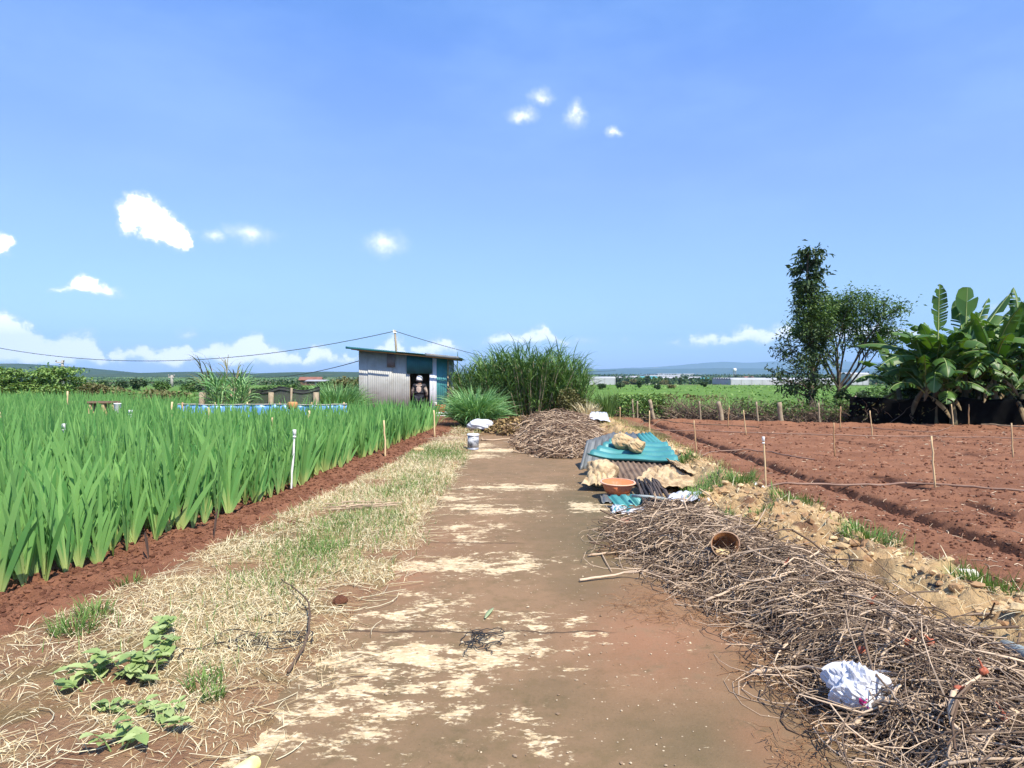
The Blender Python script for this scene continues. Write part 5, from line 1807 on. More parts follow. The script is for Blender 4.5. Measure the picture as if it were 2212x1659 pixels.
n = 3600
Y = 2.6 + 12 * rng.random(n) ** 1.3
X = rng.uniform(2.3, 3.6, n)
kp = ((X > np.interp(Y, HY, HR) - 0.2) | (Y > 7.8)) & ~((Y > 8.4) & (Y < 13.0) & (X < 2.8)) & (fbm(X * 2, Y * 2, 85) > .4)
X, Y = X[kp], Y[kp]
n = len(X)
mb = MB()
ribbons(mb, np.stack([X, Y, bank_z(X, Y) + .005], 1), rng.random(n) * 2 * PI, rng.uniform(.05, .2, n), rng.uniform(.003, .006, n) * (.8 + .06 * Y), rng.uniform(.9, 1.6, n), rng.uniform(-.4, 1.0, n), seg=3, prof=lambda u: np.interp(u, [0, .5, 1], [1, .9, .3]))
tag(mb.build("bank_straw", M_straw), "pale straw strewn over the earth bank", "straw", kind="stuff")

for k, (dx, dy, n, L, lab) in enumerate(((780, 1098, 16, .75, "bundle of thin pale twigs lying across the dry verge, halfway along the path"), (965, 950, 14, .8, "scatter of dry stalks on the ground at the crop's far corner"))):
    c0 = G(dx, dy, .06)
    rs = np.random.default_rng(90 + k)
    root = thing("twig_bundle", lab, "twigs", tuple(c0))
    for i in range(n):
        a = rs.normal(0.15, .3)
        l = L * rs.uniform(.5, 1.1)
        s = np.linspace(-.5, .5, 6)
        o_ = np.array([rs.normal(0, .1), rs.normal(0, .12 + .1 * k), .01 + .05 * rs.random()])
        Q = o_ + np.stack([np.cos(a) * l * s, np.sin(a) * l * s, 0.02 * rs.normal() * s], 1) + rs.normal(0, .006, (6, 3))
        mb = MB()
        tubes(mb, [Q], np.linspace(1.1, .7, 6)[None] * rs.uniform(.004, .007), sides=5, tint=rs.uniform(.3, 1))
        mb.build("twig", M_twig, root)
M_wilt = mk("wilted_leaf", (.06, .035, .025), (.035, .022, .018), scale=8, rough=.8)
for k, (p, q, w, lab) in enumerate(((G(62, 1302, .02), G(18, 1340, .015), .035, "dark withered leaf lying on the red soil strip, nearest the viewer"), (G(470, 1100, .30), G(462, 1165, .05), .022, "dark withered leaf hanging from the crop's outer row to the soil"), (G(312, 1150, .30), G(322, 1215, .05), .022, "brown withered leaf drooping from the outer row, nearer the viewer"))):
    mb = MB()
    surf(mb, lambda U, V: p * (1 - V[..., None]) + q * V[..., None] + v3_(1, .3, 0) * ((U - .5) * w * np.sin(PI * (.1 + .85 * V)))[..., None] + v3_(0, 0, 1) * (.03 * np.sin(V * PI) + .008 * np.cos(U * 6))[..., None], 5, 14, .001)
    tag(mb.build("withered_leaf", M_wilt), lab, "leaf")
# ------------------------------------------------------------------ sheet-metal and canvas pile beside the path
v3 = lambda *a: np.array(a, float)
# grey tin leaning at the left
mb = MB()
corr(mb, G(1252, 1015, 0.0), At(1316, 1003, 12.2) * v3(1, 1, 0), At(1324, 934, 12.9), At(1268, 951, 12.2), 4, 0.016, 0.004, trap=True)
o = mb.build("tin_sheet", M_tin_dark)
tag(o, "dark grey ribbed tin sheet leaning upright at the left end of the sheet pile", "tin sheet")
# brown fibre sheet
mb = MB()
corr(mb, At(1340, 1043, 9.95), At(1512, 1050, 9.75), At(1452, 988, 10.9), At(1316, 985, 11.0), 13, 0.016, 0.006, nv=8, wav=0.03)
tag(mb.build("fibre_sheet", M_fibre), "old brown corrugated sheet slanting under the teal sheets", "corrugated sheet")
# right teal sheet, sloping down to the field side
mb = MB()
corr(mb, At(1374, 939, 12.5), At(1404, 936, 12.7), At(1503, 1003, 11.9), At(1436, 993, 11.0), 4, 0.026, 0.003, nv=14, trap=True, bend=lambda U, V: 0.05 * np.sin(V * PI))
tag(mb.build("teal_sheet", M_teal), "long teal roofing sheet sloping down to the field side of the pile", "roofing sheet")
# left teal sheet, laid across
mb = MB()
corr(mb, At(1268, 983, 10.85), At(1322, 949, 11.7), At(1440, 956, 11.6), At(1468, 996, 10.5), 4, 0.030, 0.003, nv=20, trap=True, bend=lambda U, V: 0.05 * np.sin(V * PI) + 0.012 * np.sin(V * 9), wav=0.03)
tag(mb.build("teal_sheet", M_teal), "buckled teal roofing sheet lying across the top of the pile under the rocks", "roofing sheet")
# grey tin showing behind the rocks
mb = MB()
corr(mb, At(1300, 965, 12.2), At(1372, 958, 12.5), At(1378, 935, 13.2), At(1322, 934, 13.1), 4, 0.016, 0.004, trap=True)
tag(mb.build("tin_sheet", M_tin_dark), "grey ribbed tin sheet lying behind the rocks on the pile", "tin sheet")
for k, (dx, dy, Y, r_, lab) in enumerate(((1349, 954, 11.25, (0.215, 0.2, 0.155), "left yellow rock weighing down the teal sheet, broad and flat-topped"), (1374, 962, 10.95, (0.19, 0.17, 0.125), "right yellow rock on the teal sheet, smaller and brighter"))):
    mb = MB()
    blob(mb, (0, 0, 0), r_, 21 + k * 6, 0.5, 2.3, 30, facet=True)
    o = mb.build("rock", M_rock, None, False)
    o.location = At(dx, dy, Y)
    o.rotation_euler = (0.1, 0.15, 0.5 * k)
    tag(o, lab, "rock")


# canvas draped over the right half
def canvas(c00, c10, c11, c01, seed, fold=0.04, nf=7.0, skew=0.6, nu=70, nv=46):
    def fn(U, V):
        u, v = U[..., None], V[..., None]
        P = (c00 * (1 - u) + c10 * u) * (1 - v) + (c01 * (1 - u) + c11 * u) * v
        f = np.abs(np.sin((U * nf + V * skew * nf + 2.2 * fbm(U * 3, V * 3, seed)) * PI)) ** 0.8
        f2 = fbm(U * 5, V * 2.5, seed + 3, 3) - 0.5
        e = 0.06 * (fbm(U * 5, V * 5, seed + 7, 3) - 0.5) * ((V < 0.05) | (V > 0.95) | (U < .05) | (U > .95))
        P = P + v3(0, -0.35, 1)[None, None] * (fold * f + 0.05 * f2)[..., None] + v3(1, 0.5, 0)[None, None] * e[..., None]
        return P

    mb = MB()
    surf(mb, fn, nu, nv, 0.006)
    return mb


o = canvas(At(1366, 1048, 9.45), At(1522, 1058, 9.55), At(1486, 1008, 10.75), At(1408, 1012, 10.2), 131, 0.05, 5, 0.5).build("canvas_sheet", M_cloth)
tag(o, "creased beige canvas spread over the right front of the sheet pile", "canvas")
o = canvas(At(1440, 996, 10.55), At(1462, 1000, 10.5), At(1525, 1040, 10.2), At(1480, 1020, 10.0), 137, 0.04, 3, 0.3, 40, 40).build("canvas_strip", M_cloth)
tag(o, "narrow beige canvas strip running down the pile's right shoulder", "canvas")
# bulging sack at the left
mb = MB()
p_ = At(1302, 1022, 10.05)
o = bagshape("canvas_sack", (p_[0], p_[1], 0.15), (0.25, 0.26, 0.27), 17, M_cloth, 0.25, 36, 0.4, 0.55, 0.05)
tag(o, "slumped beige canvas sack at the left front of the sheet pile", "sack")
o = canvas(At(1253, 1052, 9.55), At(1322, 1050, 9.45), At(1330, 1010, 10.1), At(1290, 1004, 10.3), 139, 0.05, 4, 0.4, 40, 30).build("canvas_rag", M_cloth)
tag(o, "beige rag trailing on the ground left of the orange basin", "rag")

# orange basin
c0 = At(1334, 1046, 9.0)
bs_ = thing("orange_basin", "wide orange plastic basin standing at the front of the sheet pile", "basin", (c0[0], c0[1], 0.075))
mb = MB()
Mx = rotz(0.3) @ rotx(0.05)
lathe(mb, [(0.0, 0.0), (0.15, 0.0), (0.165, 0.01), (0.225, 0.15), (0.219, 0.152), (0.158, 0.016), (0.0, 0.008)], 40, M=Mx)
mb.build("bowl", M_orange, bs_)
mb = MB()
lathe(mb, [(0.219, 0.143), (0.24, 0.141), (0.246, 0.148), (0.24, 0.157), (0.219, 0.155)], 40, M=Mx)
mb.build("rim", mk("bleached_orange_rim", (0.72, 0.46, 0.34), (0.62, 0.33, 0.2), scale=4, rough=0.5), bs_)

# small teal offcuts
mb = MB()
corr(mb, G(1312, 1072, .13), G(1382, 1069, .17), G(1402, 1093, .04), G(1330, 1094, .04), 3.5, 0.014, 0.003, trap=True, wav=.02)
tag(mb.build("teal_offcut", M_teal), "short teal tin offcut leaning below the orange basin", "tin offcut")
mb = MB()
corr(mb, G(1328, 1096, .05), G(1398, 1096, .06), G(1402, 1108, .012), G(1322, 1109, .012), 3.5, 0.010, 0.003, trap=True)
tag(mb.build("teal_offcut", M_teal), "lower teal tin offcut lying flat beside the white plastic", "tin offcut")
mb = MB()
corr(mb, G(1296, 1070, .06), G(1326, 1066, .08), G(1330, 1085, .02), G(1300, 1086, .02), 2, 0.012, 0.003, trap=True)
tag(mb.build("tin_offcut", M_tin_dark), "small dark tin offcut at the left of the teal offcuts", "tin offcut")

# bundle of dark poles
rs = np.random.default_rng(61)
for k in range(13):
    t = k / 12
    a_ = At(1374 + 46 * t, 1046 + rs.normal(0, 3) - 4 * t, 9.35 + 0.1 * rs.random())
    b_ = G(1398 + 52 * t + rs.normal(0, 3), 1100 - 14 * t + rs.normal(0, 4), 0.05 + 0.05 * rs.random())
    a_[2] += 0.03
    d_ = (a_ - b_) * 0.08
    mb = MB()
    s = np.linspace(0, 1, 6)[:, None]
    Q = (b_ - d_) * (1 - s) + (a_ + d_) * s + rs.normal(0, 0.006, (6, 3))
    tubes(mb, [Q], rs.uniform(0.014, 0.022) * np.linspace(1.1, .9, 6)[None], sides=8, tint=rs.random(), caps=True)
    o = mb.build("dark_pole", M_pole if k else mk("charred_pole", (0.03, 0.027, 0.026), (0.055, 0.045, 0.04), scale=9, rough=0.8, tint=((0.018, 0.017, 0.018), (0.12, 0.09, 0.075))))
    if k == 0:
        M_pole = o.data.materials[0]
    tag(o, "dark weathered pole in the bundle right of the orange basin", "pole", "bundle of dark poles by the sheet pile")
mb = MB()
tubes(mb, [[G(1366, 1071, .17), G(1400, 1073, .19), G(1440, 1078, .14)]], 0.02, sides=12, caps=True)
tag(mb.build("grey_tube", M_pipe), "short grey tube lying across the bundle of dark poles", "pipe")
mb = MB()
tubes(mb, [[G(1402, 1098, .05), G(1425, 1108, .05)]], 0.035, sides=12, caps=True)
tag(mb.build("grey_tube", M_pipe), "stubby grey tube under the front end of the dark poles", "pipe")

# white film by the heap's head
for k, (q_, lab) in enumerate((([G(1345, 1112, .02), G(1420, 1118, .04), G(1440, 1098, .12), G(1380, 1098, .05)], "white plastic film half buried at the head of the near brush heap"),
                               ([G(1438, 1085, .10), G(1530, 1082, .16), G(1520, 1062, .18), G(1450, 1068, .12)], "white plastic film under the canvas beside the bank"),
                               ([G(1320, 1108, .01), G(1352, 1112, .02), G(1352, 1098, .04), G(1322, 1092, .03)], "white scrap sticking out beneath the lower teal offcut"),
                               ([G(1278, 890, .5), G(1310, 893, .45), G(1318, 912, .3), G(1270, 905, .4)], "white film draped behind the far stick pile's right shoulder"))):
    o = canvas(*q_, 151 + k * 5, 0.03, 4, 0.3, 30, 20).build("plastic_film", M_bag)
    tag(o, lab, "plastic film")
# red stone at the heap's head
mb = MB()
blob(mb, (0, 0, 0), (0.16, 0.12, 0.085), 33, 0.3, 2, 20, facet=True)
o = mb.build("red_stone", mk("red_laterite", (0.30, 0.16, 0.11), (0.2, 0.10, 0.07), scale=6, rough=0.95, bump=0.8, bscale=20))
o.location = G(1362, 1134, .05)
tag(o, "rough reddish stone at the foot of the near brush heap beside the white film", "stone")


# ------------------------------------------------------------------ small things on the path and verge
def scribble(c, r, n, seed, rad, flatn=0.25):
    rs = np.random.default_rng(seed)
    K = 60
    P = []
    for i in range(n):
        p = np.zeros((K, 3))
        q = rs.normal(0, r * 0.25, 3)
        h = rs.uniform(0, 6.28)
        for k in range(K):
            p[k] = q
            h += rs.normal(0, 0.45) + 0.18
            q = q * 0.985 + np.array([math.cos(h), math.sin(h), rs.normal(0, .25)]) * r * 0.13
        p[:, 2] = np.abs(p[:, 2]) * flatn + 0.006
        P.append(p)
    mb = MB()
    tubes(mb, np.array(P), rad, sides=4)
    return mb


c0 = G(1030, 1383)
o = scribble(None, 0.11, 5, 3, 0.0028, 0.5).build("cord_tangle", M_black)
o.location = c0
tag(o, "tangled black cord lying in the middle of the path on the crack", "cord")
c0 = G(545, 1395, 0.04)
o = scribble(None, 0.16, 5, 4, 0.003, 0.4).build("cord_tangle", M_black)
o.location = c0
o.scale = (1.3, 1, 1)
tag(o, "dark cord tangle half sunk in the dry grass of the verge", "cord")
branch([G(622, 1452, .03), G(655, 1402, .06), G(672, 1345, .10), G(668, 1300, .13), G(640, 1272, .12), G(608, 1252, .10)], 0.0075, "long curved brown twig lying where the verge meets the path", M_twig, tint=0.12, name="stick", fork=[[G(668, 1312, .12), G(655, 1318, .10), G(640, 1305, .09)]])
# fallen strap leaf
a_, b_ = G(1048, 1335, .012), G(1066, 1313, .014)
mb = MB()
surf(mb, lambda U, V: (a_ * (1 - V[..., None]) + b_ * V[..., None]) + v3(1, 0.2, 0) * ((U - .5) * 0.035 * np.sin(PI * (0.1 + 0.85 * V)))[..., None] + v3(0, 0, 1) * (0.01 * np.sin(V * 3))[..., None], 3, 10, 0.001)
tag(mb.build("fallen_leaf", mk("grey_green_leaf", (0.22, 0.30, 0.14), (0.28, 0.33, 0.18), rough=0.6)), "single grey-green strap leaf fallen on the path above the cord tangle", "leaf")
# yellow can at the lower edge
c0 = G(535, 1655, .035)
cn = thing("drink_can", "pale yellow drink can lying at the path's left edge, nearest the viewer", "can", (c0[0], c0[1] - 0.02, 0.036))
Mx = rotz(-0.5) @ rotx(PI / 2)
mb = MB()
lathe(mb, [(0.0, -0.058), (0.024, -0.06), (0.027, -0.055), (0.033, -0.045), (0.033, 0.045), (0.027, 0.056), (0.024, 0.058)], 28, M=Mx)
mb.build("can_body", mk("yellow_can", (0.74, 0.66, 0.20), (0.80, 0.76, 0.42), scale=10, rough=0.4, spec=0.5), cn)
mb = MB()
lathe(mb, [(0.0, 0.052), (0.022, 0.052), (0.024, 0.059), (0.027, 0.057), (0.026, 0.051)], 28, M=Mx)
mb.build("can_end", mk("can_end_metal", (0.7, 0.68, 0.5), rough=0.35, metal=0.6), cn)


# broad-leaved weeds
def weed(loc, nst, hgt, seed, label, spread=0.12, leaf=0.085):
    leaf, hgt = leaf * .82, hgt * .85
    rs = np.random.default_rng(seed)
    root = thing("weed", label, "weed", tuple(loc))
    ms, ml = MB(), MB()
    for k in range(nst):
        a = rs.uniform(0, 2 * PI)
        h = hgt * rs.uniform(0.5, 1.0)
        b = np.array([math.cos(a), math.sin(a), 0]) * rs.uniform(0.0, spread)
        t = b + np.array([math.cos(a) * spread * 0.9, math.sin(a) * spread * 0.9, h])
        s = np.linspace(0, 1, 6)[:, None]
        Q = b * (1 - s) + t * s + np.array([0, 0, 0.02]) * np.sin(s * PI)
        tubes(ms, [Q], np.linspace(0.004, 0.002, 6)[None], sides=5)
        nl = rs.integers(4, 8)
        for j in range(nl):
            u = rs.uniform(0.35, 1.0)
            p = b * (1 - u) + t * u
            aa_ = rs.uniform(0, 2 * PI)
            L = leaf * rs.uniform(0.55, 1.15)
            up = rs.uniform(-0.15, 0.5)
            d_ = np.array([math.cos(aa_) * math.cos(up), math.sin(aa_) * math.cos(up), math.sin(up)])
            sd_ = np.cross(d_, [0, 0, 1.0])
            sd_ /= np.linalg.norm(sd_)
            nn = np.cross(sd_, d_)

            def fn(U, V, p=p, d_=d_, sd_=sd_, nn=nn, L=L):
                w = np.interp(V, [0, 0.12, 0.35, 0.6, 0.85, 1], [0.05, 0.25, 0.36, 0.32, 0.16, 0.01]) * L * (1 + 0.08 * np.sin(V * 40))
                x = (U - 0.5) * 2
                return p + d_ * (V * L)[..., None] + sd_ * (x * w)[..., None] + nn * (np.abs(x) * w * 0.35 - 0.22 * L * V ** 2 + 0.01 * L * np.sin(V * 25) * np.abs(x))[..., None]

            surf(ml, fn, 5, 12, 0, tint=rs.random())
    ms.build("stems", M_weed, root)
    ml.build("foliage", M_weed, root)
    return root


WEEDS = [(320, 1388, 5, .15, .10, .11, "broad-leaved weed at the top of the weed row, beside a green grass tuft"), (285, 1440, 8, .17, .13, .12, "biggest broad-leaved weed, in the middle of the row on the verge"), (230, 1480, 6, .12, .12, .11, "spreading low weed at the lower left of the weed row"), (340, 1470, 4, .10, .10, .10, "weed with drooping leaves right of the biggest weed"),
         (350, 1580, 4, .10, .07, .075, "young leafy weed near the path's edge, below the main weed row"), (385, 1548, 3, .1, .05, .07, "small weed shoot above the young leafy weed"), (250, 1630, 4, .11, .07, .09, "small weed with two pale leaves nearest the viewer"), (285, 1535, 3, .06, .06, .07, "tiny weed seedling between the weed row and the path"), (238, 1540, 3, .05, .05, .07, "tiny seedling below the spreading low weed")]
for k, (dx, dy, n, h, sp_, lf, lab) in enumerate(WEEDS):
    p_ = G(dx, dy, 0.04)
    p_[2] = float(verge_z(np.array(p_[0]), np.array(p_[1])))
    weed(p_, n, h, 700 + k, lab, sp_, lf)


# grass tufts
def tuft(loc, r, n, L, label, mat_=M_grass, seed=0, zf=None, name="grass_tuft", lean=0.7):
    rs = np.random.default_rng(seed)
    a = rs.uniform(0, 2 * PI, n)
    q = r * np.sqrt(rs.random(n))
    b = np.stack([q * np.cos(a), q * np.sin(a) * 1.0, np.zeros(n)], 1)
    if zf is not None:
        b[:, 2] = zf(b[:, 0] + loc[0], b[:, 1] + loc[1]) - loc[2]
    mb = MB()
    ribbons(mb, b, a + rs.normal(0, .8, n), L * rs.uniform(.5, 1.1, n), rs.uniform(0.004, 0.007, n) * (1 + loc[1] * 0.04), rs.uniform(0.05, lean, n), rs.uniform(0.1, 1.0, n), seg=4, prof=lambda u: np.interp(u, [0, .5, 1], [.9, 1, .05]))
    o = mb.build(name, mat_)
    o.location = loc
    return tag(o, label, "grass", "grass tufts" if False else None)


TUFTS = [(1590, 1045, .26, 420, .26, "bushy bright green grass tuft on the field's edge right of the canvas", bank_z), (1720, 1098, .28, 380, .16, "thin grass tuft on the bank between the bushy tuft and the near heap", bank_z), (1880, 1172, .25, 420, .17, "short green grass patch on the bank's crest facing the furrows", bank_z), (2150, 1290, .27, 600, .20, "dense green grass patch on the bank above the black hose", bank_z),
         (1530, 1020, .34, 420, .18, "long grass fringe beside the teal sheet's lower end", bank_z), (1480, 1010, .22, 260, .16, "small grass fringe under the sloping teal sheet", bank_z), (1560, 1150, .14, 160, .14, "sparse green sprigs on the bank behind the near heap's head", bank_z), (1510, 1085, .16, 200, .14, "green sprigs beside the white film under the canvas", bank_z), (1640, 1130, .16, 120, .10, "wisps of grass among the ochre clods", bank_z),
         (160, 1365, .13, 110, .15, "spiky green tuft at the soil edge of the verge, left of the weeds", verge_z), (205, 1330, .10, 70, .16, "small spiky tuft above the spiky green one", verge_z), (275, 1262, .10, 60, .11, "tuft at the edge of the red soil, nearest the crop", verge_z), (440, 1482, .09, 80, .09, "low green tuft between the weeds and the path", verge_z), (460, 1510, .05, 70, .08, "tiny tuft just below the low green tuft", verge_z),
         (1300, 1000, .10, 90, .16, "leafy sprig between the leaning grey tin and the sack", bank_z)]
for k, (dx, dy, r, n, L, lab, zf) in enumerate(TUFTS):
    z_ = 0.2 if zf is bank_z else 0.04
    p_ = G(dx, dy, z_)
    p_[2] = float(zf(np.array(p_[0]), np.array(p_[1])))
    p_ = G(dx, dy, max(p_[2], 0))
    p_[2] = float(zf(np.array(p_[0]), np.array(p_[1])))
    tuft(p_, r, n, L, lab, seed=800 + k, zf=zf)
# clods on the verge
for k, (dx, dy, r, lab) in enumerate(((735, 1310 - 12, .05, "reddish clod on the dry verge beside the green patch"), (905, 975, .12, "pale cut stone at the crop's edge near the shed"), (632, 1130, .05, "dark red clod at the soil edge of the verge"))):
    mb = MB()
    blob(mb, (0, 0, 0), (r * 1.2, r, r * .8), 90 + k, .3, 2, 14, facet=True)
    o = mb.build("clod", M_rock if k == 1 else M_crop_soil)
    o.location = G(dx, dy, .06)
    tag(o, lab, "clod")
# ------------------------------------------------------------------ stakes
def stake(base, top, r, mat_, label, cap=None, group=None, name="stake", node=True, tint=None):
    base, top = np.asarray(base, float), np.asarray(top, float)
    root = thing(name, label, "stake", tuple(base), group=group)
    K = 7
    s = np.linspace(0, 1, K)[:, None]
    Q = (top - base) * s + np.array([0, 0, -0.06]) * (s == 0)
    Q[1:-1] += rng.normal(0, r * 0.25, (K - 2, 3))
    mb = MB()
    tubes(mb, [Q], r * np.linspace(1.1, 0.9, K)[None], sides=8, caps=True, tint=rng.random() if tint is None else tint)
    mb.build("shaft", mat_, root)
    if cap is not None:
        mb = MB()
        lathe(mb, [(0.0, 0.012), (r * 1.5, 0.012), (r * 1.6, 0.0), (r * 1.6, -0.055), (r * 1.1, -0.06)], 12, off=tuple(top - base))
        lathe(mb, [(r * 1.05, -0.10), (r * 1.45, -0.10), (r * 1.45, -0.075), (r * 1.05, -0.075)], 12, off=tuple(top - base))
        mb.build("cap", cap, root)
    return root


def field_stake(dx, dyt, dyb, label, r=0.013, mat_=None, cap=None, dxt=None, tint=None):
    z = 0.0
    for _ in range(6):
        p = G(dx, dyb, z)
        z = float(field_z(np.array(p[0]), np.array(p[1])))
    t = At(dxt if dxt is not None else dx - 4, dyt, p[1])
    return stake(p, t, r * (0.8 + 0.025 * p[1]), mat_ or M_bamboo, label, cap, "bamboo stakes in the tilled field", tint=tint)


FS = [(1655, 945, 1053, "near white-capped stake at the edge of the tilled field, beside the bushy tuft", 1649, True, .9), (2020, 942, 1054, "pale bamboo stake standing in the middle furrows, nearest on the right", 2012, False, .95), (2188, 914, 990, "stake by itself at the right edge of the tilled field", 2185, False, .5), (1803, 913, 986, "reddish stake midway across the field, left of the black net", 1801, False, .15),
      (1885, 887, 946, "slanting stake before the left end of the black net", 1879, False, .6), (1505, 908, 980, "thin leaning stake just right of the sheet pile, on the soil", 1499, False, .4), (1403, 887, 945, "pale stake behind the sheet pile's top", 1403, False, .8), (1612, 886, 940, "upright stake between two far hedge posts", 1606, False, .6), (1340, 879, 911, "short stake at the field's far left corner", 1339, False, .5),
      (1572, 880, 922, "thin reddish stake left of the upright stake", 1575, False, .2), (2060, 873, 921, "yellow stake in the shade of the bananas", 2055, False, .8), (1815, 878, 927, "dull grey stake near the pale tree, at the field's far side", 1816, False, .3), (2092, 873, 920, "dark stake under the bananas, next to the yellow one", 2093, False, .05)]
for (dx, t, b, lab, dxt, cap, ti) in FS:
    field_stake(dx, t, b, lab, cap=M_white if cap else None, dxt=dxt, tint=ti)

# stakes in the crop
CS = [(628, 1068, 636, 930, .016, "tall white plastic stake at the crop's edge, nearest the viewer", True, M_white), (833, 993, 829, 908, .018, "knotted bamboo stake at the crop's edge, halfway to the shed", False, M_bamboo), (939, 948, 937, 886, .02, "bamboo stake at the crop's far corner before the shed", False, M_bamboo)]
for (bx, by, tx, ty, r, lab, cap, m_) in CS:
    b_ = G(bx, by, 0.0)
    stake(b_, At(tx, ty, b_[1]), r, m_, lab, M_white if cap else None, "stakes in the crop", tint=.9)
CI = [(139, 917, 10.6, True, "white capped stake among the crop on the left, closest of the inner ones"), (282, 887, 14.2, True, "white capped stake in the crop's centre left"), (589, 902, 12.6, False, "pale slanting stake in the crop in front of the blue liner"), (668, 887, 14.5, False, "short pale stake in the crop near the lemongrass"), (450, 880, 15.5, False, "thin pale stake in the crop below the reeds"), (146, 845, 23.4, False, "bamboo stake at the gap of the rear crop"), (0, 890, 14.5, False, "stake cut by the picture's left edge"), (372, 868, 17.5, False, "thin stake just behind the blue liner")]
for (dx, dy, Y, cap, lab) in CI:
    t = At(dx, dy, Y)
    stake((t[0] - 0.03, Y, 0.0), t, 0.017 + 0.0006 * Y, M_white if cap else M_bamboo, lab, M_white if cap else None, "stakes in the crop", tint=.95)

# ------------------------------------------------------------------ hoses on the field
def hose(pts, r, label, mat_=M_hose):
    P = []
    for (dx, dy) in pts:
        z = 0.0
        for _ in range(5):
            p = G(dx, dy, z)
            z = float(field_z(np.array(p[0]), np.array(p[1])))
        P.append(G(dx, dy, z))
    P = np.array(P)
    t = np.r_[0, np.cumsum(np.linalg.norm(np.diff(P, axis=0), axis=1))]
    tt = np.linspace(0, t[-1], 60)
    Q = np.stack([np.interp(tt, t, P[:, i]) for i in range(3)], 1)
    for _ in range(3):
        Q[1:-1] = (Q[:-2] + 2 * Q[1:-1] + Q[2:]) / 4
    Q[:, 2] = np.maximum(Q[:, 2], field_z(Q[:, 0], Q[:, 1])) + r * 0.8
    for _ in range(2):
        Q[1:-1, 2] = np.maximum(Q[1:-1, 2], (Q[:-2, 2] + Q[2:, 2]) / 2)
    mb = MB()
    tubes(mb, [Q], r, sides=8)
    return tag(mb.build("irrigation_hose", mat_), label, "hose")


hose([(1640, 1058), (1665, 1051), (1720, 1047), (1790, 1047), (1850, 1055), (1905, 1050), (1955, 1044), (2010, 1050), (2080, 1052), (2140, 1058), (2230, 1064)], 0.016, "thick brown hose snaking across the field in front, past the capped stake")
hose([(1400, 930), (1500, 932), (1640, 936), (1800, 941), (1960, 944), (2100, 947), (2230, 949)], 0.014, "straight thin hose stretched across the middle of the field")
hose([(1370, 922), (1430, 920), (1530, 918), (1580, 920), (1640, 924)], 0.016, "short pale hose at the field's far left side", M_twig_red)
hose([(1515, 985), (1560, 975), (1610, 973), (1660, 978), (1720, 988), (1760, 994)], 0.013, "curved brown hose between the sheet pile and the furrows")
hose([(1820, 924), (1880, 925), (1940, 930), (2020, 934), (2060, 922)], 0.012, "thin hose lying near the black net with one raised end")
hose([(2120, 918), (2160, 920), (2230, 924)], 0.022, "whitish pipe lying along the shade at the field's far right", M_twig_red)
# ------------------------------------------------------------------ grasses near the shed
def clump(loc, r, h, n, label, mat_, seed, name="lemongrass", W=(0.012, 0.02), lean=(0.05, 0.75), bend=(0.3, 1.6), cat="grass", squash=1.0, seg=6):
    rs = np.random.default_rng(seed)
    a = rs.uniform(0, 2 * PI, n)
    q = r * 0.33 * np.sqrt(rs.random(n))
    b = np.stack([q * np.cos(a), q * np.sin(a) * squash, np.zeros(n)], 1)
    mb = MB()
    ln = rs.uniform(*lean, n)
    ribbons(mb, b, a + rs.normal(0, .35, n), h * rs.uniform(0.75, 1.3, n), rs.uniform(*W, n), ln * (q / (r * .33 + 1e-6)) ** 0.5, rs.uniform(*bend, n), seg=seg, power=1.6, twist=rs.normal(0, .5, n), prof=lambda u: np.interp(u, [0, .3, .75, 1], [.7, 1, .7, .05]))
    o = mb.build(name, mat_)
    o.location = loc
    return tag(o, label, cat)


p_ = At(1027, 905, 21.0)
clump((p_[0], 21.0, 0.0), 1.05, 1.25, 1300, "big fountain-shaped lemongrass clump behind the white sack", M_lemon, 1, W=(0.02, 0.034), bend=(.5, 1.9), lean=(.1, .9))
p_ = At(996, 895, 22.6)
clump((p_[0] + .1, 23.4, 0.0), 0.6, 0.95, 600, "smaller darker lemongrass tuft between the shed corner and the big clump", M_lemon, 2)
p_ = At(731, 880, 22.5)
clump((p_[0], 22.5, 0.0), 1.1, 1.3, 1500, "lemongrass clump left of the shed, behind the crop", M_lemon, 3, W=(0.02, 0.034))

# tall cane grass: several stools standing together
def cane(loc, n, h, spread, label, seed, mat_=M_cane):
    rs = np.random.default_rng(seed)
    root = thing("cane_grass", label, "tall grass", loc, group=None)
    ms, ml = MB(), MB()
    a = rs.uniform(0, 2 * PI, n)
    q = spread * np.sqrt(rs.random(n))
    b = np.stack([q * np.cos(a), q * np.sin(a), np.zeros(n)], 1)
    hh = h * rs.uniform(0.7, 1.05, n) * (1 - 0.25 * (q / spread) ** 2)
    lean = rs.uniform(0, 0.25, n) + 0.25 * q / spread
    top = b + np.stack([np.sin(lean) * np.cos(a) * hh, np.sin(lean) * np.sin(a) * hh, np.cos(lean) * hh], 1)
    s = np.linspace(0, 1, 5)
    P = b[:, None] * (1 - s[None, :, None]) + top[:, None] * s[None, :, None]
    tubes(ms, P, np.linspace(0.016, 0.006, 5)[None] * np.ones((n, 1)), sides=4)
    # leaves along each cane
    nl = 20
    for j in range(nl):
        u = rs.uniform(0.03, 1.0, n) if j < nl - 3 else rs.uniform(0.9, 1.0, n)
        p = b * (1 - u[:, None]) + top * u[:, None]
        ribbons(ml, p, a + rs.normal(0, 1.3, n), rs.uniform(0.55, 1.1, n) * (0.7 + 0.12 * h), rs.uniform(0.025, 0.042, n), rs.uniform(0.1, 0.6, n), rs.uniform(0.6, 2.2, n), seg=5, power=1.4, twist=rs.normal(0, .4, n), prof=lambda v: np.interp(v, [0, .25, .7, 1], [.5, 1, .7, .03]))
    ms.build("canes", M_twig, root)
    ml.build("foliage", mat_, root)
    return root


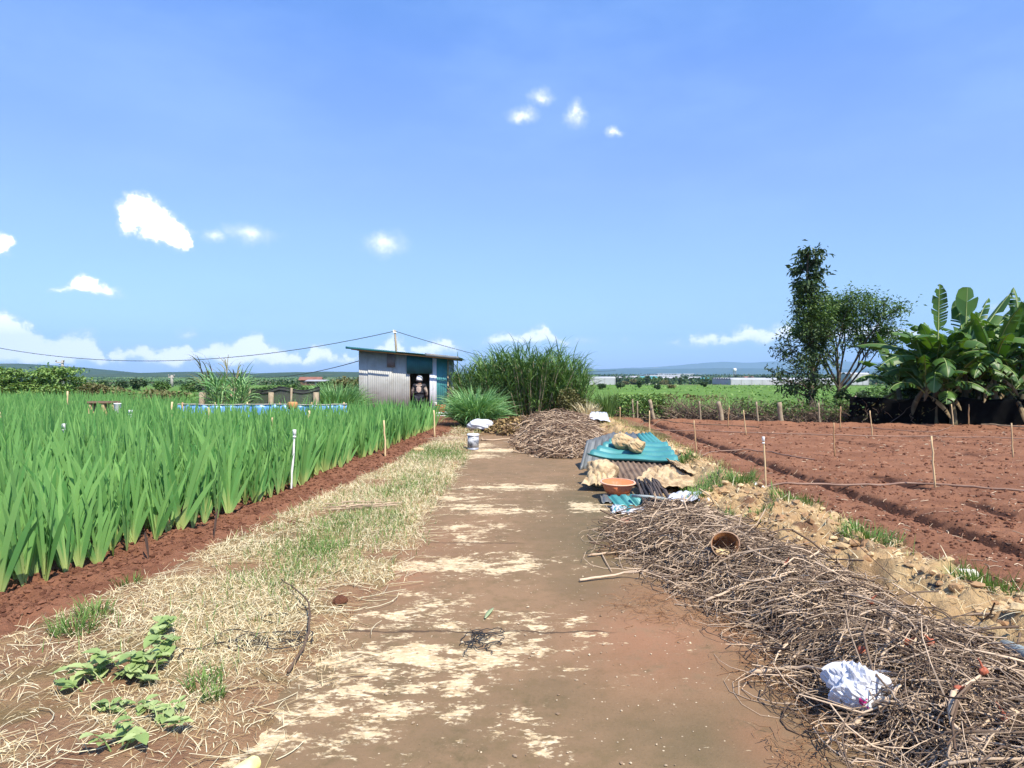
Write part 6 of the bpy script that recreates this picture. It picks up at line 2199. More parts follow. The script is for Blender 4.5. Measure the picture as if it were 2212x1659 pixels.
for (dx, Y, h, sp_, n, lab) in ((1150, 25.5, 2.75, 0.85, 95, "tallest cane-grass stool, in the middle of the thicket behind the stick pile"), (1085, 25.8, 2.35, 0.75, 75, "cane-grass stool left of the tallest one in the thicket"), (1025, 26.6, 2.15, 0.7, 55, "cane-grass stool nearest the shed wall"), (1195, 26.2, 2.45, 0.7, 70, "cane-grass stool right of the tallest one"), (1225, 25.4, 1.75, 0.6, 55, "low cane-grass stool at the thicket's right end"), (1120, 27.5, 2.5, 0.8, 60, "cane-grass stool at the back of the thicket, half hidden")):
    cane((At(dx, 850, Y)[0], Y, -0.02), n, h, sp_, lab, int(dx))


# ------------------------------------------------------------------ bushes
def bush(name, loc, R, n, leaf, mat_, label, seed, cat="shrub", lobes=7, stems=8, aspect=0.5, group=None, flat=0.0, shell=0.55):
    rs = np.random.default_rng(seed)
    root = thing(name, label, cat, loc, group=group)
    R = np.asarray(R, float)
    C = rs.normal(0, 1, (lobes, 3))
    C /= np.linalg.norm(C, axis=1, keepdims=True)
    C = C * np.array([0.62, 0.62, 0.5]) * rs.uniform(0.5, 1.05, (lobes, 1)) * R + np.array([0, 0, R[2] * 1.0])
    C[:, 2] = np.maximum(C[:, 2], R[2] * 0.45)
    rad = rs.uniform(0.32, 0.55, lobes)
    k = rs.integers(0, lobes, n)
    d = rs.normal(0, 1, (n, 3))
    d /= np.linalg.norm(d, axis=1, keepdims=True)
    rr_ = (shell + (1 - shell) * rs.random(n)) ** 0.6 * rad[k]
    nz = 0.75 + 0.5 * fbm(d[:, 0] * 2.5 + k * 3, d[:, 1] * 2.5 + d[:, 2] * 2, seed, 3)
    P = C[k] + d * (rr_ * nz)[:, None] * R
    P[:, 2] = np.maximum(P[:, 2], 0.03 + rs.random(n) * 0.1)
    mb = MB()
    tint = np.clip(0.25 + 0.5 * rs.random(n) + 0.25 * (rs.random(lobes)[k] - 0.5), 0, 1)
    leaves(mb, P, leaf * rs.uniform(.6, 1.3, n), aspect, updown=0.9, tint=tint, droop=0.2)
    ms = MB()
    if stems:
        ii = rs.integers(0, lobes, stems)
        s = np.linspace(0, 1, 6)
        b = rs.normal(0, 0.12, (stems, 3)) * R
        b[:, 2] = -0.05
        T = C[ii] + rs.normal(0, .15, (stems, 3)) * R
        Q = b[:, None] * (1 - s[None, :, None]) + T[:, None] * s[None, :, None] + rs.normal(0, .03, (stems, 6, 3)) * R
        tubes(ms, Q, np.linspace(0.03, 0.01, 6)[None] * R[2] * np.ones((stems, 1)), sides=5)
        ms.build("stems", M_bark, root)
    mb.build("foliage", mat_, root)
    return root


bush("shrub", (At(1000, 850, 24.8)[0], 24.8, 0), (0.55, 0.5, 0.62), 1500, 0.11, M_leaf_mid, "broad-leaved shrub between the shed and the cane thicket", 4)
bush("shrub", (At(1235, 850, 24.4)[0], 24.4, 0), (0.75, 0.6, 0.75), 2400, 0.10, M_leaf_brown, "olive dusty shrub at the thicket's right foot behind the stick pile", 5)
clump((At(1310, 890, 23.5)[0], 23.5, 0), 0.6, 1.0, 260, "tuft of upright wild cane right of the stick pile", M_cane, 9, name="wild_grass", W=(.02, .035), lean=(0, .4), bend=(.2, 1.0))
clump((At(1270, 880, 22.8)[0], 22.8, 0), 0.5, 0.7, 160, "dry leaning grass tuft at the right shoulder of the stick pile", M_straw, 10, name="wild_grass", W=(.014, .025), lean=(0, .6), bend=(.2, 1.2))


# yard grass
n = 9000
X = rng.uniform(-2.6, 4.0, n)
Y = rng.uniform(17.3, 27, n)
kp = (fbm(X * 0.9, Y * 0.9, 141) > 0.5) & ~((np.abs(X - 1.3) < 1.6) & (Y < 21.5)) & (fpile_z(X, Y) < 0.02)
X, Y = X[kp], Y[kp]
mb = MB()
n = len(X)
ribbons(mb, np.stack([X, Y, yard_z(X, Y)], 1), rng.random(n) * 2 * PI, rng.uniform(0.08, 0.22, n), rng.uniform(0.008, 0.014, n), rng.uniform(0.1, 1.0, n), rng.uniform(0, 1, n), seg=3, prof=lambda u: np.interp(u, [0, .5, 1], [1, .8, .1]), tint=rng.random(n))
tag(mb.build("yard_grass", mk("mixed_grass", (0.16, 0.20, 0.06), (0.24, 0.22, 0.09), scale=1.2, tint=((0.10, 0.17, 0.04), (0.36, 0.30, 0.14)), trans=.2, coords="World")), "short mixed green and dry grass on the ground before the shed", "grass", kind="stuff")
# rough grass on the bank's far end
n = 9000
X = rng.uniform(2.3, 4.2, n)
Y = 3 + 22 * rng.random(n)
kp = (fbm(X * 1.1, Y * 0.7, 143) > 0.46) & ((Y > 12.5) | (np.abs(X - 3.35 - 0.25 * (fbm(Y * 2, Y * 0, 6) - .5)) < 0.16))
X, Y = X[kp], Y[kp]
n = len(X)
mb = MB()
ribbons(mb, np.stack([X, Y, np.maximum(bank_z(X, Y), -0.06)], 1), rng.random(n) * 2 * PI, rng.uniform(0.06, 0.2, n), rng.uniform(0.007, 0.012, n), rng.uniform(0.2, 1.2, n), rng.uniform(0, 1, n), seg=3, prof=lambda u: np.interp(u, [0, .5, 1], [1, .8, .1]))
tag(mb.build("bank_grass", mk("yellowed_grass", (0.30, 0.26, 0.10), (0.40, 0.34, 0.15), scale=1, tint=((0.15, 0.2, 0.05), (0.52, 0.42, 0.2)), trans=.2, coords="World")), "yellowed grass along the far part of the earth bank", "grass", kind="stuff")


M_twig_dk = mk("hedge_twig", (0.14, 0.10, 0.07), (0.09, 0.06, 0.045), scale=9, rough=.9, tint=((0.04, 0.028, 0.022), (0.36, 0.28, 0.20)))
# ------------------------------------------------------------------ hedge and posts at the field's far side
def hedge_line(x):
    return np.interp(x, [3.4, 4.4, 11, 17, 26], [26.6, 26.4, 24.0, 22.8, 21.2])


def hedge(x0, x1, h, label, nst, nlf, leafmat, leaf, seed, twigmat=M_twig_dk, bare=0.0, name="hedge", w=0.35):
    rs = np.random.default_rng(seed)
    root = thing(name, label, "hedge", ((x0 + x1) / 2, float(hedge_line((x0 + x1) / 2)), -0.05))
    L = np.array(root.location)
    ms, ml = MB(), MB()
    x = rs.uniform(x0, x1, nst)
    y = hedge_line(x) + rs.normal(0, w * 0.5, nst)
    K = 6
    s = np.linspace(0, 1, K)
    hh = h * rs.uniform(0.35, 1.05, nst) * (0.85 + 0.3 * fbm(x * 1.3, x * 0, seed, 2))
    dx = rs.normal(0, 0.6, nst)
    dy = rs.normal(0, 0.2, nst)
    P = np.stack([x[:, None] + dx[:, None] * s + rs.normal(0, .06, (nst, K)), y[:, None] + dy[:, None] * s, -0.1 + (hh[:, None] + .1) * s + 0 * dx[:, None] - np.abs(dx)[:, None] * 0.3 * s ** 2], -1)
    tubes(ms, P - L, np.linspace(1.2, .5, K)[None] * rs.uniform(0.006, 0.013, nst)[:, None], sides=4)
    o = ms.build("stems", twigmat, root)
    x = rs.uniform(x0, x1, nlf)
    zt = rs.beta(2.2, 1.3, nlf)
    dens_ = fbm(x * 1.1, zt * 2, seed + 5, 3)
    kp = dens_ > bare
    x, zt = x[kp], zt[kp]
    m_ = len(x)
    hh = h * (0.85 + 0.4 * (fbm(x * 0.9, x * 0, seed + 1, 3) - 0.3))
    y = hedge_line(x) + rs.normal(0, w, m_) * np.sqrt(np.clip(1 - (zt - .4) ** 2, .1, 1))
    leaves(ml, np.stack([x, y, zt * hh], 1) - L, leaf * rs.uniform(.6, 1.4, m_), 0.7, updown=1.0, droop=.2)
    o = ml.build("foliage", leafmat, root)
    return root


hedge(2.9, 6.0, 0.92, "leafy bright green hedge at the field's far left corner", 160, 3800, M_leaf_lit, 0.10, 21)
hedge(6.0, 8.4, 0.95, "bare brown brushwood hedge with a few green tips beside the leaning post", 460, 1000, M_leaf_brown, 0.09, 22, M_twig_dk, bare=0.5)
hedge(8.4, 12.2, 0.90, "brushwood hedge overgrown with vine leaves between the two far posts", 520, 2300, M_leaf_mid, 0.10, 23, bare=0.44)
hedge(12.2, 14.3, 1.0, "bushy grey twig hedge below the tall dark tree", 460, 900, M_leaf_brown, 0.09, 24, bare=0.45, w=.45)

for (dx, dt, db, r, lean, lab) in ((1410, 864, 906, .075, -.12, "leaning white-grey fence post at the bare hedge"), (1557, 868, 905, .085, -.08, "stout leaning fence post in the vine-grown hedge"), (1684, 868, 904, .085, 0.0, "stout upright yellowish fence post below the tall dark tree"), (1366, 862, 902, .035, 0.0, "thin stake in the leafy green hedge"), (1374, 866, 902, .03, .05, "thin post close beside the stake in the leafy hedge"), (1511, 866, 903, .03, 0, "thin stake in the vine-grown hedge"), (1635, 867, 902, .035, -.02, "thin stake between the stout fence posts"), (1768, 870, 904, .03, 0, "thin stake right of the tall dark tree"), (1250, 862, 900, .05, 0, "dry stump post at the thicket's right end")):
    b_ = G(dx + 3, db, -0.08)
    yy_ = float(hedge_line(b_[0])) - 0.62
    b_ = At(dx + 3, db, yy_)
    b_[2] = -0.12
    t_ = At(dx, dt, yy_)
    t_[0] += lean
    mb = MB()
    s = np.linspace(0, 1, 6)[:, None]
    Q = (t_ - b_) * s + rng.normal(0, r * .12, (6, 3))
    tubes(mb, [Q], r * np.linspace(1.05, .92, 6)[None], sides=9, caps=True, tint=.9)
    o = mb.build("fence_post", M_postwood)
    o.location = b_
    tag(o, lab, "post")

# black shade net on posts under the bananas
M_net = mk("black_shade_net", (0.004, 0.004, 0.004), (0.007, 0.007, 0.007), scale=6, rough=1.0, spec=0.0)
net = thing("shade_net", "low black shade-net fence along the field's far right side under the bananas", "net fence", (18.5, 22.4, -0.1))
mb = MB()


def net_fn(U, V):
    x = 11.9 + U * 14.3
    y = hedge_line(x) - 0.55 + 0.05 * np.sin(x * 3.1) + 0.04 * fbm(x * 4, V * 3, 5)
    z = -0.15 + V * (1.02 + 0.04 * np.cos(x * 2.1) + 0.02 * np.sin(x * 5))
    return np.stack([x, y, z], -1)


surf(mb, net_fn, 240, 8, 0.008)
part(mb, "netting", M_net, net)
for x in np.arange(12.1, 26, 1.9):
    mb = MB()
    y = float(hedge_line(x)) - 0.5
    tubes(mb, [[(x, y, -0.3), (x + .02, y, 0.4), (x + 0.03, y, 0.93)]], 0.03, sides=7, caps=True)
    part(mb, "post", M_twig, net)


# ------------------------------------------------------------------ banana plants
def banana_leaf(mb, mr, base, head, L, Wd, lean, bend, seed, torn=0.3, curl=0.35, fold=0.0, pet=0.14):
    """midrib arc with a wide blade, torn into strips"""
    rs = np.random.default_rng(seed)
    K = 30
    s = np.linspace(0, 1, K)
    ang = lean + bend * s ** 1.5
    h = np.array([math.cos(head), math.sin(head), 0])
    sd = np.array([-math.sin(head), math.cos(head), 0])
    t = np.sin(ang)[:, None] * h + np.cos(ang)[:, None] * np.array([0, 0, 1.0])
    pts = np.asarray(base, float) + np.concatenate([[np.zeros(3)], np.cumsum((t[:-1] + t[1:]) / 2 * L / (K - 1), 0)])
    nrm = np.cross(sd[None], t)
    nrm = -nrm * np.sign(nrm[:, 2:3] + 1e-6)
    nrm = -nrm
    tubes(mr, [pts], (np.linspace(0.028, 0.006, K) * (L / 2.0))[None], sides=6)
    for sgn in (-1, 1):
        i = int(K * pet)
        while i < K - 1:
            wd = int(rs.integers(1, 3)) if rs.random() < torn else int(rs.integers(3, 8))
            j = min(K - 1, i + wd)
            drop = rs.normal(0, 0.16) + (0.30 * torn)
            ii = np.arange(i, j + 1)
            w = np.interp((s[ii] - pet) / (1 - pet), [0, 0.12, 0.42, 0.77, 0.94, 1], [0.25, 0.85, 1, 0.75, 0.35, 0.02]) * Wd * 0.5
            U = np.linspace(0, 1, 5)
            gap = 0.0 if wd > 2 else 0.1
            a0 = fold + curl * 0.3 - drop * 0.6
            V = []
            for k_, (p_, ti, ni, wi) in enumerate(zip(pts[ii], t[ii], nrm[ii], w)):
                sh = (0.5 - k_ / max(1, len(ii) - 1)) * gap * L / K * 3
                for u in U:
                    an = a0 - (curl + drop) * u
                    V.append(p_ + sgn * sd * wi * u * math.cos(an * 0.8) + ni * wi * u * math.sin(an) + ti * (u * wi * 0.45 + sh * u))
            idx = np.arange(len(ii) * 5).reshape(len(ii), 5)
            tv = np.zeros((len(V), 3))
            tv[:, 0] = np.clip(0.5 + rs.normal(0, .18), 0, 1)
            tv[:, 1] = np.repeat(s[ii], 5)
            mb.add(np.array(V), np.stack([idx[:-1, :-1], idx[:-1, 1:], idx[1:, 1:], idx[1:, :-1]], -1), tv=tv)
            i = j + (0 if wd > 2 else 0)
            if rs.random() < torn * 0.25:
                i += 1


M_ban = mk("banana_leaf", (0.06, 0.145, 0.028), (0.04, 0.105, 0.022), scale=1.5, rough=0.45, spec=0.4, tint=((0.025, 0.075, 0.018), (0.12, 0.22, 0.045)), trans=0.3, backlit=(1.25, 1.3, 0.35))
M_ban_dry = mk("dry_banana_leaf", (0.26, 0.19, 0.10), (0.18, 0.12, 0.06), scale=2, rough=0.8, tint=((0.12, 0.08, 0.045), (0.36, 0.28, 0.15)), trans=0.2)
M_rib = mk("banana_midrib", (0.30, 0.36, 0.14), (0.22, 0.28, 0.09), scale=2, rough=0.5)
M_pstem = mk("banana_pseudostem", (0.12, 0.10, 0.055), (0.07, 0.06, 0.035), scale=5, rough=0.7, stain=(0.2, 0.17, 0.09), stain_scale=4)


def banana(loc, h, specs, label, seed, dry=2):
    rs = np.random.default_rng(seed)
    root = thing("banana_plant", label, "banana plant", loc)
    mb = MB()
    s = np.linspace(0, 1, 9)
    Q = np.stack([0.12 * s * rs.normal(), 0.12 * s * rs.normal(), s * h], 0) if False else np.stack([0.15 * rs.normal() * s ** 2, 0.15 * rs.normal() * s ** 2, s * h], 1)
    tubes(mb, [Q], np.interp(s, [0, .1, 1], [.15, .125, .06])[None], sides=12, caps=True)
    mb.build("pseudostem", M_pstem, root)
    top = Q[-1]
    for i, (hd, L, Wd, ln, bd, torn, curl, fold, *pt_) in enumerate(specs):
        ml, mr = MB(), MB()
        b = top + np.array([0, 0, -0.06 * i * 0.5])
        banana_leaf(ml, mr, b, hd, L, Wd, ln, bd, seed * 50 + i, torn, curl, fold, *pt_)
        lf = ml.build("leaf", M_ban, root)
        mr.build("midrib", M_rib, lf)
    for i in range(dry):
        ml, mr = MB(), MB()
        banana_leaf(ml, mr, top + np.array([0, 0, -0.25 - 0.1 * i]), rs.uniform(0, 6.28), rs.uniform(1.1, 1.6), 0.24, 1.9, 1.0, seed * 50 + 30 + i, 0.7, 0.9)
        lf = ml.build("leaf", M_ban_dry, root)
        lf["label"] = "dry hanging leaf"
        mr.build("midrib", M_ban_dry, lf)
    return root


def auto_specs(seed, n, L, up=0.18, W_=0.55):
    rs = np.random.default_rng(seed)
    out = []
    for i in range(n):
        f = i / (n - 1)
        out.append((i * 2.4 + rs.normal(0, .25) + seed, L * rs.uniform(.85, 1.1), W_ * rs.uniform(.85, 1.15), up + 0.75 * f + rs.normal(0, .06), 0.6 + 1.1 * f + rs.normal(0, .12), 0.35 + 0.6 * rs.random(), 0.35 + .2 * rs.random(), 0.12))
    return out


BX = lambda dx, Y: At(dx, 850, Y)[0]
# headings: 0 = towards the right of the view, pi/2 = away, -pi/2 = towards the viewer
H_ = PI / 2
banana((BX(2085, 23.2), 23.2, -.1), 2.35, [(-1.5, 2.5, .95, .02, .05, .04, .12, .15, .58), (H_ * 1.04, 2.2, .6, .12, .2, .6, .2, .1), (0.1, 3.0, .60, .58, .12, .5, .3, .1), (0.45, 2.7, .5, .45, .25, .75, .3, .1), (PI - .2, 2.4, .85, .62, .8, .08, .5, .1), (-2.3, 2.4, .85, .6, 1.3, .1, .45, .1), (-1.0, 2.5, .85, .7, 1.5, .1, .4, .1), (-2.8, 2.4, .8, .9, 1.6, .3, .5, .1), (-.5, 2.4, .8, .8, 1.7, .4, .5, .1), (-1.7, 2.4, .7, .9, 1.9, .5, .5, .1), (-1.3, 2.3, .6, 1.2, 1.7, .6, .5, .1)], "tall banana plant in the middle of the clump with one upright broad leaf", 1)
banana((BX(2020, 22.9), 22.9, -.1), 2.15, [(-1.7, 2.75, .55, .0, .06, .75, .2, .1, .40), (PI - .1, 2.0, .85, .5, 1.1, .05, .5, .1), (-2.5, 2.2, .85, .5, 1.5, .1, .5, .1), (-1.4, 2.3, .8, .6, 1.7, .2, .5, .1), (PI - .5, 2.7, .6, .9, .9, .5, .45, .1), (-2.9, 2.6, .7, 1.05, 1.3, .5, .5, .1), (-2.0, 2.3, .7, 1.0, 1.8, .6, .5, .1), (.3, 2.0, .8, .4, 1.1, .2, .4, .1), (-.7, 2.1, .8, .7, 1.6, .3, .5, .1), (-2.2, 2.1, .6, 1.35, 1.5, .5, .5, .1)], "banana plant with a thin torn upright leaf at the clump's left", 2)
banana((BX(1985, 23.4), 23.4, -.1), 1.7, auto_specs(3, 11, 2.2), "low banana plant at the clump's left edge reaching toward the feathery tree", 3)
banana((BX(1965, 23.0), 23.0, -.1), 1.35, auto_specs(47, 10, 1.9), "squat banana plant in front of the clump's left edge, close behind the black net", 13, dry=1)
banana((BX(2175, 22.8), 22.8, -.1), 1.3, auto_specs(53, 10, 1.9), "squat banana plant in front at the clump's right, close behind the black net", 14, dry=1)
banana((BX(1945, 24.6), 24.6, -.1), 1.5, auto_specs(41, 10, 2.0), "banana plant furthest left, behind the low one at the clump's edge", 12)
banana((BX(2150, 22.6), 22.6, -.1), 2.0, auto_specs(5, 11, 2.2), "banana plant in the clump's front right, leaves hanging low", 4)
banana((BX(2205, 23.0), 23.0, -.1), 2.5, [(-1.6, 2.1, .9, .1, .35, .1, .25, .12)] + auto_specs(8, 10, 2.3), "banana plant cut by the right edge of the view", 5)
banana((BX(2120, 25.0), 25.0, -.1), 2.4, auto_specs(12, 11, 2.3), "banana plant at the back of the clump, mostly hidden", 6)
banana((BX(2040, 24.8), 24.8, -.1), 2.1, auto_specs(15, 11, 2.2), "banana plant behind the one with the thin upright leaf", 7)
banana((BX(2260, 23.8), 23.8, -.1), 2.6, auto_specs(19, 10, 2.4), "banana plant beyond the right edge, its leaves reaching in", 8)
banana((BX(2060, 22.5), 22.5, -.1), 1.2, auto_specs(23, 9, 1.8), "short banana sucker in front of the clump's middle stems", 9, dry=0)
banana((BX(2115, 23.6), 23.6, -.1), 1.7, auto_specs(27, 10, 2.1), "medium banana plant just right of the tallest one", 10, dry=2)
banana((BX(2180, 24.2), 24.2, -.1), 1.5, auto_specs(33, 10, 2.0), "short banana plant behind the one cut by the right edge", 11, dry=2)
# undergrowth behind the net: shade under the bananas put into dark leaves
bush("shrub", (BX(2100, 25.5), 25.5, -.1), (3.2, 1.0, 1.6), 12000, 0.18, M_leaf_dark, "undergrowth behind the banana stems, shade put into its dark leaf colour", 31, lobes=14)
bush("shrub", (BX(2210, 25.0), 25.0, -.1), (1.8, 1.0, 1.6), 3600, 0.16, M_leaf_dark, "leafy undergrowth at the right edge under the bananas, shade put into its leaf colour", 32, lobes=10)
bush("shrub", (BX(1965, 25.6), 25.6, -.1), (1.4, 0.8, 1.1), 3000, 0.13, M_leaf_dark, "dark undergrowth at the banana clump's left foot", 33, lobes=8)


# ------------------------------------------------------------------ trees by the hedge
def grow(ms, tips, p, d, L, r, depth, rs, spread, up, shrink=0.72, nb=(2, 4), K=6, wig=0.12):
    P = [p]
    for k in range(K - 1):
        d = d + rs.normal(0, wig, 3) + np.array([0, 0, up])
        d = d / np.linalg.norm(d)
        P.append(P[-1] + d * L / (K - 1))
    P = np.array(P)
    tubes(ms, [P], np.linspace(r, r * (0.62 if depth else 0.35), K)[None], sides=7 if r > .03 else 4)
    if depth == 0:
        for q in P[2:]:
            tips.append((q, d))
        return
    for b in range(rs.integers(*nb)):
        at_ = P[-1] if b == 0 else P[int(rs.integers(K // 2, K))]
        a = rs.uniform(0, 2 * PI)
        o_ = np.array([math.cos(a), math.sin(a), 0.0])
        dd = d + o_ * spread * rs.uniform(.6, 1.3)
        dd /= np.linalg.norm(dd)
        grow(ms, tips, at_, dd, L * shrink * rs.uniform(.8, 1.15), r * 0.6, depth - 1, rs, spread, up, shrink, nb, K, wig)


def leaf_clusters(ml, tips, per, rad, size, rs, aspect=.45, droop=.3, flat=1.0, tintbias=None):
    T = np.array([t[0] for t in tips])
    n = len(T) * per
    P = np.repeat(T, per, 0) + rs.normal(0, 1, (n, 3)) * np.array([rad, rad, rad * flat])
    ti = np.repeat(rs.random(len(T)), per) * 0.55 + rs.random(n) * 0.45
    leaves(ml, P, size * rs.uniform(.6, 1.3, n), aspect, updown=.8, droop=droop, tint=ti)


# tall narrow dark tree
rs = np.random.default_rng(71)
tx, ty = At(1755, 860, 25.6)[0], 25.6
tree = thing("tree", "tall narrow tree with dark drooping leaf clusters, taller than its neighbour by the bananas", "tree", (tx, ty, -.1))
ms, ml = MB(), MB()
tips = []
trunk = np.array([(0, 0, 0), (-.05, 0, 1.0), (0.02, .03, 2.2), (-.1, 0, 3.4), (-.12, .05, 4.6), (-.25, 0, 5.6), (-.18, 0, 6.55)])
tt = np.linspace(0, 1, 24)
Q = np.stack([np.interp(tt, np.linspace(0, 1, 7), trunk[:, i]) for i in range(3)], 1)
tubes(ms, [Q], np.interp(tt, [0, .08, 1], [.15, .12, .02])[None], sides=9)
top_tips = []
for k in range(46):
    u = rs.uniform(0.14, 1.0)
    p = np.array([np.interp(u, tt, Q[:, i]) for i in range(3)])
    a = rs.uniform(0, 2 * PI)
    if u < 0.7:
        L = rs.uniform(0.6, 1.35) * (0.8 + .25 * math.sin(u * 9)) * np.interp(u, [.14, .35, .55, .7], [1.0, 1.6, 1.45, .8])
        bias = np.array([-.25, 0, 0])
    else:
        L = rs.uniform(0.35, 0.75) * (1.15 if u < .92 else .55)
        bias = np.array([-.15, 0, 0])
    d0 = np.array([math.cos(a), math.sin(a) * .8, rs.uniform(.0, .7)]) + bias
    d0 /= np.linalg.norm(d0)
    grow(ms, tips if u < .68 else top_tips, p, d0, L * .62, .028 * (1.2 - u), 1, rs, .8, .04, .7, (2, 4), 5, .14)
leaf_clusters(ml, tips, 15, 0.18, 0.17, rs, .36, .5)
leaf_clusters(ml, top_tips, 12, 0.12, 0.24, rs, .36, .6)
# ivy round the lower trunk
n = 700
u = rs.uniform(0.02, .45, n)
a = rs.uniform(0, 2 * PI, n)
P = np.stack([np.interp(u, tt, Q[:, 0]) + .17 * np.cos(a), np.interp(u, tt, Q[:, 1]) + .17 * np.sin(a), u * 6.55], 1) + rs.normal(0, .05, (n, 3))
leaves(ml, P, .13, .5, updown=1, droop=.8)
ms.build("trunk", M_bark, tree)
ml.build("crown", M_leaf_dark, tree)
# sun on its shoulder put into the colour: same crown, lighter leaf material
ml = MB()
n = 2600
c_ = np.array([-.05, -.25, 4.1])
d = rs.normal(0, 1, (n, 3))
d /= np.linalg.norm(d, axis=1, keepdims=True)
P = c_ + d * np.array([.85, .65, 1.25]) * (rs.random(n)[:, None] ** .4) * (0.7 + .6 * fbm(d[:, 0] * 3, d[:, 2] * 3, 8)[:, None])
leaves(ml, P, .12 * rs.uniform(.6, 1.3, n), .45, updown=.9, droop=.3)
ml.build("sunlit_foliage", M_leaf_mid, tree)

# spreading feathery tree
rs = np.random.default_rng(72)
tx, ty = At(1812, 860, 26.5)[0], 26.5
tree = thing("tree", "spreading tree with a feathery umbrella crown between the tall dark tree and the bananas", "tree", (tx, ty, -.1))
ms, ml = MB(), MB()
tips = []
lims = [((0, 0, 1.3), (-.4, .3, 1), 1.7), ((0, 0, 1.25), (.55, -.3, .9), 1.7), ((0, 0, 1.15), (-.55, .1, .85), 1.5), ((0, 0, 1.3), (-.15, -.2, 1), 1.6), ((0, 0, 1.35), (.3, .2, 1), 1.7), ((0, 0, 1.2), (.8, -.1, .62), 1.7), ((0, 0, 1.0), (.95, .2, .42), 1.5), ((0, 0, 1.3), (.05, .5, .9), 1.5)]
tubes(ms, [np.array([(0.05, 0, 0), (0.02, 0, .5), (0, 0, 1.0), (0, 0, 1.4)])], np.array([.13, .11, .10, .07])[None], sides=9)
for (p, d, L) in lims:
    d = np.array(d) / np.linalg.norm(d)
    grow(ms, tips, np.array(p), d, L, .055, 3, rs, .55, .05, .68, (2, 4), 7, .09)
tp = [t for t in tips if t[0][2] > 1.9 or rs.random() < .3]
leaf_clusters(ml, tp, 22, .27, .165, rs, .34, .15, .5)
tree.scale = (.84, .9, 1.0)
ms.build("trunk", M_bark, tree)
ml.build("crown", M_leaf_mid, tree)
# ivy-covered foot of the tree
bush("shrub", (At(1822, 850, 26.2)[0], 26.2, -.1), (.42, .42, .72), 1500, .13, M_leaf_dark, "dark ivy-like shrub wrapped round the feathery tree's foot", 35, lobes=6)
for k, (dx, Y, R, lab) in enumerate(((1870, 32, (1.2, .8, .62), "rounded light green shrub beyond the black net, left one"), (1930, 33, (1.1, .8, .65), "rounded light green shrub beyond the black net, right one"), (1905, 36, (1.6, 1.2, .9), "larger dim shrub behind the two rounded ones"), (1870, 30, (.7, .6, .8), "bluish shrub close behind the feathery tree's right side"))):
    bush("shrub", (At(dx, 850, Y)[0], Y, -.4), R, 1900, .14, M_leaf_mid if k < 3 else M_leaf_dark, lab, 36 + k, lobes=8)
HAZE_COL = (0.40, 0.68, 1.0, 1)
HAZE_DENS = 1.1e-4

# ------------------------------------------------------------------ left middle distance
# blue liner along the crop's back edge
def liner(U, V):
    x = -9.1 + U * 4.6
    y = 17.9 + 0.05 * np.sin(x * 4.0) + 0.06 * fbm(x * 7, V * 2, 3)
    z = 0.53 + V * 0.32 + 0.008 * np.sin(x * 2.6) * V + 0.02 * fbm(x * 5, V * 0 + 1, 4)
    return np.stack([x, y + 0.035 * np.sin(x * 17 + 5 * fbm(x * 2, x * 0, 9)) * (1 - V * .3), z], -1)


bl = thing("blue_liner", "strip of wrinkled blue plastic sheeting along the back of the crop, before the net fence", "plastic sheet", (-6.8, 17.9, 0))
mb = MB()
surf(mb, lambda U, V: liner(U, V * 1.0 - 0.0) - np.stack([0 * U, 0 * U, 0.55 * (1 - V)], -1), 220, 10, 0.006)
part(mb, "sheeting", mk("blue_plastic", (0.10, 0.30, 0.66), (0.20, 0.42, 0.74), scale=6, rough=0.35, spec=.5, stain=(.3, .5, .7), stain_scale=14, stain_t=(.55, .8)), bl)
mb = MB()
q_ = liner(np.linspace(0, 1, 40)[None], np.ones((1, 40)))[0]
tubes(mb, [q_ + v3(0, 0, .01)], .02, sides=6)
part(mb, "top_rope", M_conc, bl)
for x in np.linspace(-9.0, -4.6, 6):
    mb = MB()
    tubes(mb, [[(x, 17.98, 0), (x, 17.98, .5), (x + .02, 17.98, .93)]], .022, sides=6, caps=True)
    part(mb, "stake", M_bamboo, bl)
p_ = At(632, 873, 17.6)
ob = thing("orange_pot", "rusty orange jar upside down on a stake over the blue liner", "jar", (p_[0], 17.6, p_[2] - .14))
mb = MB()
lathe(mb, [(0.0, .2), (.10, .2), (.135, .17), (.13, .05), (.10, 0), (.09, 0), (.11, .05), (.0, .19)], 18)
mb.build("jar_body", mk("rusty_orange", (.5, .26, .1), (.35, .16, .07), scale=8), ob)
mb = MB()
tubes(mb, [[(0, 0, -.7), (0, 0, -.3), (0, 0, .18)]], .018, sides=6)
mb.build("stake", M_bamboo, ob)

# net fence with posts
nf = thing("net_fence", "sagging dark net fence on wooden posts beyond the blue liner", "net fence", (-6.5, 21, 0))
m_nt, N, out = newmat("see_through_net")
tcg = N.n("ShaderNodeNewGeometry").outputs["Position"]
pb = N.n("ShaderNodeBsdfPrincipled", {"Base Color": (.05, .055, .05, 1), "Roughness": .9})
tb_ = N.n("ShaderNodeBsdfTransparent")
wv = N.n("ShaderNodeTexNoise", {"Vector": tcg, "Scale": 3.0, "Detail": 3.0})
N.nt.links.new(N.n("ShaderNodeMixShader", {0: N.sstep(wv.outputs[0], -.3, .75), 1: tb_.outputs[0], 2: pb.outputs[0]}).outputs[0], out.inputs[0])
x0, x1 = At(437, 850, 21)[0], At(690, 850, 21)[0]


def fence_fn(U, V):
    x = x0 + (x1 - x0) * U
    sag = .07 * np.sin(np.mod(U * 3, 1) * PI)
    return np.stack([x, 21 + .05 * np.sin(x * 2 + V), .05 + V * (1.22 - sag + .03 * np.sin(x * 5))], -1)


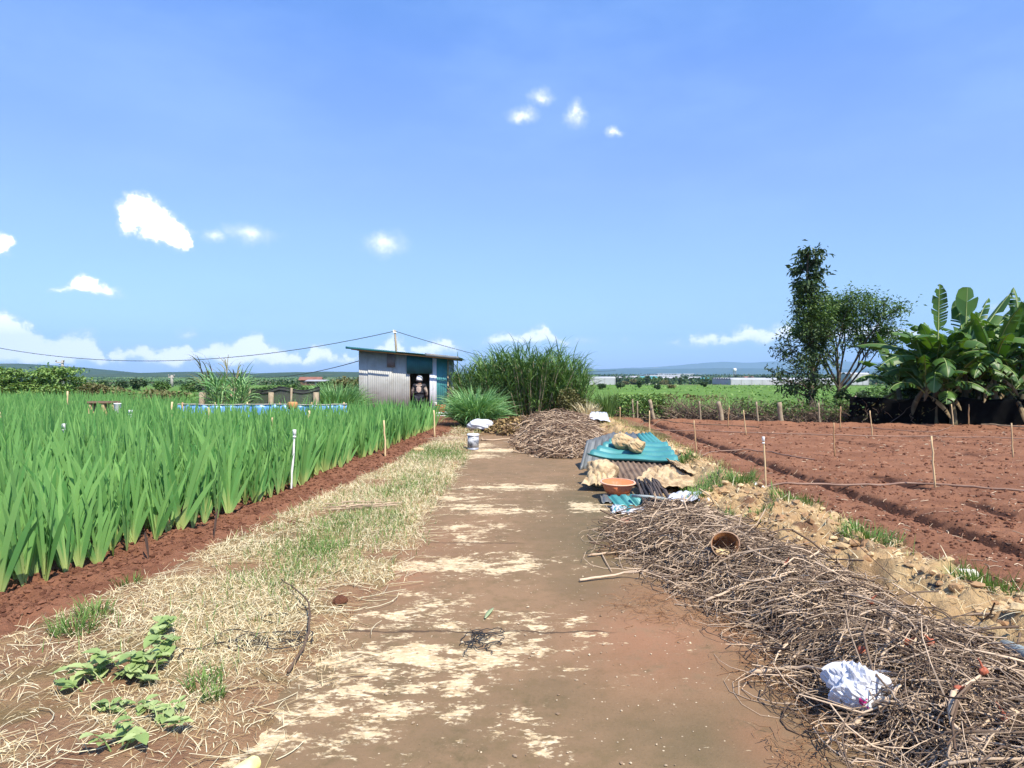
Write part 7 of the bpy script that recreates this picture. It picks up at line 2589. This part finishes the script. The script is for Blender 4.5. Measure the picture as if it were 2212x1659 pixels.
mb = MB()
surf(mb, fence_fn, 90, 6, 0)
part(mb, "netting", m_nt, nf)
mb = MB()
q_ = fence_fn(np.linspace(0, 1, 90)[None], np.ones((1, 90)))[0]
tubes(mb, [q_, q_ + v3(0, -.02, -.09)], .016, sides=5)
part(mb, "top_cord", M_black, nf)
for dx, r in ((438, .10), (586, .085), (683, .09), (500, .04), (540, .035), (630, .035)):
    x = At(dx, 850, 21)[0]
    mb = MB()
    tubes(mb, [[(x, 20.93, -.1), (x, 20.93, .6), (x + .02, 20.93, 1.12 if r > .05 else 1.26)]], r, sides=8, caps=True, tint=.7)
    part(mb, "post", M_postwood, nf)

# reeds standing over the net fence
cane((At(492, 850, 20.2)[0], 20.2, 0), 24, 1.55, .26, "upright clump of green reeds before the net fence, with ragged tops", 301, M_lemon)
cane((At(470, 850, 22.5)[0], 22.5, 0), 7, 2.3, .2, "grey seeding reeds behind the upright reed clump", 302, M_leaf_brown)

# shrubs and small trees at the left
SH = [(385, 26, (1.7, 1.2, .75), M_leaf_brown, "wide olive bush right of the dark trees, left of the net fence", 51, 3600), (330, 28, (1.2, 1, .7), M_leaf_brown, "dusty brown-green bush behind the crop's rear corner", 52, 2200), (285, 30, (1.2, 1, .62), M_leaf_lit, "yellow-green low bush between the dark tree and the olive bush", 53, 2000), (425, 24.5, (.7, .6, .62), M_leaf_lit, "bright leafy bush at the left end of the net fence", 54, 1500),
      (755, 30, (1.0, .9, 1.05), M_leaf_brown, "brownish bush directly behind the lemongrass left of the shed", 55, 2200), (205, 33, (1.0, .8, .8), M_leaf_brown, "grey-green bush at the right foot of the layered tree", 56, 1600), (240, 36, (1.3, 1, .75), M_leaf_brown, "pinkish-grey scrub in the gap between bushes", 57, 1400)]
for (dx, Y, R, m_, lab, sd_, n) in SH:
    bush("shrub", (At(dx, 850, Y)[0], Y, -.2), R, n, .15, m_, lab, sd_, lobes=10)


def layered_tree(dx, Y, h, w, label, seed, n=3400):
    rs = np.random.default_rng(seed)
    x = At(dx, 850, Y)[0]
    t_ = thing("tree", label, "tree", (x, Y, -.3))
    ms, ml = MB(), MB()
    tubes(ms, [np.array([(0, 0, 0), (.05, 0, h * .3), (0, .05, h * .6), (.05, 0, h * .9)])], np.array([.16, .13, .09, .03])[None], sides=8)
    P = []
    nb = 34
    for k in range(nb):
        u = rs.uniform(.18, 1.0)
        a = rs.uniform(0, 2 * PI)
        L = w * (1 - .75 * (u - .18) ** 1.6) * rs.uniform(.6, 1.05)
        s = np.linspace(0, 1, 7)
        Q = np.stack([np.cos(a) * L * s, np.sin(a) * L * s, h * u * .92 + .16 * L * np.sin(s * 2.2) - .12 * L * s ** 2], 1)
        tubes(ms, [Q], np.linspace(.04, .01, 7)[None], sides=4)
        m_ = n // nb
        q = rs.uniform(.25, 1.05, m_)
        pp = np.stack([np.interp(q, s, Q[:, i]) for i in range(3)], 1) + rs.normal(0, 1, (m_, 3)) * np.array([.24, .24, .07]) * (w / 2)
        P.append(pp)
    P = np.concatenate(P)
    leaves(ml, P, .2 * rs.uniform(.6, 1.3, len(P)), .42, updown=.45, droop=.15)
    ms.build("trunk", M_bark, t_)
    ml.build("crown", M_leaf_lit, t_)
    return t_


layered_tree(128, 34, 2.45, 2.2, "low layered green tree at the left behind the crop, beneath the utility pole", 61, 5200)
layered_tree(18, 33, 2.35, 2.0, "low layered green tree cut by the left edge of the view", 62, 4600)
layered_tree(80, 36, 1.6, 1.4, "smaller layered tree in the dip between the two low trees", 63, 2600)

# low bench and white crate in the crop gap
p_ = At(224, 869, 17.6)
b_ = thing("wooden_bench", "dark plank bench standing in the gap of the crop", "bench", (p_[0], 17.6, 0))
mb = MB()
box(mb, (0, 0, p_[2] + .0), (.72, .3, .06), bev=.01)
mb.build("seat", mk("dark_plank", (.09, .06, .04), (.14, .09, .06), scale=8), b_)
for sx_ in (-.3, .05, .3):
    mb = MB()
    box(mb, (sx_, 0, p_[2] / 2 - .02), (.07, .25, p_[2]), bev=.008, tint=.6)
    mb.build("leg", M_wood, b_)
p_ = At(254, 875, 17.3)
mb = MB()
lathe(mb, np.array([(0, 0), (.12, 0), (.13, .02), (.14, .36), (.15, .37), (.15, .40), (0.0, .41)]) * .62, 18)
o = mb.build("white_pail", M_white)
o.location = (p_[0], 17.3, p_[2] - .2)
tag(o, "white pail beside the dark plank bench in the crop gap", "pail")
mb = MB()
tubes(mb, [[(0, 0, -.8), (0, 0, -.3), (0, 0, 0.0)]], .03, sides=6)
o2 = mb.build("pail_stand", M_bamboo, o)

# utility poles
def utility_pole(dx, dtop, Y, label, arms):
    t = At(dx, dtop, Y)
    r_ = thing("utility_pole", label, "utility pole", (t[0], Y, float(zg(Y)) - .1))
    H_ = t[2] - float(zg(Y)) + .1
    mb = MB()
    tubes(mb, [np.array([(0, 0, 0), (0, 0, H_ / 2), (0, 0, H_)])], np.array([.16, .13, .10])[None] * (Y / 60), sides=8, caps=True)
    mb.build("shaft", M_conc, r_)
    for (z, x0_, x1_) in arms:
        mb = MB()
        k_ = Y / 60
        box(mb, ((x0_ + x1_) / 2, -.12, H_ - z), (abs(x1_ - x0_), .1 * k_, .1 * k_), bev=.01)
        mb.build("crossarm", M_conc, r_)
        for x in (x0_, x1_):
            mb = MB()
            lathe(mb, [(0, 0), (.06 * k_, 0), (.05 * k_, .12 * k_), (.07 * k_, .16 * k_), (0, .2 * k_)], 8, off=(x, -.12, H_ - z + .05 * k_))
            mb.build("insulator", M_conc, r_)
    return r_


utility_pole(135, 778, 85, "utility pole with crossarms above the layered tree", [(.3, -.75, .25), (1.1, .1, 1.0)])
utility_pole(371, 810, 120, "thin distant utility pole without its wires, above the olive bush", [(.4, -.5, .5)])


# ------------------------------------------------------------------ far houses, greenhouses, tree rows
def house(dx, dbase, Y, w, d_, h, rise, wallm, roofm, label, rot=0.0, name="house", ground=-0.7):
    p = At(dx, dbase, Y)
    r_ = thing(name, label, "house", (p[0], Y, float(zg(Y))), rot)
    mb = MB()
    box(mb, (0, 0, h / 2), (w, d_, h), bev=.03)
    wl = mb.build("wall", wallm, r_, False)
    mb = MB()
    e = .35
    v = [(-w / 2 - e, -d_ / 2 - e, h - .05), (w / 2 + e, -d_ / 2 - e, h - .05), (w / 2 + e, d_ / 2 + e, h - .05), (-w / 2 - e, d_ / 2 + e, h - .05), (-w / 2 - e, 0, h + rise), (w / 2 + e, 0, h + rise)]
    mb.add(v, [[0, 1, 5, 4], [2, 3, 4, 5], [3, 2, 1, 0]], [[0, 4, 3], [1, 2, 5]], tv=np.array([.5, .5, 0]))
    mb.build("roof", roofm, r_, False)
    for k in range(3):
        mb = MB()
        if k == 1:
            box(mb, (w * .05, -d_ / 2 - .02, h * .36), (w * .12, .06, h * .72))
            mb.build("door", M_tin_dark, r_, False)
        else:
            box(mb, ((k - 1) * w * .3, -d_ / 2 - .02, h * .55), (w * .14, .06, h * .3))
            mb.build("window", M_inside, r_, False)
    return r_


M_wall_w = mk("pale_plaster", (.72, .72, .70), (.62, .62, .6), scale=.6, rough=.8)
M_roof_t = mk("teal_roof", (.06, .22, .24), (.08, .27, .28), scale=1, rough=.5)
M_roof_r = mk("red_roof", (.20, .085, .055), (.26, .12, .08), scale=1, rough=.7)
M_roof_g = mk("grey_roof", (.35, .36, .37), (.28, .28, .3), scale=1, rough=.6)
M_brown = mk("brown_board", (.16, .10, .065), (.11, .07, .05), scale=1)
house(1525, 828, 480, 9.0, 7, 2.6, 1.6, M_wall_w, M_roof_t, "small white house with a teal roof out on the green plain", .1)
house(1500, 822, 560, 10, 8, 3, 1.6, M_wall_w, M_roof_g, "whitish house behind the teal-roofed one on the plain", -.2)
house(672, 836, 160, 4.6, 5, 1.3, .7, M_brown, M_roof_r, "brown shack with a dull red roof left of the lemongrass", .2, "shack")
house(686, 836, 150, 4.0, 3, 1.0, .3, M_brown, M_roof_g, "low dark shelter in front of the red-roofed shack", -.1, "shack")


def greenhouse(dx0, dx1, Y, depth, h, label, bays=5, ground=-0.7):
    x0, x1 = At(dx0, 830, Y)[0], At(dx1, 830, Y)[0]
    r_ = thing("greenhouse", label, "greenhouse", ((x0 + x1) / 2, Y + depth / 2, float(zg(Y)) - 0.1))
    w = x1 - x0
    mb = MB()

    def roof_fn(U, V):
        x = (U - .5) * w
        z = h + 0.7 * np.abs(np.sin(V * bays * PI)) ** .8
        return np.stack([x, (V - .5) * depth, z], -1)

    surf(mb, roof_fn, 24, bays * 10 + 1, .05)
    mb.build("roof", M_gh, r_)
    mb = MB()
    box(mb, (0, -depth / 2 + .1, h / 2), (w - .2, .1, h), tint=.3)
    box(mb, (-w / 2 + .1, 0, h / 2), (.1, depth - .6, h), tint=.3)
    box(mb, (w / 2 - .1, 0, h / 2), (.1, depth - .6, h), tint=.3)
    mb.build("film_wall", M_ghw, r_, False)
    mb = MB()
    for x in np.linspace(-w / 2 + .3, w / 2 - .3, max(4, int(w / 4))):
        box(mb, (x, -depth / 2 - .02, h / 2), (.12, .1, h))
    mb.build("posts", M_conc, r_, False)
    return r_


M_gh = mk("greenhouse_film", (.40, .41, .44), (.34, .35, .38), scale=.25, rough=.4, stain=(.38, .39, .41), stain_scale=.4)
M_ghw = mk("greenhouse_wall", (.36, .37, .38), (.43, .44, .45), scale=.3, rough=.7)
greenhouse(1578, 1760, 300, 28, 2.4, "long low grey-white greenhouse left of and behind the tall dark tree", 8)
greenhouse(1762, 1875, 330, 28, 2.6, "second pale greenhouse right of the long low one, behind the feathery tree", 8)
greenhouse(1260, 1330, 300, 30, 3.0, "far pale greenhouse block at the left of the plain", 5)
greenhouse(1838, 1878, 260, 12, 4.2, "small bright shed roof seen between the feathery tree and the bananas", 3)
greenhouse(1395, 1470, 900, 60, 5, "remote white greenhouse row below the blue hills", 5, -2)
greenhouse(1420, 1500, 1500, 80, 7, "white strip of greenhouses far out on the plain", 5, -2)
for k, (dx, Y, w) in enumerate(((1345, 420, 14), (1400, 380, 9), (1450, 520, 16), (1610, 560, 14), (1380, 700, 22))):
    house(dx, 815, Y, w, 8, 3.4, 1.4, M_wall_w, (M_roof_g, M_roof_t, M_roof_g, M_roof_r, M_roof_g)[k], ("white shed roof in the far trees, leftmost", "small pale house among the dark far trees", "long white building on the far plain, middle", "pale house far out right of the tall far trees", "remote white block near the hills' foot")[k], .1 * k)
# water tower
wt_ = thing("water_tower", "tiny white water tank on a tower above the far trees", "water tower", (At(1587, 800, 700)[0], 700, -5.2))
mb = MB()
for sx_ in (-1.2, 1.2):
    for sy_ in (-1.2, 1.2):
        tubes(mb, [[(sx_, sy_, 0), (sx_ * .9, sy_ * .9, 5), (sx_ * .8, sy_ * .8, 10)]], .18, sides=6)
mb.build("tower_frame", M_conc, wt_)
mb = MB()
lathe(mb, [(0, 9.9), (1.6, 10), (1.8, 10.4), (1.8, 12.4), (1.5, 12.9), (0, 13.1)], 16)
mb.build("tank", M_white, wt_)

# one set of far-tree meshes, copied
protos = []
for k, (m_, w, h) in enumerate(((M_leaf_dark, 1.0, 1.0), (M_leaf_mid, 1.25, .8), (M_leaf_dark, .7, 1.25), (M_leaf_brown, 1.3, .7))):
    o = bush("far_tree", (0, 0, 0), (2.6 * w, 2.4 * w, 2.2 * h), 620, .75, m_, "x", 900 + k, "tree", lobes=9, stems=5, aspect=.7)
    protos.append(o)
FAR = []
rs = np.random.default_rng(99)


def far(dx, Y, sc, k, label):
    FAR.append((dx, Y, sc, k, label))


GL = [("dark bushy trees scattered over the far green plain", "far trees on the plain"), ("feathery dark trees in the row below the left hills", "tree row below the left hills")]
# left: row behind the net fence
for dx, Y, sc in ((565, 62, .5), (585, 64, .55), (605, 60, .6), (625, 63, .62), (640, 66, .58), (655, 62, .5), (545, 66, .42), (520, 70, .45), (700, 80, .75), (725, 76, .85), (745, 70, .8), (765, 72, .9), (460, 58, .6), (440, 64, .6), (410, 70, .7), (350, 75, .75), (300, 80, .8), (265, 76, .7), (225, 78, .7), (190, 85, .6)):
    far(dx, Y, sc * .52, int(rs.integers(0, 2)), 1)
# right: plain
for dx, Y, sc in ((1545, 190, 1.2), (1565, 195, 1.5), (1585, 200, 1.3), (1600, 210, 1.4), (1620, 190, 1.0), (1500, 260, 1.3), (1480, 240, 1.1), (1455, 230, 1.0), (1400, 150, .9), (1385, 155, 1.1), (1370, 150, 1.0), (1415, 160, 1.1), (1435, 152, .9), (1350, 160, .7), (1330, 155, .8), (1305, 165, .8), (1470, 145, .7), (1365, 260, 1.1), (1340, 270, 1.2), (1310, 280, 1.2), (1285, 260, 1.1), (1390, 300, 1.2), (1420, 310, 1.2), (1650, 300, 1.4), (1670, 280, 1.2), (1690, 300, 1.6), (1710, 290, 1.5), (1730, 300, 1.5), (1760, 310, 1.5), (1630, 320, 1.3), (1612, 330, 1.6), (1590, 330, 1.3), (1850, 230, 1.4), (1870, 220, 1.6), (1890, 200, 1.5), (1910, 190, 1.4), (1800, 280, 1.4), (1265, 140, .8), (1520, 110, .35), (1380, 100, .35), (1450, 95, .3), (1340, 90, .35), (1300, 85, .3), (1420, 85, .25)):
    far(dx, Y * 2 if Y >= 140 else Y, sc if Y >= 140 else sc * .8, int(rs.integers(0, 4)), 0)
used = set()
for (dx, Y, sc, k, g) in FAR:
    x = At(dx, 850, Y)[0]
    z0_ = float(zg(Y)) - .1
    if k not in used:
        r_ = protos[k]
        used.add(k)
        r_.location = (x, Y, z0_)
        r_.rotation_euler = (0, 0, rs.uniform(0, 6))
        r_.scale = (sc, sc, sc)
    else:
        r_ = dup(protos[k], (x, Y, z0_), rs.uniform(0, 6), sc)
    r_["label"], r_["group"] = GL[g]
# far woods: bands that read as one mass
mb = MB()
for (n, y0, y1, xr, hh) in ((5200, 330, 900, (-.1, .85), 5.0), (1200, 180, 330, (-.85, -.1), 2.0), (2500, 900, 1700, (-.2, .9), 8.0), (1500, 400, 1300, (-.9, -.1), 3.5)):
    Y = rs.uniform(y0, y1, n)
    X = Y * rs.uniform(*xr, n)
    f_ = fbm(X / 60, Y / 28, 161, 3)
    kp = f_ > .53
    X, Y = X[kp], Y[kp]
    m_ = len(X)
    per = 9
    P = np.repeat(np.stack([X, Y, zg(Y) - .3], 1), per, 0) + rs.normal(0, 1, (m_ * per, 3)) * np.array([hh * .55, hh * .55, 0]) + np.stack([0 * np.zeros(m_ * per), np.zeros(m_ * per), rs.random(m_ * per) ** .7 * hh * .75], 1)
    leaves(mb, P, hh * .42, .8, updown=.8)
tag(mb.build("distant_woods", M_leaf_dark), "belts of dark woodland far out on the plain", "woods", kind="stuff")
# low rough growth on the near green field beyond the hedge
n = 10000
Y = 28 + 120 * rs.random(n) ** 1.6
X = Y * rs.uniform(-.05, .9, n)
kp = fbm(X / 7, Y / 4, 171, 3) > .57
X, Y = X[kp], Y[kp]
mb = MB()
z = zg(Y) + rs.random(len(X)) * .28 * smooth(.5, .65, fbm(X / 7, Y / 4, 171, 3))
leaves(mb, np.stack([X, Y, z], 1), .12 * (1 + Y / 60) * rs.uniform(.6, 1.2, len(X)), .7, updown=.8)
tag(mb.build("field_growth", M_leaf_lit), "rough green growth over the field beyond the hedge", "vegetation", kind="stuff")

# ------------------------------------------------------------------ air
hz = MB()
box(hz, (0, 0, 350), (24000, 24000, 720))
mh = bpy.data.materials.new("haze")
mh.use_nodes = True
nt = mh.node_tree
nt.nodes.clear()
HN = NT(nt)
pv = HN.n("ShaderNodeVolumePrincipled", {"Color": HAZE_COL, "Density": HAZE_DENS, "Anisotropy": 0.0})
ho = HN.n("ShaderNodeOutputMaterial")
nt.links.new(pv.outputs[0], ho.inputs["Volume"])
tag(hz.build("haze", mh, None, False), kind="stuff")
